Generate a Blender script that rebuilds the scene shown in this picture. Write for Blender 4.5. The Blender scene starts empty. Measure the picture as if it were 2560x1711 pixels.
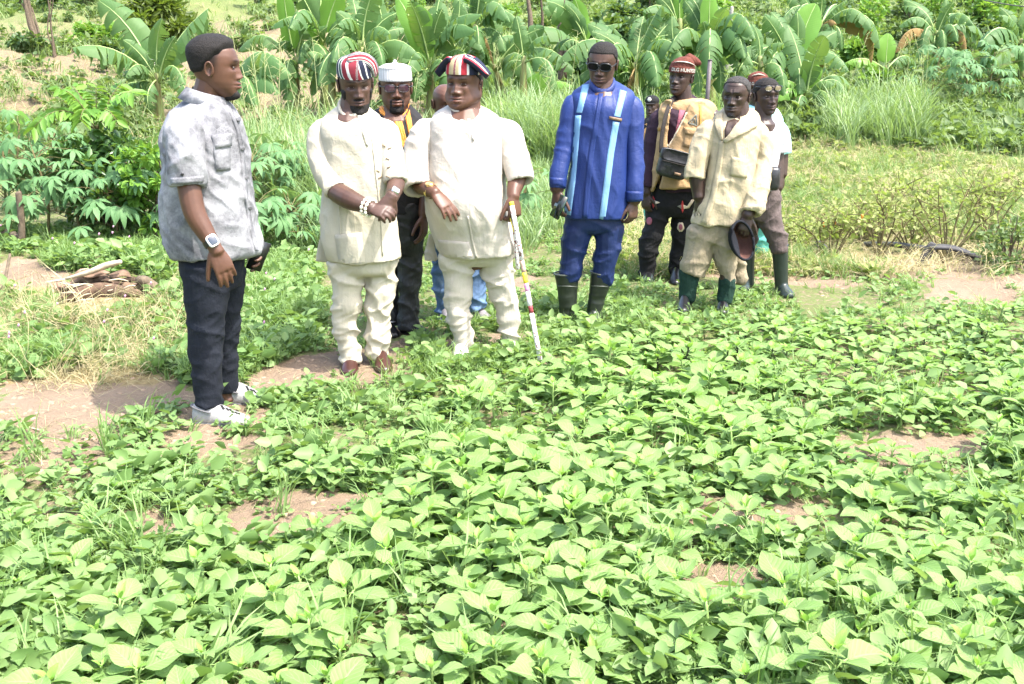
import bpy, math, random
import numpy as np
from mathutils import Vector, Matrix
from mathutils.bvhtree import BVHTree

scene = bpy.context.scene
COL = scene.collection
R = math.radians

# ------------------------------------------------------------------ camera, sky, sun, exposure
EYE = 1.635
PITCH = R(15.4)
FOC = 35.0 / 36.0 * 2560.0          # focal length in photo pixels
cam_data = bpy.data.cameras.new('camera')
cam_data.lens = 35.0
cam_data.sensor_width = 36.0
cam_data.clip_start = 0.05
cam_data.clip_end = 2000.0
cam = bpy.data.objects.new('camera', cam_data)
COL.objects.link(cam)
cam.location = (0, 0, EYE)
cam.rotation_euler = (math.pi / 2 - PITCH, 0, 0)
scene.camera = cam

TO_SUN = Vector((0.40, -0.24, 0.89)).normalized()
world = bpy.data.worlds.new('World')
scene.world = world
world.use_nodes = True
wn = world.node_tree
bg = wn.nodes['Background']
sky = wn.nodes.new('ShaderNodeTexSky')
sky.sky_type = 'NISHITA'
sky.sun_disc = False
sky.sun_elevation = math.asin(TO_SUN.z)
sky.sun_rotation = math.atan2(TO_SUN.x, TO_SUN.y)
sky.air_density = 1.2
sky.dust_density = 4.0
bg.inputs['Strength'].default_value = 0.15
wn.links.new(sky.outputs[0], bg.inputs['Color'])
sun_data = bpy.data.lights.new('sun', 'SUN')
sun_data.energy = 2.35
sun_data.angle = R(0.55)
sun_data.color = (1.0, 0.96, 0.9)
sun = bpy.data.objects.new('sun', sun_data)
COL.objects.link(sun)
sun.rotation_euler = TO_SUN.to_track_quat('Z', 'Y').to_euler()
scene.view_settings.view_transform = 'Standard'
scene.view_settings.look = 'None'
scene.view_settings.gamma = 1.0
scene.view_settings.use_curve_mapping = False
scene.view_settings.exposure = 2.25
scene.render.engine = 'CYCLES'
scene.cycles.max_bounces = 8
scene.cycles.transparent_max_bounces = 8
scene.cycles.use_denoising = True
scene.render.resolution_x, scene.render.resolution_y = 1024, 684

# ------------------------------------------------------------------ camera geometry (photo pixels <-> world)
FWD = np.array([0, math.cos(PITCH), -math.sin(PITCH)])
UPV = np.array([0, math.sin(PITCH), math.cos(PITCH)])
CAMP = np.array([0, 0, EYE])

def ray(px, py):
    return np.array([(px - 1280) / FOC, 0, 0]) - UPV * ((py - 855.5) / FOC) + FWD

def W(px, py, Y):
    """point on the vertical plane y = Y seen at photo pixel (px, py)"""
    d = ray(px, py)
    return CAMP + d * (Y / d[1])

def depth(p):
    return float(np.dot(np.asarray(p) - CAMP, FWD))

def project(P):
    q = np.asarray(P, float) - CAMP
    dz = np.maximum(q @ FWD, 1e-3)
    return 1280 + FOC * q[..., 0] / dz, 855.5 - FOC * (q @ UPV) / dz

# ------------------------------------------------------------------ noise
def _hash(ix, iy, iz, seed):
    h = (ix.astype(np.int64) * 374761393 + iy.astype(np.int64) * 668265263 + iz.astype(np.int64) * 2147483647 + seed * 974711) & 0x7fffffff
    h = ((h ^ (h >> 13)) * 1274126177) & 0x7fffffff
    h = ((h ^ (h >> 11)) * 668265263) & 0x7fffffff
    return ((h ^ (h >> 16)) & 0xffff) / 65535.0

def vnoise(P, seed=0):
    P = np.asarray(P, float)
    if P.shape[-1] == 2:
        P = np.concatenate([P, np.zeros(P.shape[:-1] + (1,))], -1)
    i = np.floor(P).astype(np.int64)
    f = P - i
    f = f * f * (3 - 2 * f)
    out = 0
    for dx in (0, 1):
        wx = f[..., 0] if dx else 1 - f[..., 0]
        for dy in (0, 1):
            wy = f[..., 1] if dy else 1 - f[..., 1]
            for dz in (0, 1):
                wz = f[..., 2] if dz else 1 - f[..., 2]
                out = out + wx * wy * wz * _hash(i[..., 0] + dx, i[..., 1] + dy, i[..., 2] + dz, seed)
    return out

def sstep(a, b, x):
    t = np.clip((np.asarray(x, float) - a) / (b - a), 0, 1)
    return t * t * (3 - 2 * t)

def in_poly(px, py, poly):
    poly = np.asarray(poly, float)
    inside = np.zeros(np.shape(px), bool)
    j = len(poly) - 1
    for i in range(len(poly)):
        xi, yi = poly[i]
        xj, yj = poly[j]
        c = ((yi > py) != (yj > py)) & (px < (xj - xi) * (py - yi) / (yj - yi + 1e-12) + xi)
        inside ^= c
        j = i
    return inside

# ------------------------------------------------------------------ mesh building
class Geo:
    """collects vertices, quads and triangles with per-vertex uvp / tint and a material slot per face"""
    def __init__(s):
        s.V, s.U, s.C, s.Q, s.T, s.QM, s.TM, s.n = [], [], [], [], [], [], [], 0

    def add(s, V, Q=None, T=None, uv=None, tint=1.0, m=0):
        V = np.asarray(V, float).reshape(-1, 3)
        k = len(V)
        s.V.append(V)
        s.U.append(np.zeros((k, 2)) if uv is None else np.asarray(uv, float).reshape(-1, 2))
        t = np.asarray(tint, float)
        if t.ndim == 0:
            t = np.full((k, 3), float(t))
        elif t.ndim == 1 and len(t) == k:
            t = np.repeat(t[:, None], 3, 1)
        elif t.ndim == 1:
            t = np.tile(t, (k, 1))
        s.C.append(t)
        if Q is not None and len(Q):
            q = np.asarray(Q, np.int64).reshape(-1, 4)
            s.Q.append(q + s.n)
            s.QM.append(np.full(len(q), m) if np.ndim(m) == 0 else m)
        if T is not None and len(T):
            q = np.asarray(T, np.int64).reshape(-1, 3)
            s.T.append(q + s.n)
            s.TM.append(np.full(len(q), m) if np.ndim(m) == 0 else m)
        s.n += k
        return s

    def merge(s, g):
        if not g.n:
            return s
        for q in g.Q:
            s.Q.append(q + s.n)
        for q in g.T:
            s.T.append(q + s.n)
        s.V += g.V; s.U += g.U; s.C += g.C; s.QM += g.QM; s.TM += g.TM
        s.n += g.n
        return s

    def verts(s):
        return np.concatenate(s.V) if s.V else np.zeros((0, 3))

    def mesh(s, name, mats, smooth=True, off=None):
        me = bpy.data.meshes.new(name)
        V = s.verts()
        if off is not None:
            V = V - np.asarray(off)
        Q = np.concatenate(s.Q) if s.Q else np.zeros((0, 4), np.int64)
        T = np.concatenate(s.T) if s.T else np.zeros((0, 3), np.int64)
        me.vertices.add(len(V))
        me.vertices.foreach_set('co', V.astype(np.float32).ravel())
        nl = Q.size + T.size
        me.loops.add(nl)
        me.loops.foreach_set('vertex_index', np.concatenate([Q.ravel(), T.ravel()]).astype(np.int32))
        me.polygons.add(len(Q) + len(T))
        ls = np.concatenate([np.arange(len(Q)) * 4, Q.size + np.arange(len(T)) * 3]).astype(np.int32)
        me.polygons.foreach_set('loop_start', ls)
        mi = np.concatenate((s.QM + s.TM)) if (s.QM or s.TM) else np.zeros(0)
        me.polygons.foreach_set('material_index', mi.astype(np.int32))
        me.polygons.foreach_set('use_smooth', np.full(len(Q) + len(T), smooth))
        a = me.attributes.new('uvp', 'FLOAT_VECTOR', 'POINT')
        U = np.concatenate(s.U)
        a.data.foreach_set('vector', np.concatenate([U, np.zeros((len(U), 1))], 1).astype(np.float32).ravel())
        a = me.attributes.new('tint', 'FLOAT_COLOR', 'POINT')
        C = np.concatenate(s.C)
        a.data.foreach_set('color', np.concatenate([C, np.ones((len(C), 1))], 1).astype(np.float32).ravel())
        for m in (mats if isinstance(mats, (list, tuple)) else [mats]):
            me.materials.append(m)
        me.update(calc_edges=True)
        return me

def link(name, me, parent=None, loc=None):
    o = bpy.data.objects.new(name, me)
    COL.objects.link(o)
    if parent is not None:
        o.parent = parent
    if loc is not None:
        o.location = loc
    return o

def tag(o, label=None, cat=None, group=None, kind=None):
    if label: o['label'] = label
    if cat: o['category'] = cat
    if group: o['group'] = group
    if kind: o['kind'] = kind
    return o

def empty(name, loc, label=None, cat=None, group=None):
    o = bpy.data.objects.new(name, None)
    COL.objects.link(o)
    o.location = [float(v) for v in loc]
    o.empty_display_size = 0.1
    return tag(o, label, cat, group)

def part(geo, name, mats, root, smooth=True, parent=None):
    """link geo (in world coordinates) as a child of root (unrotated empty)"""
    return link(name, geo.mesh(name, mats, smooth, off=root.location), parent or root)

def unit(v):
    v = np.asarray(v, float)
    return v / max(np.linalg.norm(v), 1e-9)

def catmull(P, sub):
    P = np.asarray(P, float)
    n = len(P)
    if n < 3 or sub <= 1:
        if sub <= 1: return P
        t = np.linspace(0, 1, sub * (n - 1) + 1)[:, None]
        return P[0] * (1 - t) + P[-1] * t
    out = []
    for i in range(n - 1):
        p1, p2 = P[i], P[i + 1]
        p0 = P[i - 1] if i else 2 * p1 - p2
        p3 = P[i + 2] if i + 2 < n else 2 * p2 - p1
        for k in range(sub):
            t = k / sub
            out.append(0.5 * (2 * p1 + (p2 - p0) * t + (2 * p0 - 5 * p1 + 4 * p2 - p3) * t * t + (3 * p1 - p0 - 3 * p2 + p3) * t ** 3))
    out.append(P[-1])
    return np.array(out)

def rings_geo(rings, caps=(True, True), tint=1.0, m=0, geo=None):
    """rings: (n, k, 3) closed loops -> quads, fan caps"""
    rings = np.asarray(rings, float)
    n, k = rings.shape[:2]
    g = geo or Geo()
    V = rings.reshape(-1, 3)
    uv = np.stack(np.meshgrid(np.linspace(0, 1, n), np.arange(k) / k, indexing='ij')[::-1], -1).reshape(-1, 2)
    i = np.arange(n - 1)[:, None] * k
    j = np.arange(k)[None]
    Q = np.stack([i + j, i + (j + 1) % k, i + k + (j + 1) % k, i + k + j], -1).reshape(-1, 4)
    T = []
    extra, eu = [], []
    nv = n * k
    if caps[0]:
        extra.append(rings[0].mean(0)); eu.append((0.5, 0))
        T += [(nv, (q + 1) % k, q) for q in range(k)]
        nv += 1
    if caps[1]:
        extra.append(rings[-1].mean(0)); eu.append((0.5, 1))
        b = (n - 1) * k
        T += [(nv, b + q, b + (q + 1) % k) for q in range(k)]
    if extra:
        V = np.concatenate([V, extra]); uv = np.concatenate([uv, eu])
    g.add(V, Q, T, uv, tint, m)
    return g

def tube(pts, rad, nseg=12, sub=4, flat=1.0, up=None, caps=(True, True), hollow=0.0, tint=1.0, m=0, geo=None, rnd=True):
    """tube through pts; rad list; flat squeezes the axis along `up`"""
    pts = np.asarray(pts, float)
    rad = np.asarray(rad, float).reshape(-1)
    PR = catmull(np.concatenate([pts, rad[:, None]], 1), sub)
    P, r = PR[:, :3], np.maximum(PR[:, 3], 1e-4)
    tg = np.gradient(P, axis=0)
    tg /= np.maximum(np.linalg.norm(tg, axis=1), 1e-9)[:, None]
    u = np.asarray(up if up is not None else (0.13, 0.21, 0.97), float)
    if up is None and abs(np.dot(unit(P[-1] - P[0]), unit(u))) > 0.8:
        u = np.array([0.05, 1.0, 0.1])
    rings = []
    a = np.arange(nseg) / nseg * 2 * math.pi
    for p, t, rr in zip(P, tg, r):
        e1 = unit(np.cross(t, u)); e2 = np.cross(e1, t)
        rings.append(p + rr * (np.cos(a)[:, None] * e1 + flat * np.sin(a)[:, None] * e2))
    rings = np.array(rings)
    if rnd and caps[0]:
        c = P[0]; rings = np.concatenate([[c + (rings[0] - c) * .6 - tg[0] * r[0] * .45], rings])
    if hollow > 0:
        e = rings[-1]; c = P[-1]
        inner = [c + (e - c) * 0.82]
        for q in range(1, 4):
            inner.append(c - tg[-1] * hollow * q / 3 + (e - c) * 0.76)
        rings = np.concatenate([rings, inner])
    elif rnd and caps[1]:
        c = P[-1]; rings = np.concatenate([rings, [c + (rings[-1] - c) * .6 + tg[-1] * r[-1] * .45]])
    return rings_geo(rings, caps, tint, m, geo)

def box_geo(c, sx, sy, sz, rot=None, jag=0, rs=None, tint=1.0, m=0, geo=None):
    g = geo or Geo()
    V = np.array([(x, y, z) for z in (-.5, .5) for y in (-.5, .5) for x in (-.5, .5)]) * (sx, sy, sz)
    if jag and rs is not None:
        V = V + rs.uniform(-jag, jag, V.shape)
    if rot is not None:
        V = V @ np.array(rot).T
    Q = [(0, 2, 3, 1), (4, 5, 7, 6), (0, 1, 5, 4), (2, 6, 7, 3), (0, 4, 6, 2), (1, 3, 7, 5)]
    g.add(V + np.asarray(c), Q, None, None, tint, m)
    return g

def remesh(geo, voxel, smooth=2):
    me = geo.mesh('tmp', [])
    o = link('tmp', me)
    md = o.modifiers.new('r', 'REMESH')
    md.mode = 'VOXEL'; md.voxel_size = voxel
    if smooth:
        sm = o.modifiers.new('s', 'SMOOTH')
        sm.factor = 0.5; sm.iterations = smooth
    bpy.context.view_layer.update()
    dg = bpy.context.evaluated_depsgraph_get()
    ev = o.evaluated_get(dg).to_mesh()
    n = len(ev.vertices)
    V = np.empty(n * 3, np.float32); ev.vertices.foreach_get('co', V)
    N = np.empty(n * 3, np.float32); ev.vertices.foreach_get('normal', N)
    lv = np.empty(len(ev.loops), np.int32); ev.loops.foreach_get('vertex_index', lv)
    ls = np.empty(len(ev.polygons), np.int32); ev.polygons.foreach_get('loop_start', ls)
    lt = np.empty(len(ev.polygons), np.int32); ev.polygons.foreach_get('loop_total', lt)
    Q = lv[ls[lt == 4][:, None] + np.arange(4)] if (lt == 4).any() else np.zeros((0, 4), int)
    T = lv[ls[lt == 3][:, None] + np.arange(3)] if (lt == 3).any() else np.zeros((0, 3), int)
    o.evaluated_get(dg).to_mesh_clear()
    bpy.data.objects.remove(o)
    bpy.data.meshes.remove(me)
    return V.reshape(-1, 3).astype(float), N.reshape(-1, 3).astype(float), Q, T

# ------------------------------------------------------------------ materials
class NT:
    def __init__(s, name):
        s.mat = bpy.data.materials.new(name)
        s.mat.use_nodes = True
        s.t = s.mat.node_tree
        s.bsdf = s.t.nodes['Principled BSDF']
        s.out = s.t.nodes['Material Output']

    def n(s, kind, **kw):
        nd = s.t.nodes.new('ShaderNode' + kind)
        for k, v in kw.items():
            if k.startswith('i_'):
                key = k[2:].replace('_', ' ')
                nd.inputs[int(key) if key.isdigit() else key].default_value = v
            else:
                setattr(nd, k, v)
        return nd

    def l(s, a, b):
        s.t.links.new(a, b)

    def attr(s, name):
        return s.n('Attribute', attribute_name=name)

    def noise(s, scale, detail=3, rough=0.55, vec=None, dist=0.0):
        nd = s.n('TexNoise', i_Scale=scale, i_Detail=detail, i_Roughness=rough, i_Distortion=dist)
        s.l(vec if vec is not None else s.n('TexCoord').outputs['Object'], nd.inputs['Vector'])
        return nd.outputs['Fac']

    def ramp(s, fac, stops, interp='LINEAR'):
        nd = s.n('ValToRGB')
        nd.color_ramp.interpolation = interp
        e = nd.color_ramp.elements
        while len(e) < len(stops):
            e.new(0.5)
        for k, (p, c) in zip(e, stops):
            k.position = p
            k.color = (*c, 1) if len(c) == 3 else c
        s.l(fac, nd.inputs[0])
        return nd.outputs[0]

    def mix(s, fac, a, b, mode='MIX'):
        nd = s.n('Mix', data_type='RGBA', blend_type=mode)
        for v, i in ((fac, 0), (a, 6), (b, 7)):
            if hasattr(v, 'links'):
                s.l(v, nd.inputs[i])
            else:
                nd.inputs[i].default_value = v if i == 0 else ((*v, 1) if len(v) == 3 else v)
        return nd.outputs[2]

    def math(s, op, a, b=None, c=None):
        nd = s.n('Math', operation=op)
        for i, v in enumerate((a, b, c)):
            if v is None: continue
            if hasattr(v, 'links'): s.l(v, nd.inputs[i])
            else: nd.inputs[i].default_value = v
        return nd.outputs[0]

    def bump(s, h, strength=0.3, dist=0.01):
        nd = s.n('Bump', i_Strength=strength, i_Distance=dist)
        s.l(h, nd.inputs['Height'])
        s.l(nd.outputs[0], s.bsdf.inputs['Normal'])
        return nd

    def base(s, c):
        if hasattr(c, 'links'): s.l(c, s.bsdf.inputs['Base Color'])
        else: s.bsdf.inputs['Base Color'].default_value = (*c, 1)

    def set(s, rough=0.7, spec=0.4, metal=0.0):
        s.bsdf.inputs['Roughness'].default_value = rough
        s.bsdf.inputs['Specular IOR Level'].default_value = spec
        s.bsdf.inputs['Metallic'].default_value = metal
        return s

def plain(name, col, rough=0.6, spec=0.4, metal=0.0, var=0.15, scale=12, bump=0.0, bscale=60):
    t = NT(name).set(rough, spec, metal)
    f = t.noise(scale, 4)
    lo = tuple(c * (1 - var) for c in col); hi = tuple(min(1, c * (1 + var)) for c in col)
    c = t.ramp(f, [(0.3, lo), (0.7, hi)])
    a = t.attr('tint')
    t.base(t.mix(1.0, c, a.outputs['Color'], 'MULTIPLY'))
    if bump:
        t.bump(t.noise(bscale, 3), bump, 0.006)
    return t.mat

def cloth(name, col, var=0.08, weave=420, rough=0.85, bump=0.25, spec=0.2, sheen=0.0, wr=.28):
    t = NT(name).set(rough, spec)
    f = t.noise(7, 4)
    lo = tuple(c * (1 - var) for c in col); hi = tuple(min(.9, c * (1 + var)) for c in col)
    c = t.ramp(f, [(0.3, lo), (0.7, hi)])
    a = t.attr('tint')
    t.base(t.mix(1.0, c, a.outputs['Color'], 'MULTIPLY'))
    b = t.math('ADD', t.math('MULTIPLY', t.noise(weave, 2), 0.15), t.math('MULTIPLY', t.noise(34, 3, dist=1.2), 0.9))
    mp = t.n('Mapping'); mp.inputs['Scale'].default_value = (9, 9, 2.4); mp.inputs['Rotation'].default_value = (.1, .3, 0)
    t.l(t.n('TexCoord').outputs['Object'], mp.inputs['Vector'])
    w1 = t.noise(1.0, 3, .6, vec=mp.outputs[0], dist=1.1)
    rid = t.math('SUBTRACT', 1.0, t.math('ABSOLUTE', t.math('MULTIPLY', t.math('SUBTRACT', w1, .5), 5.0)))
    b = t.math('ADD', t.math('MULTIPLY', b, .5), t.math('MULTIPLY', t.math('MAXIMUM', rid, 0.0), wr))
    t.bump(b, bump * 1.6, 0.02)
    t.bsdf.inputs['Sheen Weight'].default_value = sheen
    return t.mat

def leaf_mat(name, c0, c1, trans=0.35, rough=0.45, vein=0.0, vein_col=(0.3, 0.45, 0.15), lat=9.0, spec=0.35, back=None, slope=0.6, dry=0.0, veinbump=0.3):
    """c0..c1 vary per leaf (tint / object random); uvp.x across -1..1, uvp.y along 0..1"""
    t = NT(name).set(rough, spec)
    oi = t.n('ObjectInfo')
    a = t.attr('tint')
    sep = t.n('SeparateColor')
    t.l(a.outputs['Color'], sep.inputs[0])
    f = t.math('FRACT', t.math('ADD', sep.outputs[0], oi.outputs['Random']))
    col = t.mix(f, c0, c1)
    nz = t.noise(9, 3)
    col = t.mix(t.math('MULTIPLY', nz, 0.35), col, tuple(x * 0.6 for x in c0))
    if dry:
        col = t.mix(t.ramp(t.noise(3.1, 3), [(0.62, (0, 0, 0)), (0.72, (dry,) * 3)]), col, (0.22, 0.15, 0.06))
    hgt = None
    if vein:
        u = t.attr('uvp')
        sx = t.n('SeparateXYZ')
        t.l(u.outputs['Vector'], sx.inputs[0])
        au = t.math('ABSOLUTE', sx.outputs[0])
        mid = t.ramp(au, [(0.0, (1, 1, 1)), (0.09, (0, 0, 0))])
        ph = t.math('FRACT', t.math('MULTIPLY', t.math('SUBTRACT', sx.outputs[1], t.math('MULTIPLY', au, slope / 4)), lat))
        rib = t.ramp(ph, [(0.0, (1, 1, 1)), (0.16, (0, 0, 0)), (0.84, (0, 0, 0)), (1.0, (1, 1, 1))])
        vv = t.math('MAXIMUM', mid, t.math('MULTIPLY', rib, 0.55))
        col = t.mix(t.math('MULTIPLY', vv, vein), col, vein_col)
        pf = t.math('PINGPONG', t.math('MULTIPLY', t.math('SUBTRACT', sx.outputs[1], t.math('MULTIPLY', au, slope / 4)), lat), 0.5)
        hgt = t.math('SUBTRACT', pf, t.math('MULTIPLY', mid, 0.7))
    if back:
        geo = t.n('NewGeometry')
        col = t.mix(geo.outputs['Backfacing'], col, back)
    t.base(col)
    if hgt is not None:
        t.bump(hgt, veinbump, 0.004)
    tr = t.n('BsdfTranslucent')
    t.l(t.mix(0.5, col, (0.28, 0.42, 0.03), 'MIX'), tr.inputs['Color'])
    ms = t.n('MixShader', i_0=trans)
    t.l(t.bsdf.outputs[0], ms.inputs[1]); t.l(tr.outputs[0], ms.inputs[2])
    t.l(ms.outputs[0], t.out.inputs['Surface'])
    return t.mat
# ------------------------------------------------------------------ terrain
_rm = np.random.RandomState(5)
MOUNDS = []
for gy in np.arange(19, 62, 1.7):
    for gx in np.arange(-26, -2.0, 1.75):
        x = gx + _rm.uniform(-.45, .45); y = gy + _rm.uniform(-.5, .5)
        if x < -0.09 * y - 0.5 and _rm.rand() < .85:
            MOUNDS.append((x, y, _rm.uniform(.16, .36), _rm.uniform(.42, .62)))
MOUNDS = np.array(MOUNDS)
LOCAL = [(-2.55, 6.35, .13, .45), (-3.35, 7.5, .22, .7), (-2.6, 7.4, .08, .5), (3.0, 11.0, -.42, 1.6)]

def softplus(x):
    return np.log1p(np.exp(-np.abs(x))) + np.maximum(x, 0)

def height(x, y):
    x = np.asarray(x, float); y = np.asarray(y, float)
    P = np.stack([x, y], -1)
    h = 0.1 * softplus((y - 14) / 2) * 2 + 0.13 * softplus((y - 62) / 8) * 8
    far = sstep(9, 16, y)
    h = h + (vnoise(P * 0.9, 1) - .5) * (0.05 + .18 * far) + (vnoise(P * 3.1, 2) - .5) * (.035 + .05 * far) + (vnoise(P * 9, 4) - .5) * .02 * (1 - far)
    h = h + (vnoise(P * 0.11, 3) - .5) * 1.2 * sstep(20, 45, y)
    for (a, b, am, s) in LOCAL:
        h = h + am * np.exp(-((x - a) ** 2 + (y - b) ** 2) / s ** 2)
    sel = (y > 17) & (y < 64) & (x < 0)
    if np.any(sel):
        xs, ys = np.atleast_1d(x)[np.atleast_1d(sel)], np.atleast_1d(y)[np.atleast_1d(sel)]
        add = np.zeros(len(xs))
        for (a, b, am, s) in MOUNDS:
            near = (np.abs(xs - a) < 1.6) & (np.abs(ys - b) < 1.6)
            if near.any():
                add[near] += am * np.exp(-((xs[near] - a) ** 2 + (ys[near] - b) ** 2) / s ** 2)
        h = np.atleast_1d(h).copy()
        h[np.atleast_1d(sel)] += add
        h = h.reshape(np.shape(x))
    return h

def H(x, y):
    return float(height(np.array([x]), np.array([y]))[0])

def gnd(px, py, lo=1.2, hi=160.0):
    """where the view ray through a photo pixel meets the ground"""
    d = ray(px, py)
    ys = np.concatenate([np.arange(lo, 20, .05), np.arange(20, hi, .25)])
    P = CAMP + d[None] * (ys / d[1])[:, None]
    below = P[:, 2] < height(P[:, 0], P[:, 1])
    k = int(np.argmax(below)) if below.any() else len(ys) - 1
    return P[k]

# zones, drawn as outlines of the ground seen in the photograph
SOIL = [[(0, 950), (200, 930), (330, 925), (480, 950), (470, 1010), (330, 1040), (150, 1065), (0, 1110)],
        [(640, 905), (760, 880), (850, 905), (800, 940), (640, 990), (560, 1010), (600, 950)],
        [(1000, 838), (1110, 825), (1110, 855), (960, 880)],
        [(1250, 685), (1320, 690), (1310, 740), (1230, 745)],
        [(2330, 705), (2560, 690), (2560, 755), (2420, 765), (2300, 745)],
        [(0, 650), (110, 658), (150, 700), (120, 745), (0, 745)]]
THIN = [[(130, 1085), (560, 1040), (610, 1100), (480, 1160), (300, 1190), (100, 1180)],
        [(0, 1080), (150, 1060), (200, 1200), (0, 1230)],
        [(430, 985), (600, 985), (670, 1030), (650, 1110), (520, 1120), (420, 1090)],
        [(120, 720), (470, 720), (470, 960), (330, 930), (0, 950), (0, 760)],
        [(1480, 540), (1700, 560), (2000, 640), (2560, 640), (2560, 690), (1900, 720), (1480, 640)],
        [(600, 1240), (960, 1225), (960, 1300), (800, 1370), (540, 1400), (540, 1310)],
        [(780, 880), (1040, 870), (1040, 930), (900, 975), (760, 960)], [(1090, 850), (1320, 840), (1330, 890), (1120, 905)],
        [(300, 1290), (470, 1280), (440, 1350), (270, 1360)], [(1200, 1560), (1400, 1560), (1380, 1620), (1190, 1620)],
        [(1710, 1235), (2050, 1240), (2000, 1350), (1720, 1350)],
        [(1690, 1410), (1930, 1420), (1910, 1550), (1690, 1570)],
        [(2090, 1095), (2500, 1075), (2440, 1170), (2150, 1190)]]
STRAW = [[(-200, 740), (470, 715), (480, 950), (-200, 960)],
         [(1450, 300), (1900, 380), (2760, 430), (2760, 640), (1950, 660), (1480, 650)]]
BED = [(-300, 1195), (0, 1200), (330, 1240), (520, 1235), (700, 1180), (950, 1095), (1250, 1000), (1420, 905), (1560, 855), (1900, 820), (2860, 800), (2860, 2400), (-300, 2400)]
HOLES = THIN[5:] + [THIN[2]]
PATHB = [[(1230, 560), (1420, 420), (1500, 420), (1400, 620), (1330, 800), (1240, 800)]]

def zones(P):
    px, py = project(P)
    px = px + (vnoise(P[..., :2] * 5, 21) - .5) * 70; py = py + (vnoise(P[..., :2] * 5, 22) - .5) * 36
    z = {}
    def any_in(L):
        m = np.zeros(np.shape(px), bool)
        for q in L: m |= in_poly(px, py, q)
        return m
    z['soil'] = any_in(SOIL); z['thin'] = any_in(THIN); z['straw'] = any_in(STRAW); z['bed'] = in_poly(px, py, BED); z['holes'] = any_in(HOLES)
    wv = (vnoise(P[..., :2] * .25, 71) - .5) * 6
    z['lhill'] = (P[..., 1] > 15) & (P[..., 0] < -0.06 * P[..., 1] - 0.4 + wv)
    return z

def ground_material():
    t = NT('soil').set(0.95, 0.12)
    a = t.attr('tint'); sep = t.n('SeparateColor'); t.l(a.outputs['Color'], sep.inputs[0])
    n1 = t.noise(1.3, 5, .6); n2 = t.noise(22, 5, .65); n3 = t.noise(160, 3, .7)
    soil = t.ramp(n1, [(0.3, (.215, .155, .105)), (0.7, (.32, .245, .175))])
    soil = t.mix(t.math('MULTIPLY', n2, .55), soil, (.165, .115, .078))
    soil = t.mix(t.ramp(n3, [(.55, (0, 0, 0)), (.75, (.5, .5, .5))]), soil, (.36, .285, .21))
    green = t.ramp(n2, [(.35, (.06, .10, .025)), (.65, (.13, .19, .05))])
    straw = t.ramp(n2, [(.35, (.20, .15, .07)), (.65, (.36, .29, .15))])
    gf = t.ramp(t.math('ADD', t.math('MULTIPLY', t.math('SUBTRACT', n2, .5), 1.4), sep.outputs[0]), [(.42, (0, 0, 0)), (.62, (1, 1, 1))])
    sf = t.ramp(t.math('ADD', t.math('MULTIPLY', t.math('SUBTRACT', n1, .5), 1.4), sep.outputs[1]), [(.42, (0, 0, 0)), (.66, (1, 1, 1))])
    dry = t.ramp(n2, [(.35, (.13, .095, .062)), (.65, (.22, .165, .11))])
    soil = t.mix(t.math('MULTIPLY', sep.outputs[2], .75), soil, dry)
    c = t.mix(sf, soil, straw)
    c = t.mix(t.math('MULTIPLY', gf, .8), c, green)
    t.base(c)
    h = t.math('ADD', t.math('MULTIPLY', n2, .6), t.math('MULTIPLY', n3, .25))
    t.bump(h, 1.0, 0.05)
    return t.mat

def build_ground():
    ys = np.concatenate([np.arange(-8, 1.5, .8), np.arange(1.5, 9, .07), np.geomspace(9, 190, 230)])
    u = np.linspace(-1, 1, 321)
    s = np.sign(u) * (0.55 * np.abs(u) + 0.45 * np.abs(u) ** 3)
    Y, S = np.meshgrid(ys, s, indexing='ij')
    X = S * (np.maximum(Y, 0) * 0.95 + 7)
    Z = height(X, Y)
    P = np.stack([X, Y, Z], -1)
    z = zones(P)
    near = Y < 14
    green = np.where(z['soil'], 0.0, np.where(z['thin'], .3, .62))
    green = np.where(z['bed'] & ~z['holes'], .55, green)
    green = np.where(z['lhill'], .40 + .34 * sstep(36, 62, Y), green)
    green = np.where((Y > 14) & ~z['lhill'], .75, green)
    straw = np.where(z['straw'], .7, .2)
    straw = np.where(z['lhill'], .16, straw)
    tint = np.stack([green, straw, np.where(z['lhill'], 1.0, 0.0)], -1).reshape(-1, 3)
    k = len(u); i = np.arange(len(ys) - 1)[:, None] * k; j = np.arange(k - 1)[None]
    Q = np.stack([i + j, i + j + 1, i + k + j + 1, i + k + j], -1).reshape(-1, 4)
    g = Geo(); g.add(P, Q, None, None, tint)
    o = link('ground', g.mesh('ground', ground_material()))
    tag(o, 'pinkish brown farm soil running from the bed up the hillside', 'ground', kind='structure')

build_ground()
# ------------------------------------------------------------------ people: shared builders
def skin_mat(name, col, gloss=0.46):
    t = NT(name).set(gloss, 0.38)
    a = t.attr('tint')
    f = t.noise(16, 4)
    c = t.ramp(f, [(0.3, tuple(x * .85 for x in col)), (0.7, tuple(x * 1.12 for x in col))])
    t.base(t.mix(1.0, c, a.outputs['Color'], 'MULTIPLY'))
    b = t.math('ADD', t.math('MULTIPLY', t.noise(240, 2), .3), t.math('MULTIPLY', t.noise(45, 3), .5))
    t.bump(b, 0.16, 0.006)
    t.bsdf.inputs['Subsurface Weight'].default_value = 0.06
    t.bsdf.inputs['Subsurface Radius'].default_value = (.012, .005, .003)
    return t.mat

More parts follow.
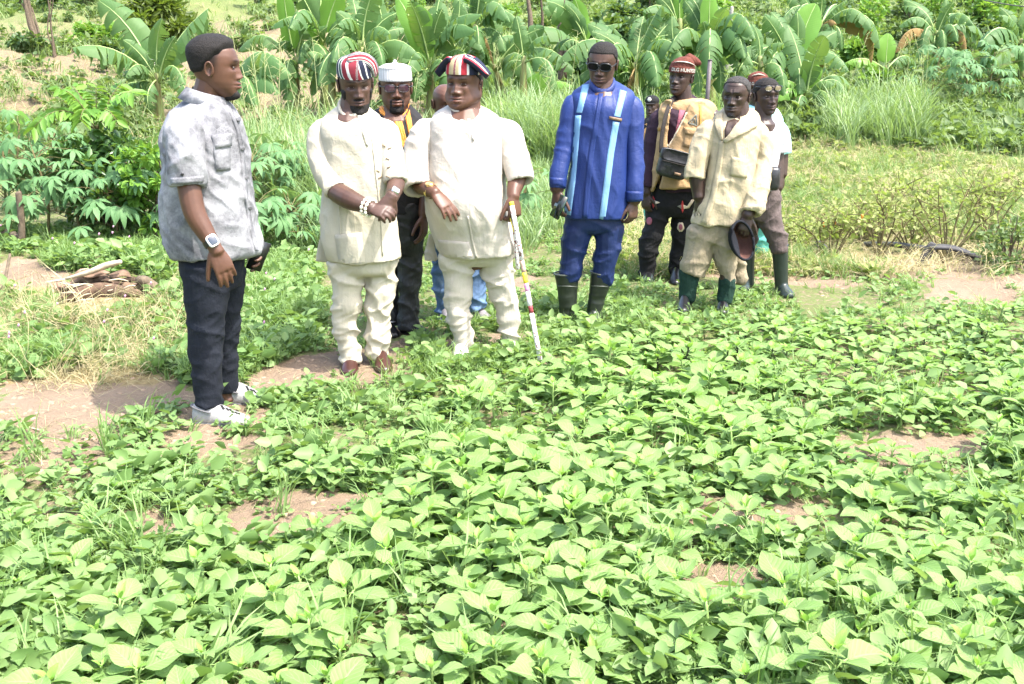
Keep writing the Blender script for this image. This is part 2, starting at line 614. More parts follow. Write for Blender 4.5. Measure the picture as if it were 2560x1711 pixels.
M = {}
M['hair'] = plain('hair', (.012, .010, .009), .75, .25, var=.3, scale=90, bump=.9, bscale=240)
M['greyhair'] = plain('greying_hair', (.035, .032, .030), .75, .25, var=.5, scale=120, bump=.9, bscale=240)
M['eyewhite'] = plain('eye_white', (.17, .135, .11), .3, .5, var=.03)
M['iris'] = plain('iris', (.012, .007, .005), .15, .5, var=.05)
M['blackplastic'] = plain('black_plastic', (.012, .012, .013), .3, .5)
M['blacklens'] = plain('dark_lens', (.004, .004, .005), .3, .12)
M['brownlens'] = plain('brown_tinted_lens', (.045, .022, .030), .1, .6)
M['goldlens'] = plain('mirrored_lens', (.30, .25, .16), .15, .6, metal=.4)
M['gold'] = plain('gold', (.75, .52, .22), .3, .5, metal=.9)
M['steel'] = plain('steel', (.6, .6, .62), .3, .5, metal=.9)
M['bead'] = plain('ivory_bead', (.80, .74, .60), .35, .5, var=.06)

# head silhouette tables: z, front, back, half width
_HZ = np.array([-.118, -.114, -.106, -.095, -.075, -.05, -.025, 0, .025, .05, .075, .095, .108, .115, .118])
_HF = np.array([.050, .070, .080, .083, .082, .083, .084, .084, .089, .088, .079, .062, .043, .024, .004])
_HB = np.array([-.010, -.004, .006, .020, .045, .070, .086, .096, .102, .102, .094, .077, .055, .031, .004])
_HW = np.array([.014, .024, .035, .044, .056, .064, .069, .0725, .0750, .0755, .070, .057, .040, .022, .003])

def head_local(o, nz=84, nphi=96):
    """vertex grid of a head in its own frame (front = -y) and the masks painted on it"""
    tt = np.linspace(0, 1, nz)
    z = -.118 * np.cos(tt * math.pi)
    z = .65 * z + .35 * np.linspace(-.118, .118, nz)
    f, b, w = (np.interp(z, _HZ, q) for q in (_HF, _HB, _HW))
    k = np.array([1, 4, 6, 4, 1]) / 16
    sm = lambda q: np.convolve(np.pad(q, 2, mode='edge'), k, 'valid')
    f, b, w = sm(f), sm(b), sm(w)
    fat = o.get('fat', 0.0)
    jaw = np.exp(-((z + .062) / .04) ** 2)
    w = w * (o.get('wide', 1.0)) + fat * .014 * jaw
    f = f + fat * .006 * np.exp(-((z + .09) / .03) ** 2)
    u = np.arange(nphi) / nphi * 2 * math.pi
    phi = u - 0.42 * np.sin(u)
    sx, cx = np.sin(phi), np.cos(phi)
    e = 2 / 2.35
    X = w[:, None] * (np.sign(sx) * np.abs(sx) ** e)[None]
    yc, hd = (b - f) / 2, (b + f) / 2
    Y = yc[:, None] - hd[:, None] * (np.sign(cx) * np.abs(cx) ** (2 / 2.15))[None]
    Z = np.repeat(z[:, None], nphi, 1)
    fw = sstep(0.0, 0.35, np.broadcast_to(cx[None], X.shape))
    def G(x0, z0, sx_, sz_):
        return np.exp(-((X - x0) / sx_) ** 2 - ((Z - z0) / sz_) ** 2)
    def G2(x0, z0, sx_, sz_):
        return G(x0, z0, sx_, sz_) + G(-x0, z0, sx_, sz_)
    nw = o.get('nose', 1.0)
    D = 0
    D = D - .013 * G2(.031, .010, .019, .013)
    D = D + .0055 * G2(.026, .034, .020, .009) + .003 * G(0, .034, .012, .010)
    D = D + .009 * G(0, .006, .010, .022) + .012 * G(0, -.014, .0115 * nw, .016) + .018 * G(0, -.030, .0125 * nw, .0105) + .011 * G2(.0155 * nw, -.034, .0085, .0085)
    D = D - .006 * G(0, -.045, .016, .005)
    D = D + .005 * G2(.046, -.012, .020, .018)
    D = D + .0075 * G(0, -.062, .032, .022)
    D = D + .0105 * G(0, -.0555, .022, .0062) + .012 * G(0, -.0700, .020, .0070)
    D = D - .0075 * G(0, -.0622, .026, .0022)
    D = D - .004 * G(0, -.083, .016, .005) + .006 * G(0, -.102, .018, .012)
    D = D - .003 * G2(.034, -.05, .007, .02)
    D = D + .0028 * G2(.031, .0205, .016, .0035) + .003 * G2(.031, -.0045, .017, .005)
    if o.get('frown'):
        D = D + .003 * G2(.011, .040, .006, .012) - .004 * G(0, .040, .005, .014) - .002 * G(0, .062, .04, .004)
    if o.get('old'):
        D = D - .006 * G2(.045, -.045, .016, .022) + .003 * G2(.046, -.005, .02, .012) - .0018 * G(0, .055, .05, .003) - .0018 * G(0, .068, .05, .003)
    Y = Y - D * fw
    if o.get('smooth_chin'):
        pass
    tint = np.ones(X.shape + (3,))
    def paint(mask, c):
        m = np.clip(mask * fw, 0, 1)[..., None]
        tint[:] = tint * (1 - m) + np.array(c) * m
    paint(.75 * np.clip(1.5 * G(0, -.056, .021, .0052) + 1.5 * G(0, -.0695, .019, .0062), 0, 1), o.get('lip', (1.25, .95, .95)))
    paint(.9 * np.clip(2 * G(0, -.0622, .024, .0018), 0, 1), (.25, .2, .2))
    paint(.85 * np.clip(1.8 * G2(.031, .0345 + .0, .0155, .0042), 0, 1), (.25, .25, .28))
    paint(.55 * G2(.0125 * nw, -.0395, .0045, .0028), (.2, .15, .15))
    paint(.35 * G2(.031, -.002, .016, .006), (.65, .6, .6))
    st = o.get('stubble', 0)
    if st:
        paint(st * sstep(-.045, -.06, Z) * sstep(.03, .05, np.abs(X) + .6 * sstep(-.08, -.1, Z)), (.35, .35, .38))
        paint(st * G(0, -.0475, .022, .004), (.3, .3, .33))
    if o.get('fade'):
        side = sstep(-.035, .035, Z) * sstep(.35, .05, np.broadcast_to(cx[None], X.shape))
        tint[:] = tint * (1 - .82 * side[..., None])
    return np.stack([X, Y, Z], -1), tint, phi, fw

def ear_geo(side):
    """C-shaped ear: a rim over a hollow, in head coordinates"""
    g = Geo()
    rim = []
    for a in np.linspace(-.9, 4.3, 12):
        rim.append((side * (.074 + .010 * (0.6 + .4 * math.sin(a))), .012 + .0165 * math.cos(a) * .9 + .004, -.002 + .028 * math.sin(a)))
    tube(rim, [.0042] * 8 + [.005, .006, .0065, .005], 8, 2, geo=g)
    disc = []
    for q in np.linspace(0, 1, 4):
        disc.append([(side * (.0715 + .007 * q), .014 + .016 * q * math.cos(a), -.003 + .026 * q * math.sin(a)) for a in np.arange(14) / 14 * 2 * math.pi])
    rings_geo(disc, (True, False), geo=g)
    return g

class Person:
    def __init__(s, Y, foot, label, skin, group=None, cat='man'):
        s.Y = Y
        p = W(foot[0], foot[1], Y)
        s.root = empty('person', (p[0], Y, H(p[0], Y)), label, cat, group)
        s.skin = skin
        s.body = Geo()      # remeshed into one skin
        s.extra = Geo()     # head, kept finer

    def P(s, px, py, dy=0.0):
        return W(px, py, s.Y + dy)

    def k(s, px, py, dy=0.0):
        return depth(s.P(px, py, dy)) / FOC

    def tube(s, pts, geo=None, **kw):
        """pts: (px, py, dy, radius in photo pixels)"""
        pts = [list(q) for q in pts]
        if kw.get('hollow') and pts[0][1] < 400:          # sleeve head: keep the shoulder sloping
            pts[0][3] *= .62; pts[0][1] += 8
            if geo is not None and geo is not s.body:
                sl = Geo(); geo.sleeves = getattr(geo, 'sleeves', []) + [sl]; geo = sl
        if geo is s.body:
            for q in pts:
                if q[3] > 46: q[3] *= .74
        pos = [s.P(a, b, c) for a, b, c, r in pts]
        rad = [r * s.k(a, b, c) for a, b, c, r in pts]
        return tube(pos, rad, geo=geo, **kw)

    def rows(s, rows, geo=None, n=28, sub=5, pw=2.5, caps=(True, True), tilt=0.0, hollow=0.0):
        """rows: (py, x left, x right, half depth m, dy) -> a torso-like shell"""
        A = catmull(np.array([(r[0], r[1], r[2], r[3], r[4] if len(r) > 4 else 0) for r in rows], float), sub)
        a = np.arange(n) / n * 2 * math.pi
        c, si = np.cos(a), np.sin(a)
        e = 2 / pw
        cc, ss = np.sign(c) * np.abs(c) ** e, np.sign(si) * np.abs(si) ** e
        rings = []
        for py, xl, xr, hd, dy in A:
            tl = tilt * (1 - float(sstep(A[0][0], A[0][0] + 75, py)))
            L, Rr = s.P(xl, py, dy), s.P(xr, py, dy)
            m = (L + Rr) / 2
            hw = np.linalg.norm(Rr - L) / 2
            m = m.copy(); m[2] = s.P((xl + xr) / 2, py, dy - hd * .85)[2]
            rings.append(np.stack([m[0] + hw * cc, m[1] + hd * ss, m[2] + tl * (ss - .25) * (.4 + .6 * np.abs(ss))], -1))
        if tilt:
            s.top_ring = np.array(rings[0])
        if hollow:
            e = np.array(rings[-1]); m = e.mean(0)
            for q, f in ((0, .93), (.35, .91), (.7, .91), (1, .88)):
                rings.append(m + (e - m) * f + [0, 0, hollow * q])
        return rings_geo(rings, caps, geo=geo)

    # ---- head
    def head(s, cx, cy, crown, chin, yaw=0, pitch=0, roll=0, dy=0.0, **o):
        c = s.P(cx, cy, dy)
        s.S = (chin - crown) * s.k(cx, cy, dy) / .236 / max(.85, math.cos(R(pitch)))
        s.HR = np.array((Matrix.Rotation(R(yaw), 3, 'Z') @ Matrix.Rotation(R(pitch), 3, 'X') @ Matrix.Rotation(R(roll), 3, 'Y')))
        s.HC = c
        s.ho = o
        V, tint, phi, fw = head_local(o)
        s.hgrid = V
        s.hphi = phi
        g = Geo()
        n, k = V.shape[:2]
        rings_geo(V, (True, True), geo=g)
        g.C = [np.concatenate([tint.reshape(-1, 3), np.ones((2, 3))])]
        for sd in (-1, 1):
            g.merge(ear_geo(sd))
        s.extra.merge(s.toworld(g))
        # eyes
        if not o.get('noeyes'):
            op = o.get('open', 1.0)
            for sd in (-1, 1):
                e = Geo()
                a = np.linspace(0, math.pi, 9)
                rr = []
                for q in np.linspace(0, math.pi, 11):
                    rr.append([(sd * .031 + .0145 * math.cos(q), -.0735 - .0065 * math.sin(q) * math.sin(t) - (.001 if abs(math.cos(q)) < .5 else 0), .0095 + .0050 * op * math.sin(q) * math.cos(t)) for t in a])
                rr = np.array(rr)
                n2, k2 = rr.shape[:2]
                i = np.arange(n2 - 1)[:, None] * k2; j = np.arange(k2 - 1)[None]
                Q = np.stack([i + j, i + j + 1, i + k2 + j + 1, i + k2 + j], -1).reshape(-1, 4)
                gx = o.get('gaze', 0.0)
                mid = np.repeat(np.arange(n2 - 1), k2 - 1)
                cc = 4.5 + gx * 2.2
                mi = (np.abs(mid - cc) < 2.0).astype(int)
                e.add(rr, Q, None, None, 1.0, mi)
                part(s.toworld(e), 'eye', [M['eyewhite'], M['iris']], s.root)

    def toworld(s, g):
        h = Geo(); h.merge(g)
        h.V = [(v * s.S) @ s.HR.T + s.HC for v in h.V]
        return h

    def hl(s, p):
        return (np.asarray(p, float) * s.S) @ s.HR.T + s.HC

    def hpart(s, g, name, mats, smooth=True):
        return part(s.toworld(g), name, mats, s.root, smooth)

    def hair(s, kind='buzz', mat='hair'):
        V = s.hgrid
        X, Y, Z = V[..., 0], V[..., 1], V[..., 2]
        c = np.cos(s.hphi)[None] + 0 * X
        nrm = V - np.array([0, .01, .02]); nrm = nrm / np.linalg.norm(nrm, axis=-1, keepdims=True)
        rec = s.ho.get('recede', 0.0)
        line = np.interp(c, [-1, -.45, -.1, .1, .3, .5, .75, 1], [-.055, -.045, .0, .034, .040, .066, .070 + rec, .073 + rec])
        if kind == 'hightop':
            line = np.interp(c, [-1, -.45, -.1, .1, .3, .5, .75, 1], [-.030, -.022, .012, .042, .048, .066, .072, .075])
        m = sstep(-.004, .008, Z - line)
        if kind == 'hightop': m = sstep(-.004, .030, Z - line)
        th = {'buzz': .0045, 'hightop': .008}[kind]
        off = th * m
        if kind == 'hightop':
            off = off + .015 * sstep(.01, .08, Z) * sstep(.2, 1, m) * (.75 + .25 * np.abs(c))
        off = off - .006 * (1 - m) + (vnoise(V * 260, 7) - .5) * .0028 * m
        A = V + nrm * off[..., None]
        n, k = X.shape
        i = np.arange(n - 1)[:, None] * k; j = np.arange(k)[None]
        Q = np.stack([i + j, i + (j + 1) % k, i + k + (j + 1) % k, i + k + j], -1).reshape(-1, 4)
        keep = (m.ravel()[Q].max(1) > .02)
        g = Geo().add(A, Q[keep])
        T = [((n - 1) * k + q, (n - 1) * k + (q + 1) % k, len(A.reshape(-1, 3))) for q in range(k)]
        g = Geo().add(np.concatenate([A.reshape(-1, 3), A[-1].mean(0)[None]]), Q[keep], T)
        s.hpart(g, 'hair', M[mat])

    def beard(s, kind='goatee', mat='hair', th=.006):
        V = s.hgrid
        X, Y, Z = V[..., 0], V[..., 1], V[..., 2]
        c = np.cos(s.hphi)[None] + 0 * X
        if kind == 'goatee':
            m = sstep(-.074, -.086, Z) * sstep(.040, .026, np.abs(X)) + sstep(.008, .003, np.abs(np.abs(X) - .030)) * sstep(-.045, -.055, Z)
            m = m + np.exp(-((Z + .0475) / .0042) ** 2) * sstep(.030, .022, np.abs(X))
        elif kind == 'chin':
            m = sstep(-.085, -.095, Z) * sstep(.036, .022, np.abs(X))
        elif kind == 'moustache':
            m = np.exp(-((Z + .0475) / .005) ** 2) * sstep(.034, .024, np.abs(X)) + .7 * sstep(-.09, -.1, Z) * sstep(.03, .02, np.abs(X))
        else:  # full chin strap
            m = sstep(-.066, -.085, Z) * sstep(-.3, .1, c) + sstep(.052, .06, np.abs(X)) * sstep(.0, -.02, Z) * sstep(.05, .2, c)
            m = m + np.exp(-((Z + .0475) / .0042) ** 2) * sstep(.030, .022, np.abs(X))
        m = np.clip(m, 0, 1) * sstep(-.15, .1, c)
        nrm = V - np.array([0, .02, -.03]); nrm = nrm / np.linalg.norm(nrm, axis=-1, keepdims=True)
        off = th * m * (0.6 + .8 * sstep(-.08, -.11, Z)) - .004 * (1 - m) + (vnoise(V * 300, 9) - .5) * .003 * m
        A = V + nrm * off[..., None]
        n, k = X.shape
        i = np.arange(n - 1)[:, None] * k; j = np.arange(k)[None]
        Q = np.stack([i + j, i + (j + 1) % k, i + k + (j + 1) % k, i + k + j], -1).reshape(-1, 4)
        keep = (m.ravel()[Q].max(1) > .08)
        g = Geo().add(A, Q[keep])
        s.hpart(g, 'beard', M[mat])

    def glasses(s, z=.010, y=-.094, lens='blacklens', w=.026, h=.019, frame='blackplastic', tilt=0.0, rim=.0028):
        root = Geo()
        lensg = []
        for sd in (-1, 1):
            ring = [(sd * .033 + w * math.copysign(abs(math.cos(a)) ** .7, math.cos(a)), y + .006 * abs(math.cos(a)) * (1 if math.cos(a) * sd > 0 else 0), z + h * math.copysign(abs(math.sin(a)) ** .7, math.sin(a))) for a in np.linspace(0, 2 * math.pi, 17)]
            tube(ring, [rim] * 17, 6, 1, geo=root, rnd=False)
            L = Geo(); rr = np.array(ring[:-1]); c = rr.mean(0) + [0, -.003, 0]
            rings_geo([rr, c + (rr - c) * .5 + [0, -.002, 0]], (False, True), geo=L)
            lensg.append(L)
            tube([(sd * (.033 + w), y + .006, z + .006), (sd * .078, y + .03, z + .008), (sd * .0785, .0, z + .006), (sd * .074, .022, z - .004)], [.0026] * 4, 6, 3, geo=root)
        tube([(-.010, y, z + .006), (0, y - .003, z + .008), (.010, y, z + .006)], [.0026] * 3, 6, 2, geo=root)
        o = s.hpart(root, 'glasses', M[frame])
        for L in lensg:
            part(s.toworld(L), 'lens', M[lens], s.root, parent=o)
        return o

    def hat(s, rings, name, mat, n=48, geo=None, pw=2.2):
        """rings in head coordinates: z, rx, r front, r back, dx"""
        A = catmull(np.array(rings, float), 4)
        a = np.arange(n) / n * 2 * math.pi
        out = []
        for z, rx, rf, rb, dx in A:
            y = np.where(np.cos(a) > 0, -rf * np.cos(a), -rb * np.cos(a))
            out.append(np.stack([dx + rx * np.sin(a), y, np.full(n, z)], -1))
        g = geo or Geo()
        rings_geo(out, (False, True), geo=g)
        return g

    # ---- hands
    def hand(s, wrist, dirn, dorsal, thumb=1, curl=(.3, .4, .3), size=1.0, spread=1.0, thumb_curl=.4, thumb_out=.7, geo=None):
        """wrist point, direction to the fingers, back-of-hand normal; thumb = +1/-1 picks the thumb's side"""
        g = geo or s.body
        q = s.S * size
        e1 = unit(dirn); e3 = unit(np.asarray(dorsal, float) - np.dot(dorsal, e1) * e1); e2 = np.cross(e3, e1)
        w = np.asarray(wrist, float)
        at = lambda a, b, c: w + q * (a * e1 + b * e2 * thumb + c * e3)
        rings = []
        for a, hw, ht, off in ((-.01, .026, .018, 0), (.012, .029, .017, 0), (.035, .036, .0165, 0), (.06, .041, .015, 0), (.08, .041, .0125, 0), (.092, .038, .010, 0)):
            rings.append([at(a, off + hw * math.cos(t), ht * math.sin(t)) for t in np.arange(14) / 14 * 2 * math.pi])
        rings_geo(rings, geo=g)
        for i, (lat, ln, rr, sp) in enumerate(((.030, .073, .0088, .14), (.0105, .083, .0092, .03), (-.0105, .077, .0088, -.06), (-.030, .060, .0078, -.17))):
            base = at(.080 - .004 * abs(i - 1.2), lat, .0)
            ang = 0.0
            d0 = e1 * math.cos(sp * spread) + e2 * thumb * math.sin(sp * spread)
            pts = [base - d0 * .014 * q, base]
            p = base
            for seg, f in enumerate((.45, .31, .24)):
                ang += curl[seg] * (1 + .12 * i)
                dd = d0 * math.cos(ang) - e3 * math.sin(ang)
                p = p + dd * ln * f * q
                pts.append(p)
            tube(pts, [rr * q * 1.05, rr * q * 1.1, rr * q, rr * .92 * q, rr * .78 * q], 10, 3, geo=g)
        b = at(.018, .024, -.006)
        d = unit(e1 * .75 + e2 * thumb * thumb_out - e3 * .25)
        p1 = b + d * .042 * q
        d2 = unit(d + e1 * thumb_curl - e3 * thumb_curl * .5 - e2 * thumb * thumb_curl * .4)
        p2 = p1 + d2 * .034 * q
        d3 = unit(d2 + e1 * thumb_curl * .6 - e2 * thumb * thumb_curl * .5)
        p3 = p2 + d3 * .026 * q
        tube([b - d * .01 * q, b, p1, p2, p3], [.011 * q, .0135 * q, .0112 * q, .0098 * q, .008 * q], 10, 3, geo=g)

    def finish_body(s, voxel=.0055):
        V, N, Q, T = remesh(s.body, voxel, 2)
        g = Geo().add(V, Q, T)
        g.merge(s.extra)
        return part(g, 'body', s.skin, s.root)

    def neckband(s, name, mat, r=.010, lift=.004, tall=1.0, grow=1.0):
        q = s.top_ring
        m = q.mean(0)
        pts = m + (q - m) * grow + [0, 0, lift]
        pts = np.concatenate([pts, pts[:1]])
        return part(tube(pts, [r] * len(pts), 8, 1, flat=tall, rnd=False, up=(0, 0, 1)), name, M[mat], s.root)

    # ---- clothes
    def cloth(s, geo, name, mat, voxel=.008, folds=(), smooth=2, tintf=None, mats=None):
        o, V, F = s.cloth1(geo, name, mat, voxel, folds, smooth)
        V = list(map(tuple, V))
        for sl in getattr(geo, 'sleeves', []):
            o2, V2, F2 = s.cloth1(sl, 'sleeve', mat, voxel, folds, smooth, o)
            F += [tuple(i + len(V) for i in f) for f in F2]
            V += list(map(tuple, V2))
        return o, BVHTree.FromPolygons(V, F)

    def cloth1(s, geo, name, mat, voxel, folds, smooth, parent=None):
        V, N, Q, T = remesh(geo, voxel, smooth)
        L = V - np.asarray(s.root.location)
        d = np.zeros(len(V))
        for (amp, freq, seed, fn) in folds:
            q = L * np.asarray(freq[:3])
            if len(freq) > 3:                      # skew: slant the folds
                q = q + np.stack([np.zeros(len(L)), np.zeros(len(L)), (L[:, 0] * freq[3] + L[:, 1] * freq[3] * .6)], -1)
            q = q + (vnoise(L * 6, seed + 50)[:, None] - .5) * 1.2
            r = 1 - np.abs(2 * vnoise(q, seed) - 1)
            d += amp * (r ** 2.2 - .36) * (fn(L) if fn else 1)
        V = V + N * d[:, None]
        o = part(Geo().add(V, Q, T), name, mat, s.root, parent=parent)
        return o, V, [tuple(int(v) for v in q) for q in Q] + [tuple(int(v) for v in q) for q in T]

    def drape(s, bvh, px, py, off):
        d = ray(px, py); d = d / np.linalg.norm(d)
        h = bvh.ray_cast(Vector(CAMP), Vector(d), 60)
        if h[0] is None:
            return None
        n = np.array(h[1]); n = n if np.dot(n, d) < 0 else -n
        return np.array(h[0]) + n * off

    def strip(s, bvh, quad, name, mat, nu=4, nv=12, off=.003, parent=None, geo_only=False, uvs=None):
        """a cloth piece laid on a garment: photo-pixel corners tl, tr, br, bl (or two edges as polylines)"""
        if len(quad) == 2:
            Lp, Rp = np.array(quad[0], float), np.array(quad[1], float)
            t = np.linspace(0, 1, nv + 1)
            def along(P):
                seg = np.concatenate([[0], np.cumsum(np.linalg.norm(np.diff(P, axis=0), axis=1))]); seg /= seg[-1]
                return np.stack([np.interp(t, seg, P[:, 0]), np.interp(t, seg, P[:, 1])], -1)
            A, B = along(Lp), along(Rp)
        else:
            tl, tr, br, bl = np.array(quad, float)
            t = np.linspace(0, 1, nv + 1)[:, None]
            A, B = tl + (bl - tl) * t, tr + (br - tr) * t
        V, ok = [], []
        nu2 = nu + 2; nv2 = nv + 3
        for i in range(nv2):
            ii = min(max(i - 1, 0), nv)
            for j in range(nu2 + 1):
                jj = min(max(j - 1, 0), nu)
                e = i in (0, nv2 - 1) or j in (0, nu2)
                p = A[ii] + (B[ii] - A[ii]) * jj / nu
                h = s.drape(bvh, p[0], p[1], -.004 if e else off)
                ok.append(h is not None); V.append(h if h is not None else np.zeros(3))
        V = np.array(V); ok = np.array(ok)
        k = nu2 + 1
        i = np.arange(nv2 - 1)[:, None] * k; j = np.arange(nu2)[None]
        Q = np.stack([i + j, i + k + j, i + k + j + 1, i + j + 1], -1).reshape(-1, 4)
        good = ok[Q].all(1)
        # drop faces that jump between surfaces
        ex = np.max(np.linalg.norm(V[Q] - V[np.roll(Q, 1, axis=1)], axis=-1), axis=1)
        good &= ex < .12
        if not good.any():
            return None
        # keep the largest connected patch
        idx = np.nonzero(good)[0]
        lab = np.arange(len(V))
        for _ in range(60):
            new = lab.copy()
            mn = lab[Q[idx]].min(1)
            for q in range(4): np.minimum.at(new, Q[idx][:, q], mn)
            if (new == lab).all(): break
            lab = new
        fl = lab[Q[idx][:, 0]]
        u_, n_ = np.unique(fl, return_counts=True)
        good[:] = False; good[idx[fl == u_[np.argmax(n_)]]] = True
        uu, vv = np.meshgrid(np.linspace(0, 1, k), np.linspace(0, 1, nv2))
        UV_ = np.stack([uu, vv], -1).reshape(-1, 2)
        used = np.unique(Q[good]); remap = np.full(len(V), -1); remap[used] = np.arange(len(used))
        g = Geo().add(V[used], remap[Q[good]], None, UV_[used])
        if geo_only:
            return g
        return part(g, name, mat, s.root, parent=parent)

    def blob(s, bvh, poly, name, mat, off=.003, rings=4, parent=None):
        """a star-shaped appliqué: closed photo-pixel outline, laid on a garment"""
        P = np.array(poly, float)
        # densify
        D = []
        for a, b in zip(P, np.roll(P, -1, axis=0)):
            n = max(1, int(np.linalg.norm(b - a) / 5))
            for q in range(n): D.append(a + (b - a) * q / n)
        D = np.array(D); c = P.mean(0)
        V = []; k = len(D)
        for r in range(rings + 1):
            t = min(1, (r + .0) / (rings - 1)) if r < rings else 1
            for d in D:
                p = c + (d - c) * max(t, .02)
                h = s.drape(bvh, p[0], p[1], off if r < rings else -.004)
                if h is None: return None
                V.append(h)
        V = np.array(V)
        i = np.arange(rings)[:, None] * k; j = np.arange(k)[None]
        Q = np.stack([i + j, i + (j + 1) % k, i + k + (j + 1) % k, i + k + j], -1).reshape(-1, 4)
        return part(Geo().add(V, Q), name, mat, s.root, parent=parent)

def shoe_geo(heel, toe, w, h, geo=None, ankle=None, up=(0, 0, 1), sole=True):
    """shoe from heel to toe ground points; w half width, h instep height (m)"""
    g = geo or Geo()
    heel, toe = np.asarray(heel, float), np.asarray(toe, float)
    d = toe - heel; L = np.linalg.norm(d); d = d / L
    up = np.asarray(up, float)
    sd = unit(np.cross(d, up))
    rings = []
    for t, ww, hh in ((0, .35, .45), (.03, .62, .8), (.12, .78, 1.0), (.28, .78, 1.05), (.42, .80, .98), (.58, .95, .75), (.74, 1.0, .52), (.88, .85, .40), (.96, .55, .30), (1.0, .25, .2)):
        c = heel + d * L * t
        a = np.arange(16) / 16 * 2 * math.pi
        y = np.where(np.sin(a) > 0, np.sin(a) * hh * h * .92, np.sin(a) * h * .10)
        rings.append(c + sd * (np.cos(a) * ww * w)[:, None] + up * (y + h * .1)[:, None])
    rings_geo(rings, geo=g)
    return g
# ------------------------------------------------------------------ the men
SK = [skin_mat('skin_warm_brown', (.088, .040, .024)), skin_mat('skin_deep_brown', (.066, .034, .024)), skin_mat('skin_dark', (.043, .025, .019))]
M['cream'] = cloth('cream_cotton', (.425, .385, .30), bump=.22)
M['pinkcream'] = cloth('ivory_satin_cotton', (.43, .385, .33), rough=.6, bump=.22, spec=.3)
M['pinkcream_trouser'] = cloth('ivory_trouser_cotton', (.42, .38, .31), rough=.7, bump=.22, spec=.3)
M['navyblack'] = cloth('black_navy_twill', (.010, .012, .018), var=.2, bump=.25)
M['black'] = cloth('black_cotton', (.012, .012, .013), var=.25, bump=.3)
M['satinblack'] = cloth('black_sheen_cotton', (.016, .016, .018), var=.25, rough=.5, bump=.3, spec=.4)
M['royal'] = cloth('royal_blue_satin', (.009, .025, .125), rough=.55, bump=.18, spec=.35)
M['royal_trouser'] = cloth('royal_blue_trouser', (.006, .016, .072), rough=.55, bump=.18, spec=.35)
M['lightblue'] = cloth('light_blue_trim', (.17, .32, .50), rough=.6, bump=.15)
M['bronze'] = cloth('bronze_trim', (.20, .13, .08), rough=.5)
M['vest'] = cloth('ochre_canvas', (.34, .225, .115), var=.14, bump=.25)
M['vest2'] = cloth('orange_canvas', (.42, .23, .09), var=.12, bump=.4)
M['vestdark'] = cloth('ochre_piping', (.40, .22, .06), var=.14, bump=.2)
M['plum'] = cloth('dark_plum_jersey', (.030, .016, .026), var=.15)
M['rose'] = cloth('rose_jersey', (.30, .10, .13), var=.15)
M['navyrib'] = cloth('navy_rib', (.03, .045, .16))
M['yellowrib'] = cloth('yellow_rib', (.62, .45, .10))
M['beige'] = cloth('worn_beige_cotton', (.40, .33, .215), var=.2, bump=.25)
M['khaki'] = cloth('dusty_khaki_cotton', (.24, .20, .135), var=.25, bump=.4)
M['whitetee'] = cloth('white_jersey', (.50, .50, .52), var=.04)
M['greybrown'] = cloth('grey_brown_trouser', (.085, .066, .062), var=.15, bump=.35)
M['teal'] = cloth('teal_cotton', (.10, .36, .30), var=.1)
M['paleteal'] = cloth('pale_aqua_cotton', (.36, .66, .64), var=.06)
M['boot'] = plain('dark_green_rubber', (.016, .020, .016), .34, .5, var=.35, scale=14, bump=.2, bscale=30)
M['boot2'] = plain('grey_green_rubber', (.018, .026, .023), .3, .5, var=.25, scale=10, bump=.1)
M['bootrim'] = plain('rubber_edge', (.060, .068, .055), .45, .4)
M['brownshoe'] = plain('brown_leather', (.045, .017, .013), .3, .5, var=.2)
M['blackshoe'] = plain('black_leather', (.010, .010, .011), .3, .5, var=.2)
M['greyshoe'] = plain('grey_canvas', (.16, .15, .16), .8, .3, var=.2)
M['whiterubber'] = plain('white_rubber', (.5, .49, .47), .5, .4, var=.06)
M['clog'] = plain('grey_white_foam', (.28, .275, .27), .6, .3, var=.14, scale=26, bump=.3, bscale=90)
M['clogdark'] = plain('dark_grey_foam', (.09, .09, .095), .7, .3)
M['hole'] = plain('dark_hole', (.02, .02, .02), .9, .1)
M['sock'] = cloth('dark_green_knit', (.012, .034, .024), var=.25, bump=.5)
M['leatherbag'] = plain('black_quilted_leather', (.020, .020, .022), .36, .5, var=.5, scale=30, bump=.6, bscale=28)
M['webbing'] = cloth('dark_webbing', (.030, .026, .024), bump=.2)
M['redpatch'] = cloth('red_patch', (.42, .05, .05))
M['creampatch'] = cloth('cream_patch', (.60, .50, .36))
M['greypatch'] = cloth('grey_patch', (.16, .17, .15))
M['beanie'] = cloth('rust_knit', (.105, .032, .022), var=.14, bump=.7, weave=240)
M['knitwhite'] = cloth('white_knit', (.48, .44, .38), var=.1, bump=.4)
M['capnavy'] = cloth('faded_navy_cloth', (.010, .011, .015), var=.3)
M['capbrown'] = cloth('brown_cap_lining', (.08, .038, .030), var=.3)
M['white'] = plain('white_enamel', (.78, .78, .76), .5, .4, var=.03)
M['phoneglass'] = plain('phone_glass', (.010, .014, .012), .06, .6)
M['phonegreen'] = plain('dark_green_phone_back', (.018, .040, .028), .2, .6)
M['watchglass'] = plain('watch_glass', (.045, .055, .075), .08, .6)

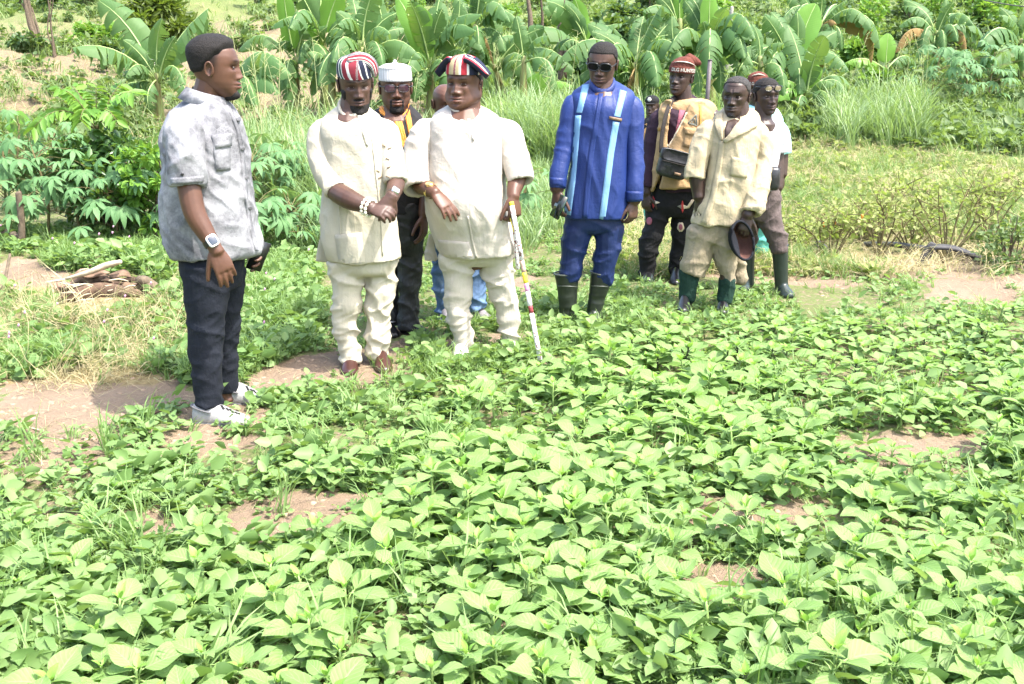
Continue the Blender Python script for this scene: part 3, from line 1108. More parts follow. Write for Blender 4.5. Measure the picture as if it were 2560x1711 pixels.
def mottled():
    t = NT('grey_white_printed_cotton').set(.85, .2)
    tc = t.n('TexCoord').outputs['Object']
    n1 = t.noise(3.3, 5, .65, dist=.6)
    n2 = t.noise(26, 4, .7)
    v = t.n('TexVoronoi', i_Scale=52.0, feature='DISTANCE_TO_EDGE'); t.l(tc, v.inputs['Vector'])
    ring = t.ramp(v.outputs['Distance'], [(.02, (1, 1, 1)), (.12, (0, 0, 0))])
    patch = t.ramp(t.noise(4.5, 3, .6), [(.48, (0, 0, 0)), (.60, (1, 1, 1))])
    base = t.ramp(t.math('ADD', t.math('MULTIPLY', n1, .75), t.math('MULTIPLY', n2, .3)), [(.34, (.05, .05, .055)), (.48, (.14, .14, .15)), (.63, (.31, .31, .325))])
    c = t.mix(t.math('MULTIPLY', t.math('MULTIPLY', ring, patch), .75), base, (.20, .20, .21))
    c = t.mix(t.ramp(t.noise(70, 3, .8), [(.6, (0, 0, 0)), (.72, (.5, .5, .5))]), c, (.16, .16, .17))
    a = t.attr('tint')
    t.base(t.mix(1.0, c, a.outputs['Color'], 'MULTIPLY'))
    t.bump(t.math('ADD', t.math('MULTIPLY', n2, .4), t.math('MULTIPLY', t.noise(36, 3, dist=1.2), .8)), .3, .012)
    return t.mat
M['mottled'] = mottled()

def woven_stripes(name, stops, reps, skew, rough=.8):
    t = NT(name).set(rough, .2)
    u = t.attr('uvp'); sx = t.n('SeparateXYZ'); t.l(u.outputs['Vector'], sx.inputs[0])
    f = t.math('FRACT', t.math('ADD', t.math('MULTIPLY', sx.outputs[0], reps), t.math('MULTIPLY', sx.outputs[1], skew)))
    c = t.ramp(f, stops, 'CONSTANT')
    c = t.mix(t.math('MULTIPLY', t.noise(60, 3), .3), c, (.02, .02, .02))
    t.base(c)
    w = t.n('TexWave', i_Scale=90.0); t.l(t.n('TexCoord').outputs['Object'], w.inputs['Vector'])
    t.bump(t.math('ADD', w.outputs['Fac'], t.noise(50, 3)), .25, .004)
    return t.mat
_wine, _navy, _ivory, _green, _red = (.20, .022, .035), (.014, .018, .040), (.64, .62, .58), (.020, .075, .050), (.34, .022, .035)
M['asooke'] = woven_stripes('wine_navy_woven_stripes', [(0, _wine), (.12, _ivory), (.16, _navy), (.30, _ivory), (.34, _navy), (.48, _ivory), (.52, _green), (.60, _ivory), (.63, _wine), (.78, _ivory), (.86, _wine)], 3.0, .30)
M['asooke2'] = woven_stripes('red_white_navy_stripes', [(0, (.42, .34, .19)), (.03, _ivory), (.048, _red), (.10, _ivory), (.118, _navy), (.21, _ivory), (.23, _red), (.36, _navy), (.55, _ivory), (.58, _red), (.72, _navy), (.86, _ivory), (.875, _red), (.925, (.42, .34, .19))], 1.0, 0.0)
M['asooke3'] = woven_stripes('navy_white_edge_stripes', [(0, _navy), (.30, _ivory), (.36, _red), (.46, _navy), (.80, _ivory), (.86, _navy)], 1.0, 0.0)
M['kufi'] = woven_stripes('white_ribbed_cap_cloth', [(0, (.66, .64, .63)), (.55, (.24, .23, .24)), (.68, (.66, .64, .63)), (.85, (.40, .39, .40))], 34.0, 1.5)

def adire():
    t = NT('black_brown_tie_dye').set(.8, .2)
    c = t.ramp(t.noise(5, 4, .6, dist=.8), [(.0, (.014, .014, .016)), (.60, (.018, .017, .018)), (.68, (.20, .075, .03)), (.76, (.05, .025, .02))])
    t.base(c); t.bump(t.noise(36, 3, dist=1.2), .3, .012)
    return t.mat
M['adire'] = adire()
def embroidery():
    t = NT('orange_embroidery').set(.7, .3)
    u = t.attr('uvp'); sx = t.n('SeparateXYZ'); t.l(u.outputs['Vector'], sx.inputs[0])
    f = t.math('PINGPONG', t.math('ADD', t.math('MULTIPLY', sx.outputs[0], 4), t.math('MULTIPLY', t.noise(40, 2), .5)), .5)
    t.base(t.ramp(f, [(.0, (.30, .08, .015)), (.12, (.72, .24, .03)), (.5, (.80, .36, .07))]))
    t.bump(t.math('ADD', f, t.noise(160, 2)), .8, .008)
    return t.mat
M['embroid'] = embroidery()
def jeans():
    t = NT('blue_denim').set(.8, .2)
    t.base(t.ramp(t.noise(6, 5, .65), [(.3, (.03, .06, .13)), (.6, (.11, .18, .30)), (.75, (.24, .31, .42))]))
    t.bump(t.noise(34, 4, dist=1), .4, .012)
    return t.mat
M['jeans'] = jeans()
def speckle():
    t = NT('speckled_bead_covering').set(.55, .4)
    v = t.n('TexVoronoi', i_Scale=150.0); t.l(t.n('TexCoord').outputs['Object'], v.inputs['Vector'])
    t.base(t.ramp(v.outputs['Color'], [(0, (.72, .68, .66)), (.52, (.72, .68, .66)), (.58, (.10, .05, .05)), (.66, (.60, .56, .54)), (.80, (.28, .07, .05))], 'CONSTANT'))
    t.bump(v.outputs['Distance'], .6, .004)
    return t.mat
M['speckle'] = speckle()
M['yellowband'] = plain('yellow_beads', (.75, .58, .04), .5, .4, bump=.4, bscale=200)
M['pinkband'] = plain('pink_beads', (.58, .24, .46), .5, .4, bump=.4, bscale=200)
M['tanband'] = plain('tan_beads', (.42, .28, .22), .5, .4, bump=.4, bscale=200)
M['whiteband'] = plain('white_beads', (.74, .70, .70), .5, .4, bump=.4, bscale=200)
M['maroonband'] = plain('maroon_beads', (.20, .03, .035), .5, .4, bump=.4, bscale=200)

# fold presets: amplitude, (frequencies x, y, z, skew), seed, where
def above(z0, z1): return lambda L: sstep(z0, z1, L[:, 2])
def below(z0, z1): return lambda L: sstep(z1, z0, L[:, 2])
def LEGF(k=1.0, lo=1.0): return [(.022 * k, (5, 5, 13, 5), 3, lambda L: .35 + .65 * sstep(lo, .1, L[:, 2])), (.009 * k, (10, 10, 20, -9), 5, None)]
def TUNIC(k=1.0): return [(.020 * k, (9, 9, 1.6, 1.2), 11, below(.75, 1.15)), (.016 * k, (5, 5, 3, 6), 12, above(.6, 1.0)), (.006 * k, (10, 10, 9, 11), 13, None)]
def SHIRT(k=1.0): return [(.020 * k, (6, 6, 6, 5), 21, None), (.010 * k, (11, 11, 13, 9), 22, None)]
def SHARP(k=1.0): return [(.007 * k, (4, 4, 26, 9), 31, lambda L: sstep(.9, .5, L[:, 2])), (.012 * k, (6, 6, 9, 9), 32, None)]

def belt_watch(p, a, b, at, face_dir, mat_band, mat_case, r_px, w=.018, face=.019, glass=None, square=True):
    """watch round the wrist line a->b at fraction `at`"""
    a, b = np.asarray(a), np.asarray(b)
    c = a + (b - a) * at; ax = unit(b - a)
    r = r_px
    g = tube([c - ax * w / 2, c + ax * w / 2], [r, r], 18, 1, caps=(False, False), rnd=False)
    o = part(g, 'wristwatch', M[mat_band], p.root)
    n = unit(np.asarray(face_dir, float) - np.dot(face_dir, ax) * ax)
    s2 = np.cross(ax, n)
    def plate(size, h0, h1, e):
        k = np.arange(20) / 20 * 2 * math.pi
        cx = np.sign(np.cos(k)) * np.abs(np.cos(k)) ** e; sx = np.sign(np.sin(k)) * np.abs(np.sin(k)) ** e
        ring = lambda s_, h: c + n * (r + h) + size * s_ * (cx[:, None] * ax * 1.12 + sx[:, None] * s2)
        return rings_geo([ring(1, h0), ring(1, h1 - .001), ring(.92, h1)], (False, True))
    part(plate(face, -.006, .008, .5 if square else 1), 'watch_case', M[mat_case], p.root, parent=o)
    part(plate(face * .8, .006, .0088, .5 if square else 1), 'watch_face', M[glass or 'watchglass'], p.root, parent=o)

# ================= man in the grey shirt, in profile on the left
p = Person(4.6, (520, 1035), 'man in mottled grey short sleeved shirt and black trousers standing in profile', SK[0])
p.head(540, 173, 103, 247, yaw=97, pitch=2, stubble=.35, nose=1.0, open=.6, fade=1)
p.tube([(503, 300, 0, 44), (512, 262, 0, 38), (524, 215, 0, 36), (533, 180, 0, 38)], p.body)
p.tube([(500, 300, 0, 60), (505, 420, 0, 70), (520, 600, 0, 66), (525, 700, 0, 52)], p.body)
E1, W1 = (483, 520, -.27, 26), (534, 613, -.30, 17)
p.tube([(464, 330, -.18, 26), (466, 400, -.24, 28), (472, 462, -.26, 29), (486, 530, -.28, 28), (510, 575, -.29, 24), (536, 617, -.30, 17.5), (545, 632, -.30, 18)], p.body, nseg=14)
p.hand(p.P(538, 622, -.30), p.P(569, 690, -.30) - p.P(536, 617, -.30), (.45, -.85, .25), thumb=-1, curl=(.16, .22, .15), size=1.05, spread=.5, thumb_curl=.1, thumb_out=.45)
p.tube([(520, 330, .2, 32), (535, 420, .25, 29), (555, 500, .26, 27), (600, 560, .25, 22), (634, 603, .24, 16)], p.body)
p.hand(p.P(634, 603, .24), p.P(655, 660, .2) - p.P(634, 603, .24), (.7, .6, .1), thumb=1, curl=(.4, .5, .4), size=1.0)
p.tube([(522, 960, -.1, 20), (522, 1020, -.1, 19), (525, 1040, -.1, 22)], p.body)
p.tube([(566, 930, .14, 20), (566, 985, .14, 19), (570, 1000, .14, 22)], p.body)
p.finish_body(.0052)
p.hair('hightop'); p.beard('chin', th=.006)
g = Geo()
p.rows([(252, 478, 556, .075), (268, 456, 569, .125), (292, 428, 585, .175), (325, 416, 600, .20), (380, 413, 612, .21), (460, 412, 618, .21), (540, 414, 632, .205), (615, 420, 650, .20), (642, 428, 650, .195), (652, 440, 630, .19)], g, hollow=.09)
p.tube([(462, 290, -.12, 34), (457, 318, -.19, 44), (460, 365, -.235, 47), (465, 420, -.255, 44), (468, 464, -.265, 41)], g, hollow=.07, nseg=18)
p.tube([(520, 290, .12, 34), (535, 330, .2, 42), (548, 400, .24, 42), (560, 462, .25, 38)], g, hollow=.07, nseg=18)
o, bv = p.cloth(g, 'shirt', M['mottled'], folds=SHIRT(1.0))
# collar, placket, pocket, sleeve stud
g = Geo()
cc = []
for t in np.linspace(-2.55, 2.55, 22):
    x, y = math.cos(t), math.sin(t)
    drop = .020 * sstep(1.5, 2.4, abs(t))
    up_ = p.P(516, 214 + 46 * (x * .5 + .5), 0)
    cx_ = p.P(509 + 3, 250, 0)
    base = np.array([cx_[0] + (.108) * x, p.Y + .105 * y, cx_[2] + .006 - .050 * (x * .5 + .5)])
    top = np.array([cx_[0] + .084 * x + .010, p.Y + .080 * y, base[2] + .056])
    fold = np.array([cx_[0] + .122 * x, p.Y + .118 * y, base[2] + .012 - .03 * (x * .5 + .5)])
    cc.append([base, top, top + (fold - top) * .12 + [0, 0, .006], fold, fold + (base - fold) * .12])
A = np.array(cc); n, k = A.shape[:2]
i = np.arange(n - 1)[:, None] * k; j = np.arange(k - 1)[None]
g.add(A, np.stack([i + j, i + j + 1, i + k + j + 1, i + k + j], -1).reshape(-1, 4))
part(g, 'collar', M['mottled'], p.root)
p.strip(bv, [[(568, 272), (590, 325), (602, 400), (608, 470), (620, 560), (640, 640)], [(576, 272), (598, 325), (610, 400), (615, 470), (628, 560), (650, 640)]], 'placket', M['mottled'], 2, 24, .006)
p.strip(bv, [(530, 345), (572, 338), (575, 425), (540, 428)], 'chest_pocket', M['mottled'], 4, 8, .006)
p.strip(bv, [(527, 340), (576, 334), (574, 366), (536, 372)], 'pocket_flap', M['mottled'], 4, 4, .012)
for q in (300, 372, 445, 520): p.blob(bv, [(594 + (q - 300) * .13 + 5 * math.cos(a), q + 5 * math.sin(a)) for a in np.arange(8) * .785], 'button', M['clogdark'], .009)
p.blob(bv, [(456 + 3.4 * math.cos(a), 436 + 3.4 * math.sin(a)) for a in np.arange(8) * .785], 'button', M['blackplastic'], .006)
p.strip(bv, [(426, 446), (508, 440), (507, 456), (428, 462)], 'sleeve_hem', M['mottled'], 8, 3, .004)
g = Geo()
p.rows([(610, 452, 605, .155), (650, 455, 606, .16), (690, 462, 606, .165), (730, 470, 600, .14)], g)
p.tube([(516, 670, -.07, 62), (515, 740, -.085, 54), (515, 800, -.09, 46), (514, 850, -.095, 43), (518, 930, -.1, 37), (522, 990, -.1, 33), (524, 1012, -.1, 32)], g, hollow=.05, nseg=20)
p.tube([(562, 670, .09, 52), (560, 740, .1, 46), (560, 845, .12, 36), (564, 920, .13, 28), (567, 976, .14, 25)], g, hollow=.05, nseg=20)
p.cloth(g, 'trousers', M['navyblack'], folds=LEGF(.55))
# watch
belt_watch(p, p.P(505, 572, -.29), p.P(537, 620, -.30), .72, (.45, -.85, .35), 'blackplastic', 'white', p.k(526, 608, -.3) * 20.5, w=.026, face=.0235)
# clogs
for (hx, hy, tx, ty, dy) in ((484, 1050, 628, 1070, -.12), (560, 1000, 676, 1008, .16)):
    Yc = p.Y + dy
    a, b = p.P(hx, hy, dy), p.P(tx, ty, dy)
    a[2] = max(a[2], H(a[0], a[1]) - .01); b[2] = H(b[0], b[1]) - .005
    g = shoe_geo(a, b, .055, .098)
    o = part(g, 'clog', M['clog'], p.root)
    g = shoe_geo(a - [.006, 0, .012], b + [.006, 0, -.012], .060, .035)
    part(g, 'clog_sole', M['clogdark'], p.root, parent=o)
    d = unit(b - a); sd = np.cross(d, (0, 0, 1))
    L = np.linalg.norm(b - a)
    g = Geo()
    me_b = BVHTree.FromPolygons(*(lambda gg: ([tuple(v) for v in gg.verts()], [tuple(int(x) for x in q) for q in np.concatenate(gg.Q)]))(shoe_geo(a, b, .055, .098)))
    for t, u in ((.52, .15), (.54, .50), (.56, .85), (.61, .32), (.63, .68), (.66, .05), (.69, .5), (.71, .85), (.75, .25), (.77, .65), (.81, .45)):
        o0 = a + d * L * t + sd * (.02 + .09 * u) + np.array([0, 0, .3])
        h = me_b.ray_cast(Vector(o0), Vector(unit(a + d * L * t + np.array([0, 0, .02]) - o0)), 2)
        if h[0] is None: continue
        n_ = np.array(h[1]); n_ = n_ if n_[2] > -.2 else -n_
        c = np.array(h[0]) + n_ * .0015
        e1 = unit(np.cross(n_, d)); e2 = np.cross(n_, e1)
        k = np.arange(8) / 8 * 2 * math.pi
        g.add(np.concatenate([[c], c + .0066 * (np.cos(k)[:, None] * e1 + 1.2 * np.sin(k)[:, None] * e2)]), None, [(0, 1 + q, 1 + (q + 1) % 8) for q in range(8)])
    part(g, 'vent_hole', M['hole'], p.root, parent=o)
    st = [a + d * L * .38 + sd * s_ * .046 * math.sin(f) + d * (-.30 * L * math.cos(f) if True else 0) * .0 + np.array([0, 0, .055]) for s_, f in ()]
    strap = []
    for f in np.linspace(0, math.pi, 9):
        strap.append(a + d * L * (.36 - .36 * math.sin(f)) + sd * (.05 * math.cos(f)) + np.array([0, 0, .06 + .015 * math.sin(f)]))
    part(tube(strap, [.010] * 9, 8, 2, flat=.4), 'heel_strap', M['clogdark'], p.root, parent=o)
# phone in his far hand
ph = box_geo(p.P(646, 640, .17), .075, .010, .15, Matrix.Rotation(R(25), 3, 'Y') @ Matrix.Rotation(R(30), 3, 'Z'))
e = empty('phone', p.P(646, 640, .17), 'black phone held low in the far hand of the man in the grey shirt', 'phone')
part(ph, 'case', M['blackplastic'], e)

# ================= man in the cream tunic with the wine striped cap
p = Person(5.38, (905, 915), 'bearded man in cream tunic with hands folded wearing a wine striped cap', SK[1])
p.head(889, 214, 150, 274, yaw=17, pitch=12, roll=-3, open=.2, frown=1, nose=.9, lip=(1.1, .85, .85), stubble=.4)
p.tube([(878, 310, 0, 44), (880, 280, 0, 33), (884, 240, 0, 31)], p.body)
p.tube([(876, 300, 0, 70), (880, 420, 0, 80), (890, 560, 0, 74), (900, 670, 0, 60)], p.body)
p.tube([(812, 335, -.01, 22), (808, 400, -.04, 24), (826, 464, -.11, 25), (872, 498, -.24, 26), (916, 516, -.30, 18), (930, 522, -.31, 18)], p.body, nseg=14)
p.tube([(962, 335, -.01, 20), (980, 400, -.04, 21), (990, 452, -.11, 23), (984, 480, -.22, 20), (976, 500, -.30, 17)], p.body, nseg=14)
p.hand(p.P(920, 518, -.31), p.P(975, 534, -.36) - p.P(920, 518, -.31), (.25, -.75, .62), thumb=1, curl=(.35, .6, .5), size=.96, spread=.4, thumb_curl=.1, thumb_out=.5)
p.hand(p.P(980, 490, -.30), p.P(945, 545, -.33) - p.P(980, 490, -.30), (.25, -.9, .3), thumb=1, curl=(.3, .5, .4), size=.92, spread=.3)
p.finish_body(.0055)
p.hair('buzz'); p.beard('full', th=.011)
g = Geo()
p.rows([(264, 850, 908, .07), (276, 832, 926, .10), (294, 808, 948, .125), (330, 800, 964, .145), (390, 806, 974, .155), (450, 808, 982, .165), (520, 806, 985, .165), (570, 807, 990, .165), (620, 811, 995, .165), (660, 826, 999, .16)], g, tilt=0.05, hollow=.09)
p.tube([(824, 300, 0, 32), (804, 335, -.01, 34), (803, 385, -.04, 35), (816, 435, -.09, 33), (842, 478, -.155, 30)], g, hollow=.09, nseg=20)
p.tube([(940, 300, 0, 32), (962, 335, -.01, 33), (978, 390, -.05, 31), (989, 455, -.12, 28)], g, hollow=.09, nseg=20)
o, bv = p.cloth(g, 'tunic', M['cream'], folds=TUNIC(.8))
p.neckband('neckband', 'cream', .010, .012, 1.0, 1.05)
p.strip(bv, [[(893, 290), (905, 330), (916, 366)], [(901, 289), (913, 330), (920, 366)]], 'placket', M['cream'], 2, 10, .005)
p.strip(bv, [(838, 588), (905, 582), (912, 665), (850, 670)], 'hem_pocket', M['cream'], 4, 8, .006)
for (x, y, sgn) in ((955, 362, 1), (970, 372, -1), (965, 395, 1), (968, 420, -1), (940, 425, 1), (945, 445, -1), (966, 440, 1)):
    p.strip(bv, [(x, y), (x + 9, y + 4 * sgn), (x + 9, y + 4 * sgn + 2), (x, y + 2)], 'embroidered_sprig', M['bronze'], 3, 2, .004)
for L_ in ([(928, 340), (950, 540), (955, 640)], [(846, 500), (850, 580), (852, 660)]):
    p.strip(bv, [L_, [(a + 2.5, b) for a, b in L_]], 'seam', M['cream'], 2, 24, .005)
# back panel of the tunic showing past the side slit
g = Geo()
p.tube([(816, 560, .12, 8), (808, 612, .15, 14), (804, 656, .16, 18)], g, flat=.28, up=(0, 1, 0), rnd=False)
p.cloth(g, 'back_panel', M['cream'], folds=TUNIC(.5))
g = Geo()
p.rows([(600, 822, 986, .13), (640, 826, 984, .13), (680, 832, 980, .12), (694, 840, 976, .09)], g)
p.tube([(866, 660, -.01, 46), (866, 735, -.02, 38), (864, 800, -.03, 31), (868, 850, -.03, 26), (876, 885, -.03, 26), (878, 902, -.03, 27)], g, hollow=.05, nseg=20)
p.tube([(950, 650, .04, 42), (950, 720, .03, 36), (944, 790, .02, 29), (942, 835, .02, 28), (944, 870, .02, 27), (950, 893, .02, 23)], g, hollow=.05, nseg=20)
p.cloth(g, 'trousers', M['cream'], folds=LEGF(1.25))
for (ax, ay, bx, by, dy) in ((880, 898, 888, 926, .05), (950, 890, 976, 912, .08)):
    a = p.P(ax, ay, dy); b = np.array([a[0] + (bx - ax) * p.k(ax, ay), a[1] - .24, 0])
    a[2] = H(a[0], a[1]); b[2] = H(b[0], b[1])
    part(shoe_geo(a, b, .05, .085), 'shoe', M['brownshoe'], p.root)
g = p.hat([(.046, .081, .097, .108, 0), (.062, .083, .098, .110, 0), (.088, .083, .096, .104, .002), (.112, .078, .088, .088, .006), (.132, .062, .066, .064, .012), (.142, .035, .034, .036, .016), (.144, .004, .004, .004, .018)], 'cap', None)
V_ = g.V[0]; V_ += np.stack([0 * V_[:, 0], 0 * V_[:, 0], .004 * np.sin(V_[:, 0] * 60)], -1) * (V_[:, 2:3] > .08)
o = p.hpart(g, 'cap', M['asooke'])
fl = Geo()
tube([(-.03, -.055, .130), (.03, -.062, .135), (.072, -.052, .110), (.090, -.035, .070), (.094, -.025, .048)], [.020, .030, .032, .030, .016], 14, 4, flat=.30, up=(.5, -.8, .5), geo=fl)
part(p.toworld(fl), 'cap_flap', M['asooke'], p.root, parent=o)
# ivory bead bracelets on his right wrist, watch on the left
for q, off in ((0, -.012), (1, .014)):
    g = Geo()
    a, b = p.P(890, 506, -.26), p.P(928, 521, -.31); ax = unit(b - a); c = a + (b - a) * .82 + ax * off
    e1 = unit(np.cross(ax, (0, 0, 1))); e2 = np.cross(ax, e1)
    rr = p.k(916, 516, -.3) * 21
    bo = None
    for t in range(12):
        f = t / 12 * 2 * math.pi
        cc_ = c + rr * (math.cos(f) * e1 + math.sin(f) * e2)
        n_ = math.cos(f) * e1 + math.sin(f) * e2; tg_ = np.cross(ax, n_)
        tube([cc_ - tg_ * .008, cc_ - tg_ * .004, cc_ + tg_ * .004, cc_ + tg_ * .008], [.006, .0085, .0085, .006], 8, 1, geo=g)
    part(g, 'bracelet', M['bead'], p.root)
belt_watch(p, p.P(986, 470, -.18), p.P(978, 497, -.29), .72, (.5, -.6, .6), 'blackplastic', 'steel', p.k(983, 488, -.26) * 18, face=.020, glass='steel')

# ================= man in the black tunic and white cap behind
p = Person(6.1, (1010, 850), 'man in black tunic with orange embroidered neck wearing a white cap and tinted glasses', SK[0])
p.head(989, 222, 158, 276, yaw=10, pitch=3, nose=1.05, stubble=.4, fat=.5)
p.tube([(990, 310, 0, 42), (990, 284, 0, 33), (990, 240, 0, 31)], p.body)
p.tube([(990, 300, 0, 66), (1000, 420, 0, 74), (1010, 560, 0, 66)], p.body)
p.tube([(1062, 330, 0, 30), (1075, 420, -.02, 28), (1068, 500, -.08, 22), (1060, 540, -.1, 16)], p.body)
p.hand(p.P(1060, 540, -.1), (0, -.2, -1), (.9, -.3, 0), thumb=-1)
p.tube([(925, 330, 0, 30), (920, 420, 0, 28), (930, 500, -.06, 22), (935, 540, -.1, 16)], p.body)
p.hand(p.P(935, 540, -.1), (0, -.2, -1), (-.9, -.3, 0), thumb=1)
p.finish_body(.0062)
p.hair('buzz'); p.beard('goatee', th=.005)
p.glasses(z=.008, lens='brownlens', w=.027, h=.0185, rim=.0018)
g = Geo()
p.rows([(270, 958, 1022, .075), (284, 934, 1044, .11), (305, 918, 1058, .13), (350, 916, 1062, .15), (430, 918, 1062, .155), (500, 920, 1060, .155), (536, 922, 1058, .155)], g, tilt=0.05, hollow=.09)
p.tube([(930, 305, 0, 32), (918, 360, 0, 36), (918, 430, -.02, 33)], g, hollow=.08)
p.tube([(1048, 305, 0, 32), (1066, 360, 0, 36), (1074, 430, -.02, 33), (1070, 490, -.06, 30)], g, hollow=.08)
o, bv = p.cloth(g, 'tunic', M['adire'], folds=SHIRT(.8))
for nm, L_, R_ in (('embroidered_neck', [(942, 266), (950, 284), (972, 298), (990, 303)], [(954, 262), (962, 276), (978, 287), (992, 292)]), ('embroidered_neck', [(1024, 262), (1018, 280), (1005, 294), (992, 303)], [(1012, 262), (1008, 274), (1000, 286), (990, 292)])):
    p.strip(bv, [L_, R_], nm, M['embroid'], 3, 10, .006)
p.strip(bv, [[(985, 300), (994, 330), (1004, 366), (1017, 378)], [(1004, 299), (1011, 330), (1020, 360), (1018, 378)]], 'embroidered_placket', M['embroid'], 4, 16, .006)
p.strip(bv, [[(1014, 296), (1020, 330), (1028, 358), (1019, 378)], [(1024, 276), (1031, 320), (1032, 352), (1020, 378)]], 'embroidered_placket', M['embroid'], 4, 16, .006)
g = Geo()
p.rows([(510, 926, 1062, .15), (550, 930, 1062, .155), (600, 940, 1060, .15), (640, 950, 1056, .12)], g)
p.tube([(1022, 590, -.02, 38), (1024, 680, -.03, 30), (1022, 760, -.03, 26), (1020, 822, -.03, 27)], g, hollow=.04)
p.tube([(968, 590, .04, 36), (972, 680, .04, 29), (976, 760, .04, 24), (978, 812, .04, 25)], g, hollow=.04)
p.cloth(g, 'jeans', M['satinblack'], folds=LEGF(.7))
for (ax, ay, bx, by) in ((1005, 838, 1084, 850), (972, 822, 984, 850)):
    a, b = p.P(ax, ay, .02), p.P(bx, by, -.12); a[2] = H(a[0], a[1]); b[2] = H(b[0], b[1])
    o = part(shoe_geo(a, b, .05, .085), 'shoe', M['blackshoe'], p.root)
    m_ = a + (b - a) * .42 + np.array([0, 0, .088])
    sd = unit(np.cross(b - a, (0, 0, 1)))
    part(tube([m_ - sd * .03, m_ + sd * .03], [.004, .004], 8, 2), 'buckle', M['steel'], p.root, parent=o)
g = p.hat([(.040, .082, .098, .110, 0), (.050, .083, .099, .110, 0), (.095, .079, .092, .100, 0), (.102, .080, .093, .100, 0), (.108, .072, .084, .090, 0), (.118, .050, .056, .060, 0), (.122, .020, .022, .022, 0), (.126, .010, .010, .010, 0), (.136, .007, .007, .007, 0), (.139, .002, .002, .002, 0)], 'cap', None)
p.hpart(g, 'cap', M['kufi'])

# ================= the large man in ivory with the dog-ear cap
p = Person(5.75, (1195, 860), 'large man in loose ivory tunic wearing a red white and navy winged cap', SK[0])
p.head(1160, 214, 150, 273, yaw=-22, pitch=1, roll=2, fat=1.6, wide=1.06, nose=1.2, open=.6, gaze=-.6, lip=(1.2, .85, .85))
p.tube([(1164, 310, 0, 46), (1164, 282, 0, 40), (1163, 240, 0, 37)], p.body)
p.tube([(1164, 300, 0, 86), (1165, 420, 0, 104), (1172, 560, 0, 96), (1185, 650, 0, 66)], p.body)
p.tube([(1070, 335, -.01, 26), (1048, 400, -.04, 28), (1050, 456, -.11, 23), (1070, 473, -.21, 19), (1090, 485, -.28, 14.5)], p.body, nseg=14)
p.hand(p.P(1086, 482, -.27), p.P(1138, 540, -.34) - p.P(1086, 482, -.27), (.55, -.70, .40), thumb=1, curl=(.18, .22, .16), size=1.06, spread=.7, thumb_curl=.05, thumb_out=.45)
p.tube([(1258, 335, -.01, 26), (1286, 400, -.04, 27), (1292, 446, -.11, 24), (1284, 480, -.18, 18), (1284, 496, -.21, 15)], p.body, nseg=14)
p.hand(p.P(1284, 492, -.21), p.P(1288, 545, -.23) - p.P(1284, 492, -.21), (.62, -.72, .25), thumb=-1, curl=(.55, .95, .8), size=1.0, spread=.3, thumb_curl=.15, thumb_out=.4)
p.finish_body(.0056)
p.hair('buzz')
g = Geo()
p.rows([(264, 1128, 1190, .08), (278, 1098, 1220, .12), (298, 1078, 1248, .155), (335, 1074, 1258, .185), (390, 1074, 1256, .225), (450, 1070, 1260, .26), (500, 1066, 1263, .265, -.02), (545, 1070, 1272, .25, -.02), (590, 1080, 1288, .225), (625, 1094, 1296, .205), (645, 1110, 1290, .20)], g, n=34, tilt=0.038, hollow=.09)
p.tube([(1090, 304, 0, 36), (1064, 338, -.01, 38), (1049, 390, -.04, 38), (1044, 435, -.09, 38), (1048, 474, -.15, 38)], g, hollow=.12, nseg=22)
p.tube([(1240, 304, 0, 36), (1264, 338, -.01, 37), (1284, 385, -.04, 35), (1294, 420, -.09, 33), (1302, 454, -.13, 32)], g, hollow=.12, nseg=22)
o, bv = p.cloth(g, 'tunic', M['pinkcream'], folds=SHARP(.7) + TUNIC(.6))
p.neckband('neckband', 'pinkcream', .010, .012, 1.0, 1.05)
p.strip(bv, [[(1166, 292), (1174, 320), (1182, 352)], [(1173, 292), (1181, 320), (1186, 352)]], 'placket', M['pinkcream'], 2, 8, .005)
p.strip(bv, [(1096, 600), (1172, 606), (1182, 642), (1112, 660)], 'hem_pocket', M['pinkcream'], 4, 6, .006)
p.strip(bv, [[(1168, 540), (1178, 600), (1188, 645)], [(1172, 540), (1183, 600), (1194, 645)]], 'seam', M['pinkcream'], 2, 12, .006)
for pts in ([(1080, 585, .14, 8), (1076, 620, .17, 14), (1078, 652, .18, 18)], [(1276, 600, .14, 8), (1282, 625, .17, 14), (1282, 645, .18, 16)]):
    g = Geo(); p.tube(pts, g, flat=.28, up=(0, 1, 0), rnd=False)
    p.cloth(g, 'back_panel', M['pinkcream'], folds=TUNIC(.5))
g = Geo()
p.rows([(580, 1090, 1282, .17), (620, 1096, 1278, .17), (650, 1100, 1274, .15), (668, 1110, 1270, .11)], g)
p.tube([(1142, 640, -.02, 50), (1144, 710, -.03, 36), (1147, 786, -.05, 29), (1156, 835, -.05, 24), (1160, 866, -.05, 24)], g, hollow=.04, nseg=20)
p.tube([(1236, 640, .0, 46), (1250, 710, -.01, 35), (1262, 760, -.02, 30), (1272, 820, -.03, 23), (1277, 864, -.03, 22)], g, hollow=.04, nseg=20)
p.cloth(g, 'trousers', M['pinkcream_trouser'], folds=LEGF(1.2))
for (ax, ay, bx, by) in ((1160, 862, 1152, 884), (1277, 862, 1285, 884)):
    a = p.P(ax, ay, .02); b = np.array([a[0] + (bx - ax) * .0025, a[1] - .24, 0]); a[2] = H(a[0], a[1]); b[2] = H(b[0], b[1])
    part(shoe_geo(a, b, .05, .07), 'shoe', M['whiterubber'], p.root)
g = p.hat([(.052, .086, .100, .108, 0), (.066, .086, .100, .108, 0), (.095, .082, .096, .100, 0), (.118, .070, .084, .084, 0), (.134, .048, .058, .056, 0), (.142, .022, .026, .026, 0), (.144, .004, .004, .004, 0)], 'cap', None)
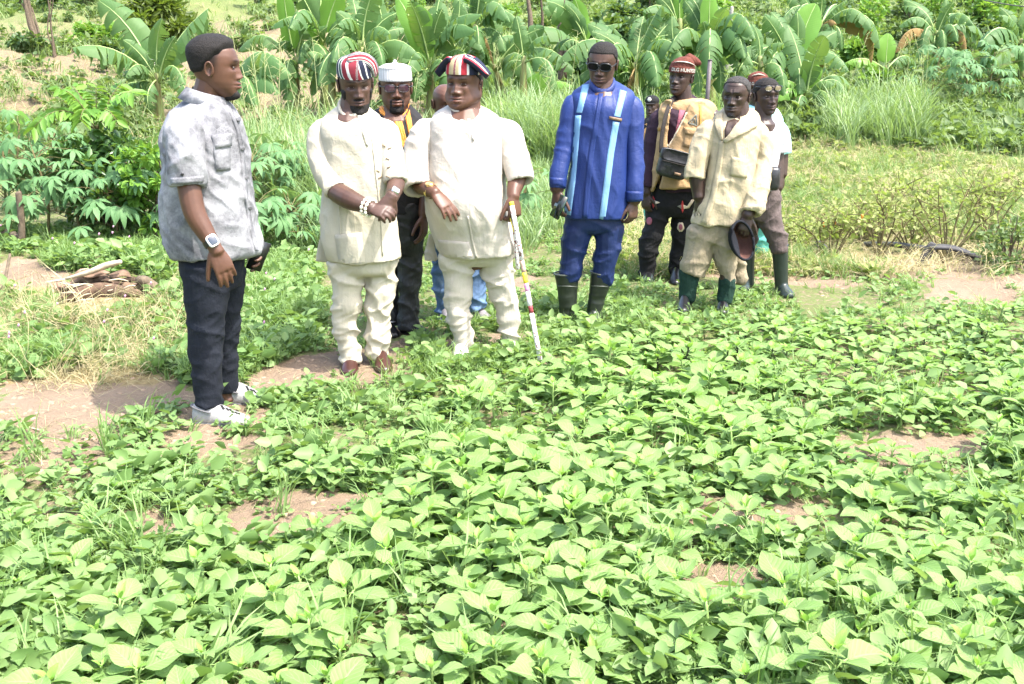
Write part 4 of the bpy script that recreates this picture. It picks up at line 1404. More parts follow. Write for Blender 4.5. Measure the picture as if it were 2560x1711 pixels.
o = p.hpart(g, 'cap', M['asooke2'])
for sd in (-1, 1):
    fl = Geo()
    ri = []
    for t in np.linspace(0, 1, 9):
        x = sd * (.040 + .085 * t + (.012 if sd > 0 else 0) * t); zt = .128 - .070 * t ** 1.6; zb = .100 - .066 * t ** 1.3
        hw = .070 * (1 - .55 * t)
        ri.append([(x + sd * .010 * math.sin(a) , -.030 + hw * math.cos(a) * 1.0, (zt + zb) / 2 + (.018 * (1 - .4 * t)) * math.sin(a) + .012 * math.cos(a) ** 2) for a in np.arange(18) / 18 * 2 * math.pi])
    rings_geo(ri, geo=fl)
    part(p.toworld(fl), 'cap_wing', M['asooke3'], p.root, parent=o)
belt_watch(p, p.P(1060, 470, -.17), p.P(1092, 486, -.28), .55, (.3, -.75, .5), 'gold', 'gold', p.k(1078, 480, -.24) * 19, w=.02, face=.022, glass='gold', square=False)
# beaded staff in his left hand and a short beaded stick behind it
a, b = p.P(1278, 505, -.245), p.P(1356, 826, -.40)
b[2] = H(b[0], b[1]) - .01
e = empty('staff', b, 'long staff covered in white beads with coloured bands leaning from the large man\'s hand', 'staff')
cuts = [(0, .022, 'yellowband'), (.022, .345, 'speckle'), (.345, .415, 'tanband'), (.415, .478, 'yellowband'), (.478, .525, 'pinkband'), (.525, .612, 'whiteband'), (.612, .655, 'maroonband'), (.655, 1.0, 'speckle')]
rr = p.k(1300, 600, -.3) * 6
for t0, t1, mm in cuts:
    ts = np.linspace(t0, t1, 4)
    part(tube([a + (b - a) * t for t in ts], [rr * 1.0] * 4, 14, 1, rnd=False), 'bead_band' if mm != 'speckle' else 'beaded_shaft', M[mm], e)
a2, b2 = p.P(1281, 512, -.19), p.P(1295, 672, -.10)
e = empty('stick', b2, 'short speckled beaded stick hanging beside the long staff', 'stick')
part(tube([a2, (a2 + b2) / 2, b2], [rr * .9] * 3, 12, 4), 'beaded_shaft', M['speckle'], e)
cord = [p.P(1278, 512, -.25), p.P(1272, 528, -.23), p.P(1277, 552, -.25), p.P(1285, 580, -.27)]
part(tube(cord, [.003] * 4, 6, 4), 'cord', M['yellowband'], e)

# ================= bald man hidden behind him
p = Person(6.4, (1150, 815), 'bald man in blue jeans mostly hidden behind the large man in ivory', SK[0])
p.head(1115, 262, 226, 322, yaw=25, pitch=12)
p.tube([(1118, 345, 0, 40), (1118, 325, 0, 34), (1117, 290, 0, 32)], p.body)
p.tube([(1130, 345, 0, 66), (1140, 440, 0, 70), (1148, 560, 0, 62)], p.body)
p.tube([(1080, 370, 0, 26), (1085, 460, -.02, 24), (1100, 540, -.1, 16)], p.body)
p.tube([(1185, 370, 0, 26), (1195, 460, -.02, 24), (1190, 540, -.1, 16)], p.body)
p.hand(p.P(1100, 540, -.1), (0, -.3, -1), (-.9, -.3, 0), thumb=1)
p.hand(p.P(1190, 540, -.1), (0, -.3, -1), (.9, -.3, 0), thumb=-1)
p.finish_body(.0068)
p.beard('moustache')
g = Geo()
p.rows([(328, 1086, 1150, .08), (345, 1070, 1172, .14), (380, 1068, 1196, .17), (460, 1074, 1200, .18), (560, 1082, 1202, .17)], g, hollow=.09)
p.tube([(1086, 352, 0, 32), (1082, 400, 0, 36), (1086, 450, -.02, 34)], g, hollow=.06)
p.tube([(1178, 352, 0, 32), (1190, 400, 0, 36), (1195, 450, -.02, 34)], g, hollow=.06)
p.cloth(g, 'shirt', M['greypatch'], folds=SHIRT(.8))
g = Geo()
p.rows([(540, 1088, 1204, .15), (600, 1082, 1208, .15), (630, 1084, 1208, .12)], g)
p.tube([(1108, 600, .02, 32), (1108, 690, .02, 27), (1110, 740, .02, 24), (1114, 782, .02, 22)], g, hollow=.03)
p.tube([(1188, 600, -.02, 32), (1190, 690, -.02, 24), (1190, 740, -.02, 23), (1192, 772, -.02, 23)], g, hollow=.03)
p.cloth(g, 'jeans', M['jeans'], folds=LEGF(1.1))
for (ax, ay, bx, by) in ((1105, 796, 1132, 816), (1182, 788, 1230, 800)):
    a, b = p.P(ax, ay, .04), p.P(bx, by, -.12); a[2] = H(a[0], a[1]) + .01; b[2] = H(b[0], b[1]) + .01
    o = part(shoe_geo(a, b, .048, .08), 'shoe', M['greyshoe'], p.root)
    part(shoe_geo(a - [0, 0, .012], b - [0, 0, .012], .051, .026), 'shoe_sole', M['whiterubber'], p.root, parent=o)

# ================= man in the blue suit with rubber boots
p = Person(6.36, (1450, 800), 'man in royal blue suit with pale blue stripes and rubber boots wearing sunglasses', SK[1])
p.head(1506, 162, 112, 216, yaw=-16, pitch=14, roll=4, noeyes=True, nose=1.05, fat=.2)
p.tube([(1508, 256, 0, 36), (1508, 226, 0, 28), (1507, 180, .01, 26)], p.body)
p.tube([(1508, 250, 0, 70), (1500, 380, 0, 76), (1492, 520, 0, 70)], p.body)
p.tube([(1440, 270, 0, 20), (1416, 350, -.01, 20), (1400, 420, -.05, 18), (1392, 476, -.10, 18)], p.body)
p.hand(p.P(1392, 478, -.10), (-.02, -.15, -1), (-.75, -.6, .1), thumb=1, curl=(.35, .5, .4), size=1.05, spread=.3, thumb_curl=.2, thumb_out=.5)
p.tube([(1574, 270, 0, 20), (1586, 350, -.01, 20), (1586, 430, -.04, 18), (1585, 506, -.08, 17)], p.body)
p.hand(p.P(1585, 505, -.08), (-.05, -.1, -1), (.70, -.7, 0), thumb=-1, curl=(.45, .7, .5), size=1.0, spread=.3, thumb_curl=.3, thumb_out=.5)
p.finish_body(.006)
p.hair('buzz')
p.glasses(z=.009, w=.031, h=.0205, rim=.0040)
g = Geo()
p.rows([(210, 1478, 1534, .07), (219, 1448, 1560, .10), (236, 1432, 1582, .125), (280, 1432, 1580, .15), (350, 1432, 1568, .155), (430, 1424, 1567, .16), (480, 1414, 1569, .16), (530, 1409, 1566, .16), (550, 1412, 1563, .158)], g, tilt=0.05, hollow=.09)
p.tube([(1446, 240, 0, 26), (1430, 272, 0, 26), (1418, 330, -.02, 23), (1405, 395, -.05, 21), (1396, 442, -.09, 20), (1393, 471, -.10, 20)], g, hollow=.05)
p.tube([(1568, 244, 0, 26), (1580, 275, 0, 27), (1584, 340, -.02, 25), (1587, 415, -.05, 22), (1587, 465, -.08, 21), (1586, 503, -.08, 21)], g, hollow=.05)
o, bv = p.cloth(g, 'tunic', M['royal'], folds=[(.012, (4, 4, 3, 3), 21, None), (.007, (13, 13, 2, 1.5), 42, None), (.006, (5, 5, 15, 8), 41, lambda L: sstep(.75, 1.0, L[:, 2]) * sstep(1.35, 1.1, L[:, 2]) * sstep(.17, .22, np.abs(L[:, 0] - .14)))])
p.neckband('collar', 'royal', .013, .012, 1.6, 1.0)
for L_, R_ in (([(1456, 213), (1448, 250), (1441, 282)], [(1475, 211), (1463, 250), (1455, 283)]), ([(1438, 289), (1432, 370), (1424, 450), (1411, 535)], [(1453, 289), (1446, 370), (1439, 450), (1427, 539)]),
               ([(1550, 225), (1543, 260), (1535, 291)], [(1566, 230), (1558, 262), (1550, 294)]), ([(1532, 304), (1518, 390), (1508, 470), (1498, 547)], [(1548, 307), (1534, 390), (1524, 470), (1513, 551)])):
    p.strip(bv, [L_, R_], 'stripe', M['lightblue'], 3, 28, .0022)
p.strip(bv, [(1523, 291), (1554, 297), (1553, 304), (1523, 298)], 'pocket_trim', M['bronze'], 4, 2, .006)
p.strip(bv, [[(1497, 236), (1488, 290), (1472, 380), (1462, 470), (1455, 545)], [(1508, 236), (1499, 290), (1486, 380), (1476, 470), (1469, 546)]], 'placket', M['royal'], 3, 30, .007)
for q in ((1392, 444, 1376, 1412), (1587, 478, 1566, 1606)):
    p.strip(bv, [(q[2], q[1]), (q[3], q[1] + 2), (q[3], q[1] + 26), (q[2], q[1] + 26)], 'cuff', M['royal'], 5, 4, .005)
g = Geo()
p.rows([(490, 1420, 1560, .13), (540, 1414, 1558, .13), (572, 1412, 1555, .12), (586, 1418, 1550, .09)], g)
p.tube([(1447, 570, -.01, 39), (1434, 625, -.01, 32), (1428, 660, -.01, 29), (1424, 700, -.01, 26)], g)
p.tube([(1522, 565, -.01, 38), (1519, 620, -.01, 33), (1510, 660, -.01, 28), (1506, 705, -.01, 24)], g)
p.cloth(g, 'trousers', M['royal_trouser'], folds=LEGF(.8, .9))
for pts, toe, dy in (([(1416, 683, 0, 31), (1418, 700, 0, 29), (1419, 740, 0, 24), (1420, 775, 0, 21)], (1404, 812), 0), ([(1503, 683, 0, 27), (1500, 710, 0, 26), (1492, 745, 0, 21), (1487, 778, 0, 19)], (1484, 824), -.02)):
    g = Geo()
    p.tube(pts[::-1], g, nseg=22, hollow=.06)
    top = p.P(pts[-1][0], pts[-1][1], 0)
    b = p.P(toe[0], toe[1], -.14 + dy); a = np.array([top[0], top[1] + .05, 0]); a[2] = H(a[0], a[1]) - .01; b[2] = H(b[0], b[1]) - .01
    p.tube([(pts[-1][0], pts[-1][1] - 6, 0, pts[-1][3])] + [(pts[-1][0], pts[-1][1] + 22, 0, pts[-1][3] * 1.05)], g)
    shoe_geo(a, b, .055, .10, g)
    o, bvb = p.cloth(g, 'rubber_boot', M['boot'], voxel=.006, folds=[(.005, (4, 4, 26, 3), 44, below(.12, .3))])
    x0, y0, _, r0 = pts[0]
    c0 = p.P(x0, y0, 0); up_ = unit(p.P(pts[0][0], pts[0][1], 0) - p.P(pts[2][0], pts[2][1], 0)); e1 = unit(np.cross(up_, (0, 1, 0))); e2 = np.cross(up_, e1)
    part(tube([c0 + r0 * p.k(x0, y0) * 1.0 * (math.cos(t) * e1 + math.sin(t) * e2) for t in np.linspace(0, 2 * math.pi, 25)], [.006] * 25, 8, 1, rnd=False), 'boot_rim', M['bootrim'], p.root, parent=o)
    p.strip(bvb, [(pts[1][0] - r0 * .8, 714), (pts[1][0] + r0 * .75, 716), (pts[1][0] + r0 * .75, 719), (pts[1][0] - r0 * .8, 717)], 'boot_band', M['bootrim'], 6, 1, .004, parent=o)
# phone in his right hand
c = p.P(1397, 517, -.15)
e = empty('phone', c, 'dark green phone held in the right hand of the man in blue', 'phone')
rot = Matrix.Rotation(R(24), 3, 'Y') @ Matrix.Rotation(R(-50), 3, 'Z')
part(box_geo(c, .078, .011, .15, rot), 'case', M['phonegreen'], e)
part(box_geo(c + np.array(rot @ Vector((0, -.006, 0))), .07, .002, .14, rot), 'screen', M['phoneglass'], e)

# ================= small man far behind with the black cap
p = Person(11.0, (1630, 560), 'small distant man in orange vest and black cap with a white badge', SK[2])
p.head(1630, 266, 243, 292, yaw=-28, pitch=2)
p.tube([(1632, 315, 0, 20), (1632, 298, 0, 17), (1631, 275, 0, 16)], p.body)
p.tube([(1632, 315, 0, 26), (1630, 370, 0, 28), (1632, 420, 0, 26)], p.body)
p.tube([(1604, 320, 0, 12), (1602, 370, 0, 11), (1610, 410, -.1, 8)], p.body)
p.tube([(1660, 320, 0, 12), (1662, 370, 0, 11), (1655, 410, -.1, 8)], p.body)
p.hand(p.P(1610, 410, -.1), (0, -.2, -1), (-.9, -.3, 0), thumb=1); p.hand(p.P(1655, 410, -.1), (0, -.2, -1), (.9, -.3, 0), thumb=-1)
p.finish_body(.009)
g = Geo(); p.rows([(293, 1620, 1646, .07), (302, 1610, 1656, .12), (330, 1604, 1660, .15), (400, 1608, 1660, .15)], g)
for sd in (1606, 1658): p.tube([(sd, 308, 0, 13), (sd, 345, 0, 14)], g)
o, bv = p.cloth(g, 'shirt', M['black'], voxel=.012)
g = Geo(); p.rows([(300, 1611, 1655, .13), (318, 1606, 1658, .16), (350, 1604, 1660, .17), (393, 1606, 1662, .17)], g)
o, bv = p.cloth(g, 'vest', M['vest2'], voxel=.012, folds=SHIRT(1))
p.blob(bv, [(1618, 300), (1646, 300), (1640, 318), (1628, 326), (1622, 316)], 'shirt_front', M['black'], .006)
p.strip(bv, [(1628, 300), (1632, 300), (1644, 322), (1640, 324)], 'lanyard', M['creampatch'], 2, 4, .012)
g = Geo(); p.rows([(385, 1608, 1658, .15), (420, 1606, 1660, .15)], g)
p.tube([(1620, 415, 0, 14), (1618, 490, 0, 11), (1618, 552, 0, 9)], g); p.tube([(1648, 415, 0, 14), (1650, 490, 0, 11), (1650, 552, 0, 9)], g)
p.cloth(g, 'trousers', M['teal'], voxel=.012)
for x in (1618, 1650):
    a = p.P(x, 552, .05); b = p.P(x, 556, -.2); a[2] = H(a[0], a[1]); b[2] = H(b[0], b[1]); part(shoe_geo(a, b, .05, .09), 'shoe', M['blackshoe'], p.root)
g = p.hat([(.045, .083, .098, .108, 0), (.075, .083, .098, .104, 0), (.105, .068, .078, .080, 0), (.124, .036, .04, .04, 0), (.130, .003, .003, .003, 0)], 'cap', None)
vis = [[(.075 * math.sin(t) * (1 - .1 * q), -.085 * math.cos(t) * (1 + .75 * q) , .047 - .012 * q + dz) for t in np.linspace(-1.2, 1.2, 15)] for q, dz in ((0, 0), (.5, 0), (1, 0))]
A = np.array(vis); i = np.arange(2)[:, None] * 15; j = np.arange(14)[None]; Q = np.stack([i + j, i + j + 1, i + 16 + j, i + 15 + j], -1).reshape(-1, 4)
g.add(A, Q); g.add(A - [0, 0, .004], Q[:, ::-1])
o = p.hpart(g, 'cap', M['black'])
part(p.toworld(tube([(0, -.092, .083), (0, -.103, .081)], [.024, .022], 14, 1, rnd=False)), 'badge', M['white'], p.root, parent=o)

# ================= hunter with the knitted cap and shoulder bag
p = Person(7.66, (1650, 705), 'young man in ochre vest and patched black trousers wearing a rust knitted cap', SK[2])
p.head(1702, 196, 154, 240, yaw=-33, pitch=-2, roll=4, open=.9)
p.tube([(1710, 285, 0, 28), (1711, 258, 0, 21), (1707, 215, 0, 20)], p.body)
p.tube([(1712, 280, 0, 52), (1702, 380, 0, 54), (1690, 490, 0, 50)], p.body)
p.tube([(1654, 290, 0, 15), (1636, 360, 0, 15), (1623, 430, -.04, 14), (1615, 486, -.07, 12.5)], p.body)
p.hand(p.P(1615, 486, -.07), (.0, -.1, -1), (-.7, -.7, 0), thumb=1, curl=(.4, .6, .4), spread=.3)
p.tube([(1778, 285, 0, 22), (1788, 360, 0, 20), (1785, 430, -.04, 18), (1780, 486, -.07, 12.5)], p.body)
p.hand(p.P(1780, 486, -.07), (.0, -.1, -1), (.7, -.7, 0), thumb=-1)
p.finish_body(.0068)
g = Geo()
p.rows([(248, 1684, 1742, .07), (262, 1664, 1768, .12), (280, 1650, 1778, .145), (340, 1650, 1774, .165), (420, 1648, 1768, .165), (480, 1640, 1760, .16)], g, tilt=0.05)
p.tube([(1660, 272, 0, 24), (1645, 310, 0, 26), (1632, 380, 0, 23), (1622, 440, -.04, 20), (1618, 470, -.06, 18)], g, hollow=.05)
p.tube([(1768, 272, 0, 24), (1780, 310, 0, 26), (1788, 380, 0, 23), (1784, 440, -.04, 20)], g, hollow=.05)
o, bvs = p.cloth(g, 'jersey', M['plum'], folds=SHIRT(.6))
p.strip(bvs, [[(1700, 268), (1694, 300), (1688, 335)], [(1716, 266), (1706, 300), (1696, 335)]], 'jersey_stripe', M['rose'], 3, 10, .004)
part(tube([p.P(1712 + 30 * math.sin(t), 255 + 10 * math.cos(t), 0) + np.array([0, -.085 * math.cos(t), -.03 * math.cos(t)]) for t in np.linspace(-2.6, 2.6, 21)], [.010] * 21, 8, 1, flat=.5), 'collar', M['navyrib'], p.root)
part(tube([p.P(1711 + 32 * math.sin(t), 260 + 11 * math.cos(t), 0) + np.array([0, -.092 * math.cos(t), -.03 * math.cos(t)]) for t in np.linspace(-2.0, 1.6, 17)], [.006] * 17, 8, 1, flat=.5), 'collar_piping', M['yellowrib'], p.root)
# vest: two front panels and a back, hanging open
g = Geo()
p.rows([(250, 1690, 1750, .10, .05), (262, 1664, 1780, .14, .04), (290, 1650, 1788, .16, .05), (360, 1642, 1784, .17, .05), (430, 1632, 1776, .18, .06), (470, 1628, 1770, .18, .06)], g)
def panel(rows_, g):
    """front panel following the chest: (py, xl, xr)"""
    A = catmull(np.array(rows_, float), 5)
    rings = []
    for py, xl, xr in A:
        cx = 1710 - (py - 280) * .06; hw = 72 - 10 * math.exp(-((py - 262) / 14) ** 2) * 2
        ring = []
        xs = np.linspace(xl, xr, 9)
        for x in xs: ring.append(p.P(x, py, -.045 - .15 * max(0, 1 - ((x - cx) / hw) ** 2) ** .5 - .012))
        for x in xs[::-1]: ring.append(p.P(x, py, -.02 - .13 * max(0, 1 - ((x - cx) / hw) ** 2) ** .5))
        rings.append(ring)
    rings_geo(rings, geo=g)
panel([(250, 1664, 1680), (266, 1650, 1676), (300, 1646, 1670), (340, 1642, 1666), (380, 1640, 1664), (430, 1630, 1652), (478, 1613, 1632)], g)
panel([(252, 1736, 1752), (268, 1724, 1778), (300, 1708, 1786), (340, 1690, 1784), (370, 1672, 1780), (420, 1662, 1776), (472, 1650, 1770)], g)
o, bv = p.cloth(g, 'vest', M['vest'], voxel=.009, folds=SHIRT(.8), smooth=2)
p.strip(bv, [(1712, 322), (1744, 326), (1744, 372), (1708, 366)], 'chest_pocket', M['vest'], 4, 6, .008)
p.strip(bv, [(1709, 318), (1745, 323), (1744, 340), (1712, 336)], 'pocket_flap', M['vest'], 4, 3, .014)
p.strip(bv, [[(1747, 262), (1748, 310), (1746, 360)], [(1752, 262), (1753, 310), (1751, 360)]], 'zip_strip', M['vestdark'], 2, 14, .006)
p.strip(bv, [(1640, 318), (1652, 320), (1650, 328), (1638, 326)], 'shoulder_tab', M['vestdark'], 3, 2, .006)
tri = [(1740, 287), (1720, 308), (1742, 315)]
for a, b in zip(tri, tri[1:] + tri[:1]):
    n_ = unit(np.array([-(b[1] - a[1]), b[0] - a[0]])) * 1.1
    p.strip(bv, [tuple(np.array(a) - n_), tuple(np.array(b) - n_), tuple(np.array(b) + n_), tuple(np.array(a) + n_)], 'triangle_emblem', M['greypatch'], 6, 1, .006)
a_ = [(1735, 297), (1727, 308), (1738, 311)]
for a, b in zip(a_, a_[1:] + a_[:1]):
    n_ = unit(np.array([-(b[1] - a[1]), b[0] - a[0]])) * .7
    p.strip(bv, [tuple(np.array(a) - n_), tuple(np.array(b) - n_), tuple(np.array(b) + n_), tuple(np.array(a) + n_)], 'triangle_emblem', M['greypatch'], 4, 1, .006)
for L_ in ([(1678, 268), (1672, 320), (1668, 372)], [(1716, 282), (1694, 326), (1670, 368)]):
    p.strip(bv, [L_, [(a + 2.5, b) for a, b in L_]], 'edge_piping', M['creampatch'], 2, 14, .006)
g = Geo()
p.rows([(465, 1630, 1748, .14), (500, 1624, 1744, .145), (525, 1620, 1738, .13), (545, 1624, 1736, .10)], g)
p.tube([(1650, 515, -.01, 33), (1638, 560, -.02, 28), (1624, 610, -.03, 26), (1618, 660, -.02, 21), (1616, 690, -.02, 19)], g, hollow=.03)
p.tube([(1710, 515, .02, 32), (1706, 580, .02, 26), (1698, 630, .03, 20), (1690, 684, .03, 17)], g, hollow=.03)
o, bv = p.cloth(g, 'trousers', M['black'], folds=LEGF(.9))
def star(cx, cy, rx, ry, tx, ty):
    return [(cx, cy - ry), (cx + tx, cy - ty), (cx + rx, cy), (cx + tx, cy + ty), (cx, cy + ry), (cx - tx, cy + ty), (cx - rx, cy), (cx - tx, cy - ty)]
for (cx, cy) in ((1634, 506), (1706, 517)):
    p.blob(bv, [(cx, cy - 16), (cx + 4, cy - 3), (cx + 5, cy), (cx, cy + 16), (cx - 4, cy + 3), (cx - 5, cy)], 'star_patch', M['redpatch'], .005)
    p.blob(bv, [(cx + 2, cy - 5), (cx + 16, cy + 1), (cx + 3, cy + 6)], 'star_patch', M['creampatch'], .006)
    p.blob(bv, [(cx - 3, cy - 5), (cx - 13, cy - 1), (cx - 3, cy + 5)], 'star_patch', M['greypatch'], .006)
for (cx, cy, r_) in ((1624, 553, 13), (1702, 568, 10)):
    o = p.blob(bv, [(cx + r_ * (1 + .12 * math.sin(5 * t)) * .85 * math.cos(t), cy + r_ * (1 + .1 * math.cos(6 * t)) * 1.2 * math.sin(t)) for t in np.arange(16) / 16 * 2 * math.pi], 'round_patch', M['creampatch'], .005)
    p.blob(bv, [(cx + r_ * .5 * math.cos(t), cy + r_ * .75 * math.sin(t)) for t in np.arange(12) / 12 * 2 * math.pi], 'round_patch', M['rose'], .007)
p.strip(bv, [(1728, 500), (1738, 496), (1722, 520), (1714, 522)], 'feather_patch', M['creampatch'], 3, 5, .006)
for (ax, bx, y0, y1) in ((1617, 1622, 700, 716), (1688, 1690, 692, 708)):
    a, b = p.P(ax, y0, .06), p.P(bx, y1, -.2); a[2] = H(a[0], a[1]); b[2] = H(b[0], b[1]); part(shoe_geo(a, b, .05, .09), 'shoe', M['blackshoe'], p.root)
g = p.hat([(.034, .084, .100, .112, 0), (.042, .086, .102, .113, 0), (.072, .085, .100, .110, 0), (.074, .081, .096, .105, 0), (.100, .076, .090, .094, .004), (.122, .060, .068, .078, .010), (.140, .036, .040, .060, .018), (.146, .006, .006, .02, .024)], 'knitted_cap', None)
tube([(.02, .03, .125), (.058, .055, .118), (.088, .075, .108), (.098, .08, .098)], [.045, .034, .018, .006], 14, 4, geo=g)
cap = p.hpart(g, 'knitted_cap', M['beanie'])
def lettering(p, text, mid, zc, size, rx, rf, rb, mat, parent, sign=1):
    cu = bpy.data.curves.new('tmp', 'FONT'); cu.body = text; cu.size = size; cu.extrude = 0; cu.align_x = 'CENTER'; cu.offset = size * .02
    ob = link('tmp', cu)
    bpy.context.view_layer.update()
    me = ob.evaluated_get(bpy.context.evaluated_depsgraph_get()).to_mesh()
    V = np.array([tuple(v.co) for v in me.vertices]); F = [tuple(q.vertices) for q in me.polygons]
    ob.evaluated_get(bpy.context.evaluated_depsgraph_get()).to_mesh_clear()
    bpy.data.objects.remove(ob)
    th = mid + V[:, 0] / .092
    y = np.where(np.cos(th) > 0, -rf * np.cos(th), -rb * np.cos(th))
    A = np.stack([rx * np.sin(th), y, zc + V[:, 1]], -1)
    T = [f[i_:i_ + 3] if len(f) == 3 else None for f in F for i_ in (0,)]
    T = [q for f in F for q in [(f[0], f[i_], f[i_ + 1]) for i_ in range(1, len(f) - 1)]]
    g = Geo().add(A, None, T); back = Geo().add(A * [.985, .985, 1], None, T); g.merge(back)
    part(p.toworld(g), 'lettering', M[mat], p.root, parent=parent)
lettering(p, 'DLG HUNTERS', .75, .044, .031, .0885, .1045, .1155, 'knitwhite', cap)
band = []
for t in np.linspace(-.5, 1.9, 22):
    zz = .108 - .012 * (t - .4) ** 2; k_ = 1 - max(0, (zz - .075)) * 4.3
    band.append((.089 * k_ * math.sin(t) + .005, -.104 * k_ * math.cos(t), zz))
w_ = [.001] + [.0075 * math.sin(math.pi * q / 21) + .001 for q in range(1, 21)] + [.001]
part(p.toworld(tube(band, w_, 8, 1, flat=.5, up=(0, 0, 1))), 'knitted_stripe', M['knitwhite'], p.root, parent=cap)
# shoulder bag
bc = p.P(1683, 411, -.27)
e = empty('bag', bc, 'black quilted leather shoulder bag hanging over the ochre vest', 'bag')
g = Geo(); q = p.k(1683, 411, -.27)
tilt = Matrix.Rotation(R(14), 3, 'Y')
ri = []
for y_, s_ in ((-.05, .80), (-.042, .95), (0, 1.0), (.042, .95), (.05, .8)):
    k_ = np.arange(28) / 28 * 2 * math.pi; ex = 2 / 5.5
    ri.append([bc + np.array(tilt @ Vector((s_ * 39 * q * math.copysign(abs(math.cos(t)) ** ex, math.cos(t)), y_, s_ * 35 * q * math.copysign(abs(math.sin(t)) ** ex, math.sin(t))))) for t in k_])
rings_geo(ri, geo=g)
bo = part(g, 'bag_body', M['leatherbag'], e)
g = Geo(); ri = []
for y_, s_ in ((-.0545, .82), (-.060, .97), (-.03, 1.03), (.03, 1.0)):
    ri.append([bc + np.array(tilt @ Vector((s_ * 39 * q * math.copysign(abs(math.cos(t)) ** ex, math.cos(t)), y_, 21 * q + s_ * 15 * q * math.copysign(abs(math.sin(t)) ** ex, math.sin(t))))) for t in k_])
rings_geo(ri, geo=g)
part(g, 'bag_flap', M['leatherbag'], e)
part(tube([bc + np.array(tilt @ Vector((x_ * q, -.058, 4 * q))) for x_ in np.linspace(-32, 32, 6)], [.004] * 6, 8, 1), 'zip', M['webbing'], e)
pl = bc + np.array(tilt @ Vector((14 * q, -.056, -20 * q)))
part(box_geo(pl, 16 * q, .004, 7 * q, tilt), 'maker_plate', M['bronze'], e)
st_ = [p.P(1724, 253, .10), p.P(1690, 246, -.02), p.P(1681, 252, -.09), p.P(1672, 268, -.17), p.P(1662, 300, -.22), p.P(1655, 340, -.24), p.P(1652, 380, -.25)]
part(tube(st_, [.016] * 7, 8, 4, flat=.18, up=(.3, -1, .2)), 'strap', M['webbing'], e)

# ================= old man in the worn beige shirt
p = Person(6.73, (1780, 770), 'older man in worn beige shirt and rolled khaki trousers holding his cap', SK[2])
p.head(1840, 243, 193, 291, yaw=-28, pitch=4, roll=3, old=1, frown=1, nose=1.15, open=.7, lip=(.9, .8, .8), recede=.012)
p.tube([(1848, 340, 0, 40), (1850, 315, 0, 28), (1850, 285, 0, 25), (1846, 258, 0, 25)], p.body)
p.rows([(292, 1824, 1870, .06), (320, 1806, 1880, .075), (360, 1800, 1880, .085), (450, 1790, 1868, .085), (540, 1780, 1848, .08)], p.body)
p.tube([(1780, 340, 0, 14), (1752, 400, -.01, 16), (1744, 440, -.02, 22), (1746, 478, -.03, 17), (1748, 496, -.04, 16)], p.body)
p.hand(p.P(1748, 494, -.04), (.02, .05, -1), (-.8, -.5, 0), thumb=1, curl=(.3, .4, .3))
p.tube([(1892, 340, 0, 14), (1903, 410, -.03, 15), (1897, 480, -.09, 16), (1872, 532, -.15, 16), (1866, 542, -.16, 15)], p.body)
p.hand(p.P(1868, 538, -.16), p.P(1856, 590, -.18) - p.P(1868, 538, -.16), (-.15, -.95, .2), thumb=1, curl=(.35, .75, .6), size=1.05, spread=.4, thumb_curl=.2)
for x, dy in ((1724, 0), (1816, -.05)):
    p.tube([(x, 670, dy, 16), (x - 3, 720, dy, 15), (x - 6, 764, dy, 14)], p.body)
p.finish_body(.006)
p.hair('buzz', 'greyhair'); p.beard('moustache', 'greyhair', th=.004)
g = Geo()
p.rows([(276, 1816, 1876, .075), (290, 1796, 1894, .105), (312, 1780, 1902, .125), (350, 1774, 1898, .14), (420, 1768, 1892, .15), (480, 1757, 1884, .15), (530, 1738, 1868, .15), (565, 1730, 1850, .15)], g, tilt=0.06, hollow=.09)
p.tube([(1790, 306, 0, 26), (1768, 336, 0, 27), (1750, 385, -.01, 26), (1740, 422, -.02, 26), (1737, 447, -.03, 26)], g, hollow=.05)
p.tube([(1888, 302, 0, 26), (1900, 340, 0, 26), (1903, 400, -.03, 26), (1898, 460, -.09, 27), (1888, 505, -.13, 27), (1878, 532, -.16, 24)], g, hollow=.05)
o, bv = p.cloth(g, 'shirt', M['beige'], folds=SHIRT(.55) + [(.016, (10, 10, 1.6, 1.5), 61, None)])
p.blob(bv, [(1818, 304), (1836, 298), (1848, 302), (1840, 318), (1826, 334), (1812, 347), (1812, 324)], 'open_neck', SK[2], .003)
p.strip(bv, [[(1858, 272), (1846, 308), (1826, 334), (1808, 352)], [(1878, 276), (1892, 318), (1856, 336), (1815, 358)]], 'collar', M['beige'], 5, 12, .018)
p.strip(bv, [[(1808, 282), (1806, 310), (1808, 350)], [(1790, 292), (1788, 314), (1804, 352)]], 'collar', M['beige'], 5, 10, .016)
p.strip(bv, [[(1800, 352), (1790, 420), (1776, 490), (1752, 558)], [(1812, 354), (1804, 420), (1790, 490), (1768, 562)]], 'placket', M['beige'], 3, 24, .006)
p.strip(bv, [(1830, 392), (1870, 400), (1866, 446), (1824, 440)], 'chest_pocket', M['beige'], 4, 6, .007)
p.strip(bv, [(1850, 520), (1906, 508), (1908, 534), (1854, 544)], 'cuff', M['beige'], 5, 3, .005)
g = Geo()
p.rows([(520, 1740, 1846, .11), (570, 1732, 1838, .115), (596, 1724, 1838, .11), (610, 1726, 1836, .09)], g)
p.tube([(1757, 580, 0, 40), (1748, 620, 0, 37), (1738, 660, 0, 35), (1731, 684, 0, 33)], g, hollow=.05)
p.tube([(1808, 580, -.02, 36), (1812, 630, -.03, 30), (1818, 680, -.04, 22), (1822, 711, -.05, 19)], g, hollow=.05)
p.cloth(g, 'trousers', M['khaki'], folds=LEGF(.8))
g = Geo(); p.tube([(1838, 600, .07, 20), (1846, 650, .09, 18), (1850, 700, .10, 18)], g); p.cloth(g, 'loose_trouser_leg', M['khaki'], folds=LEGF(.8))
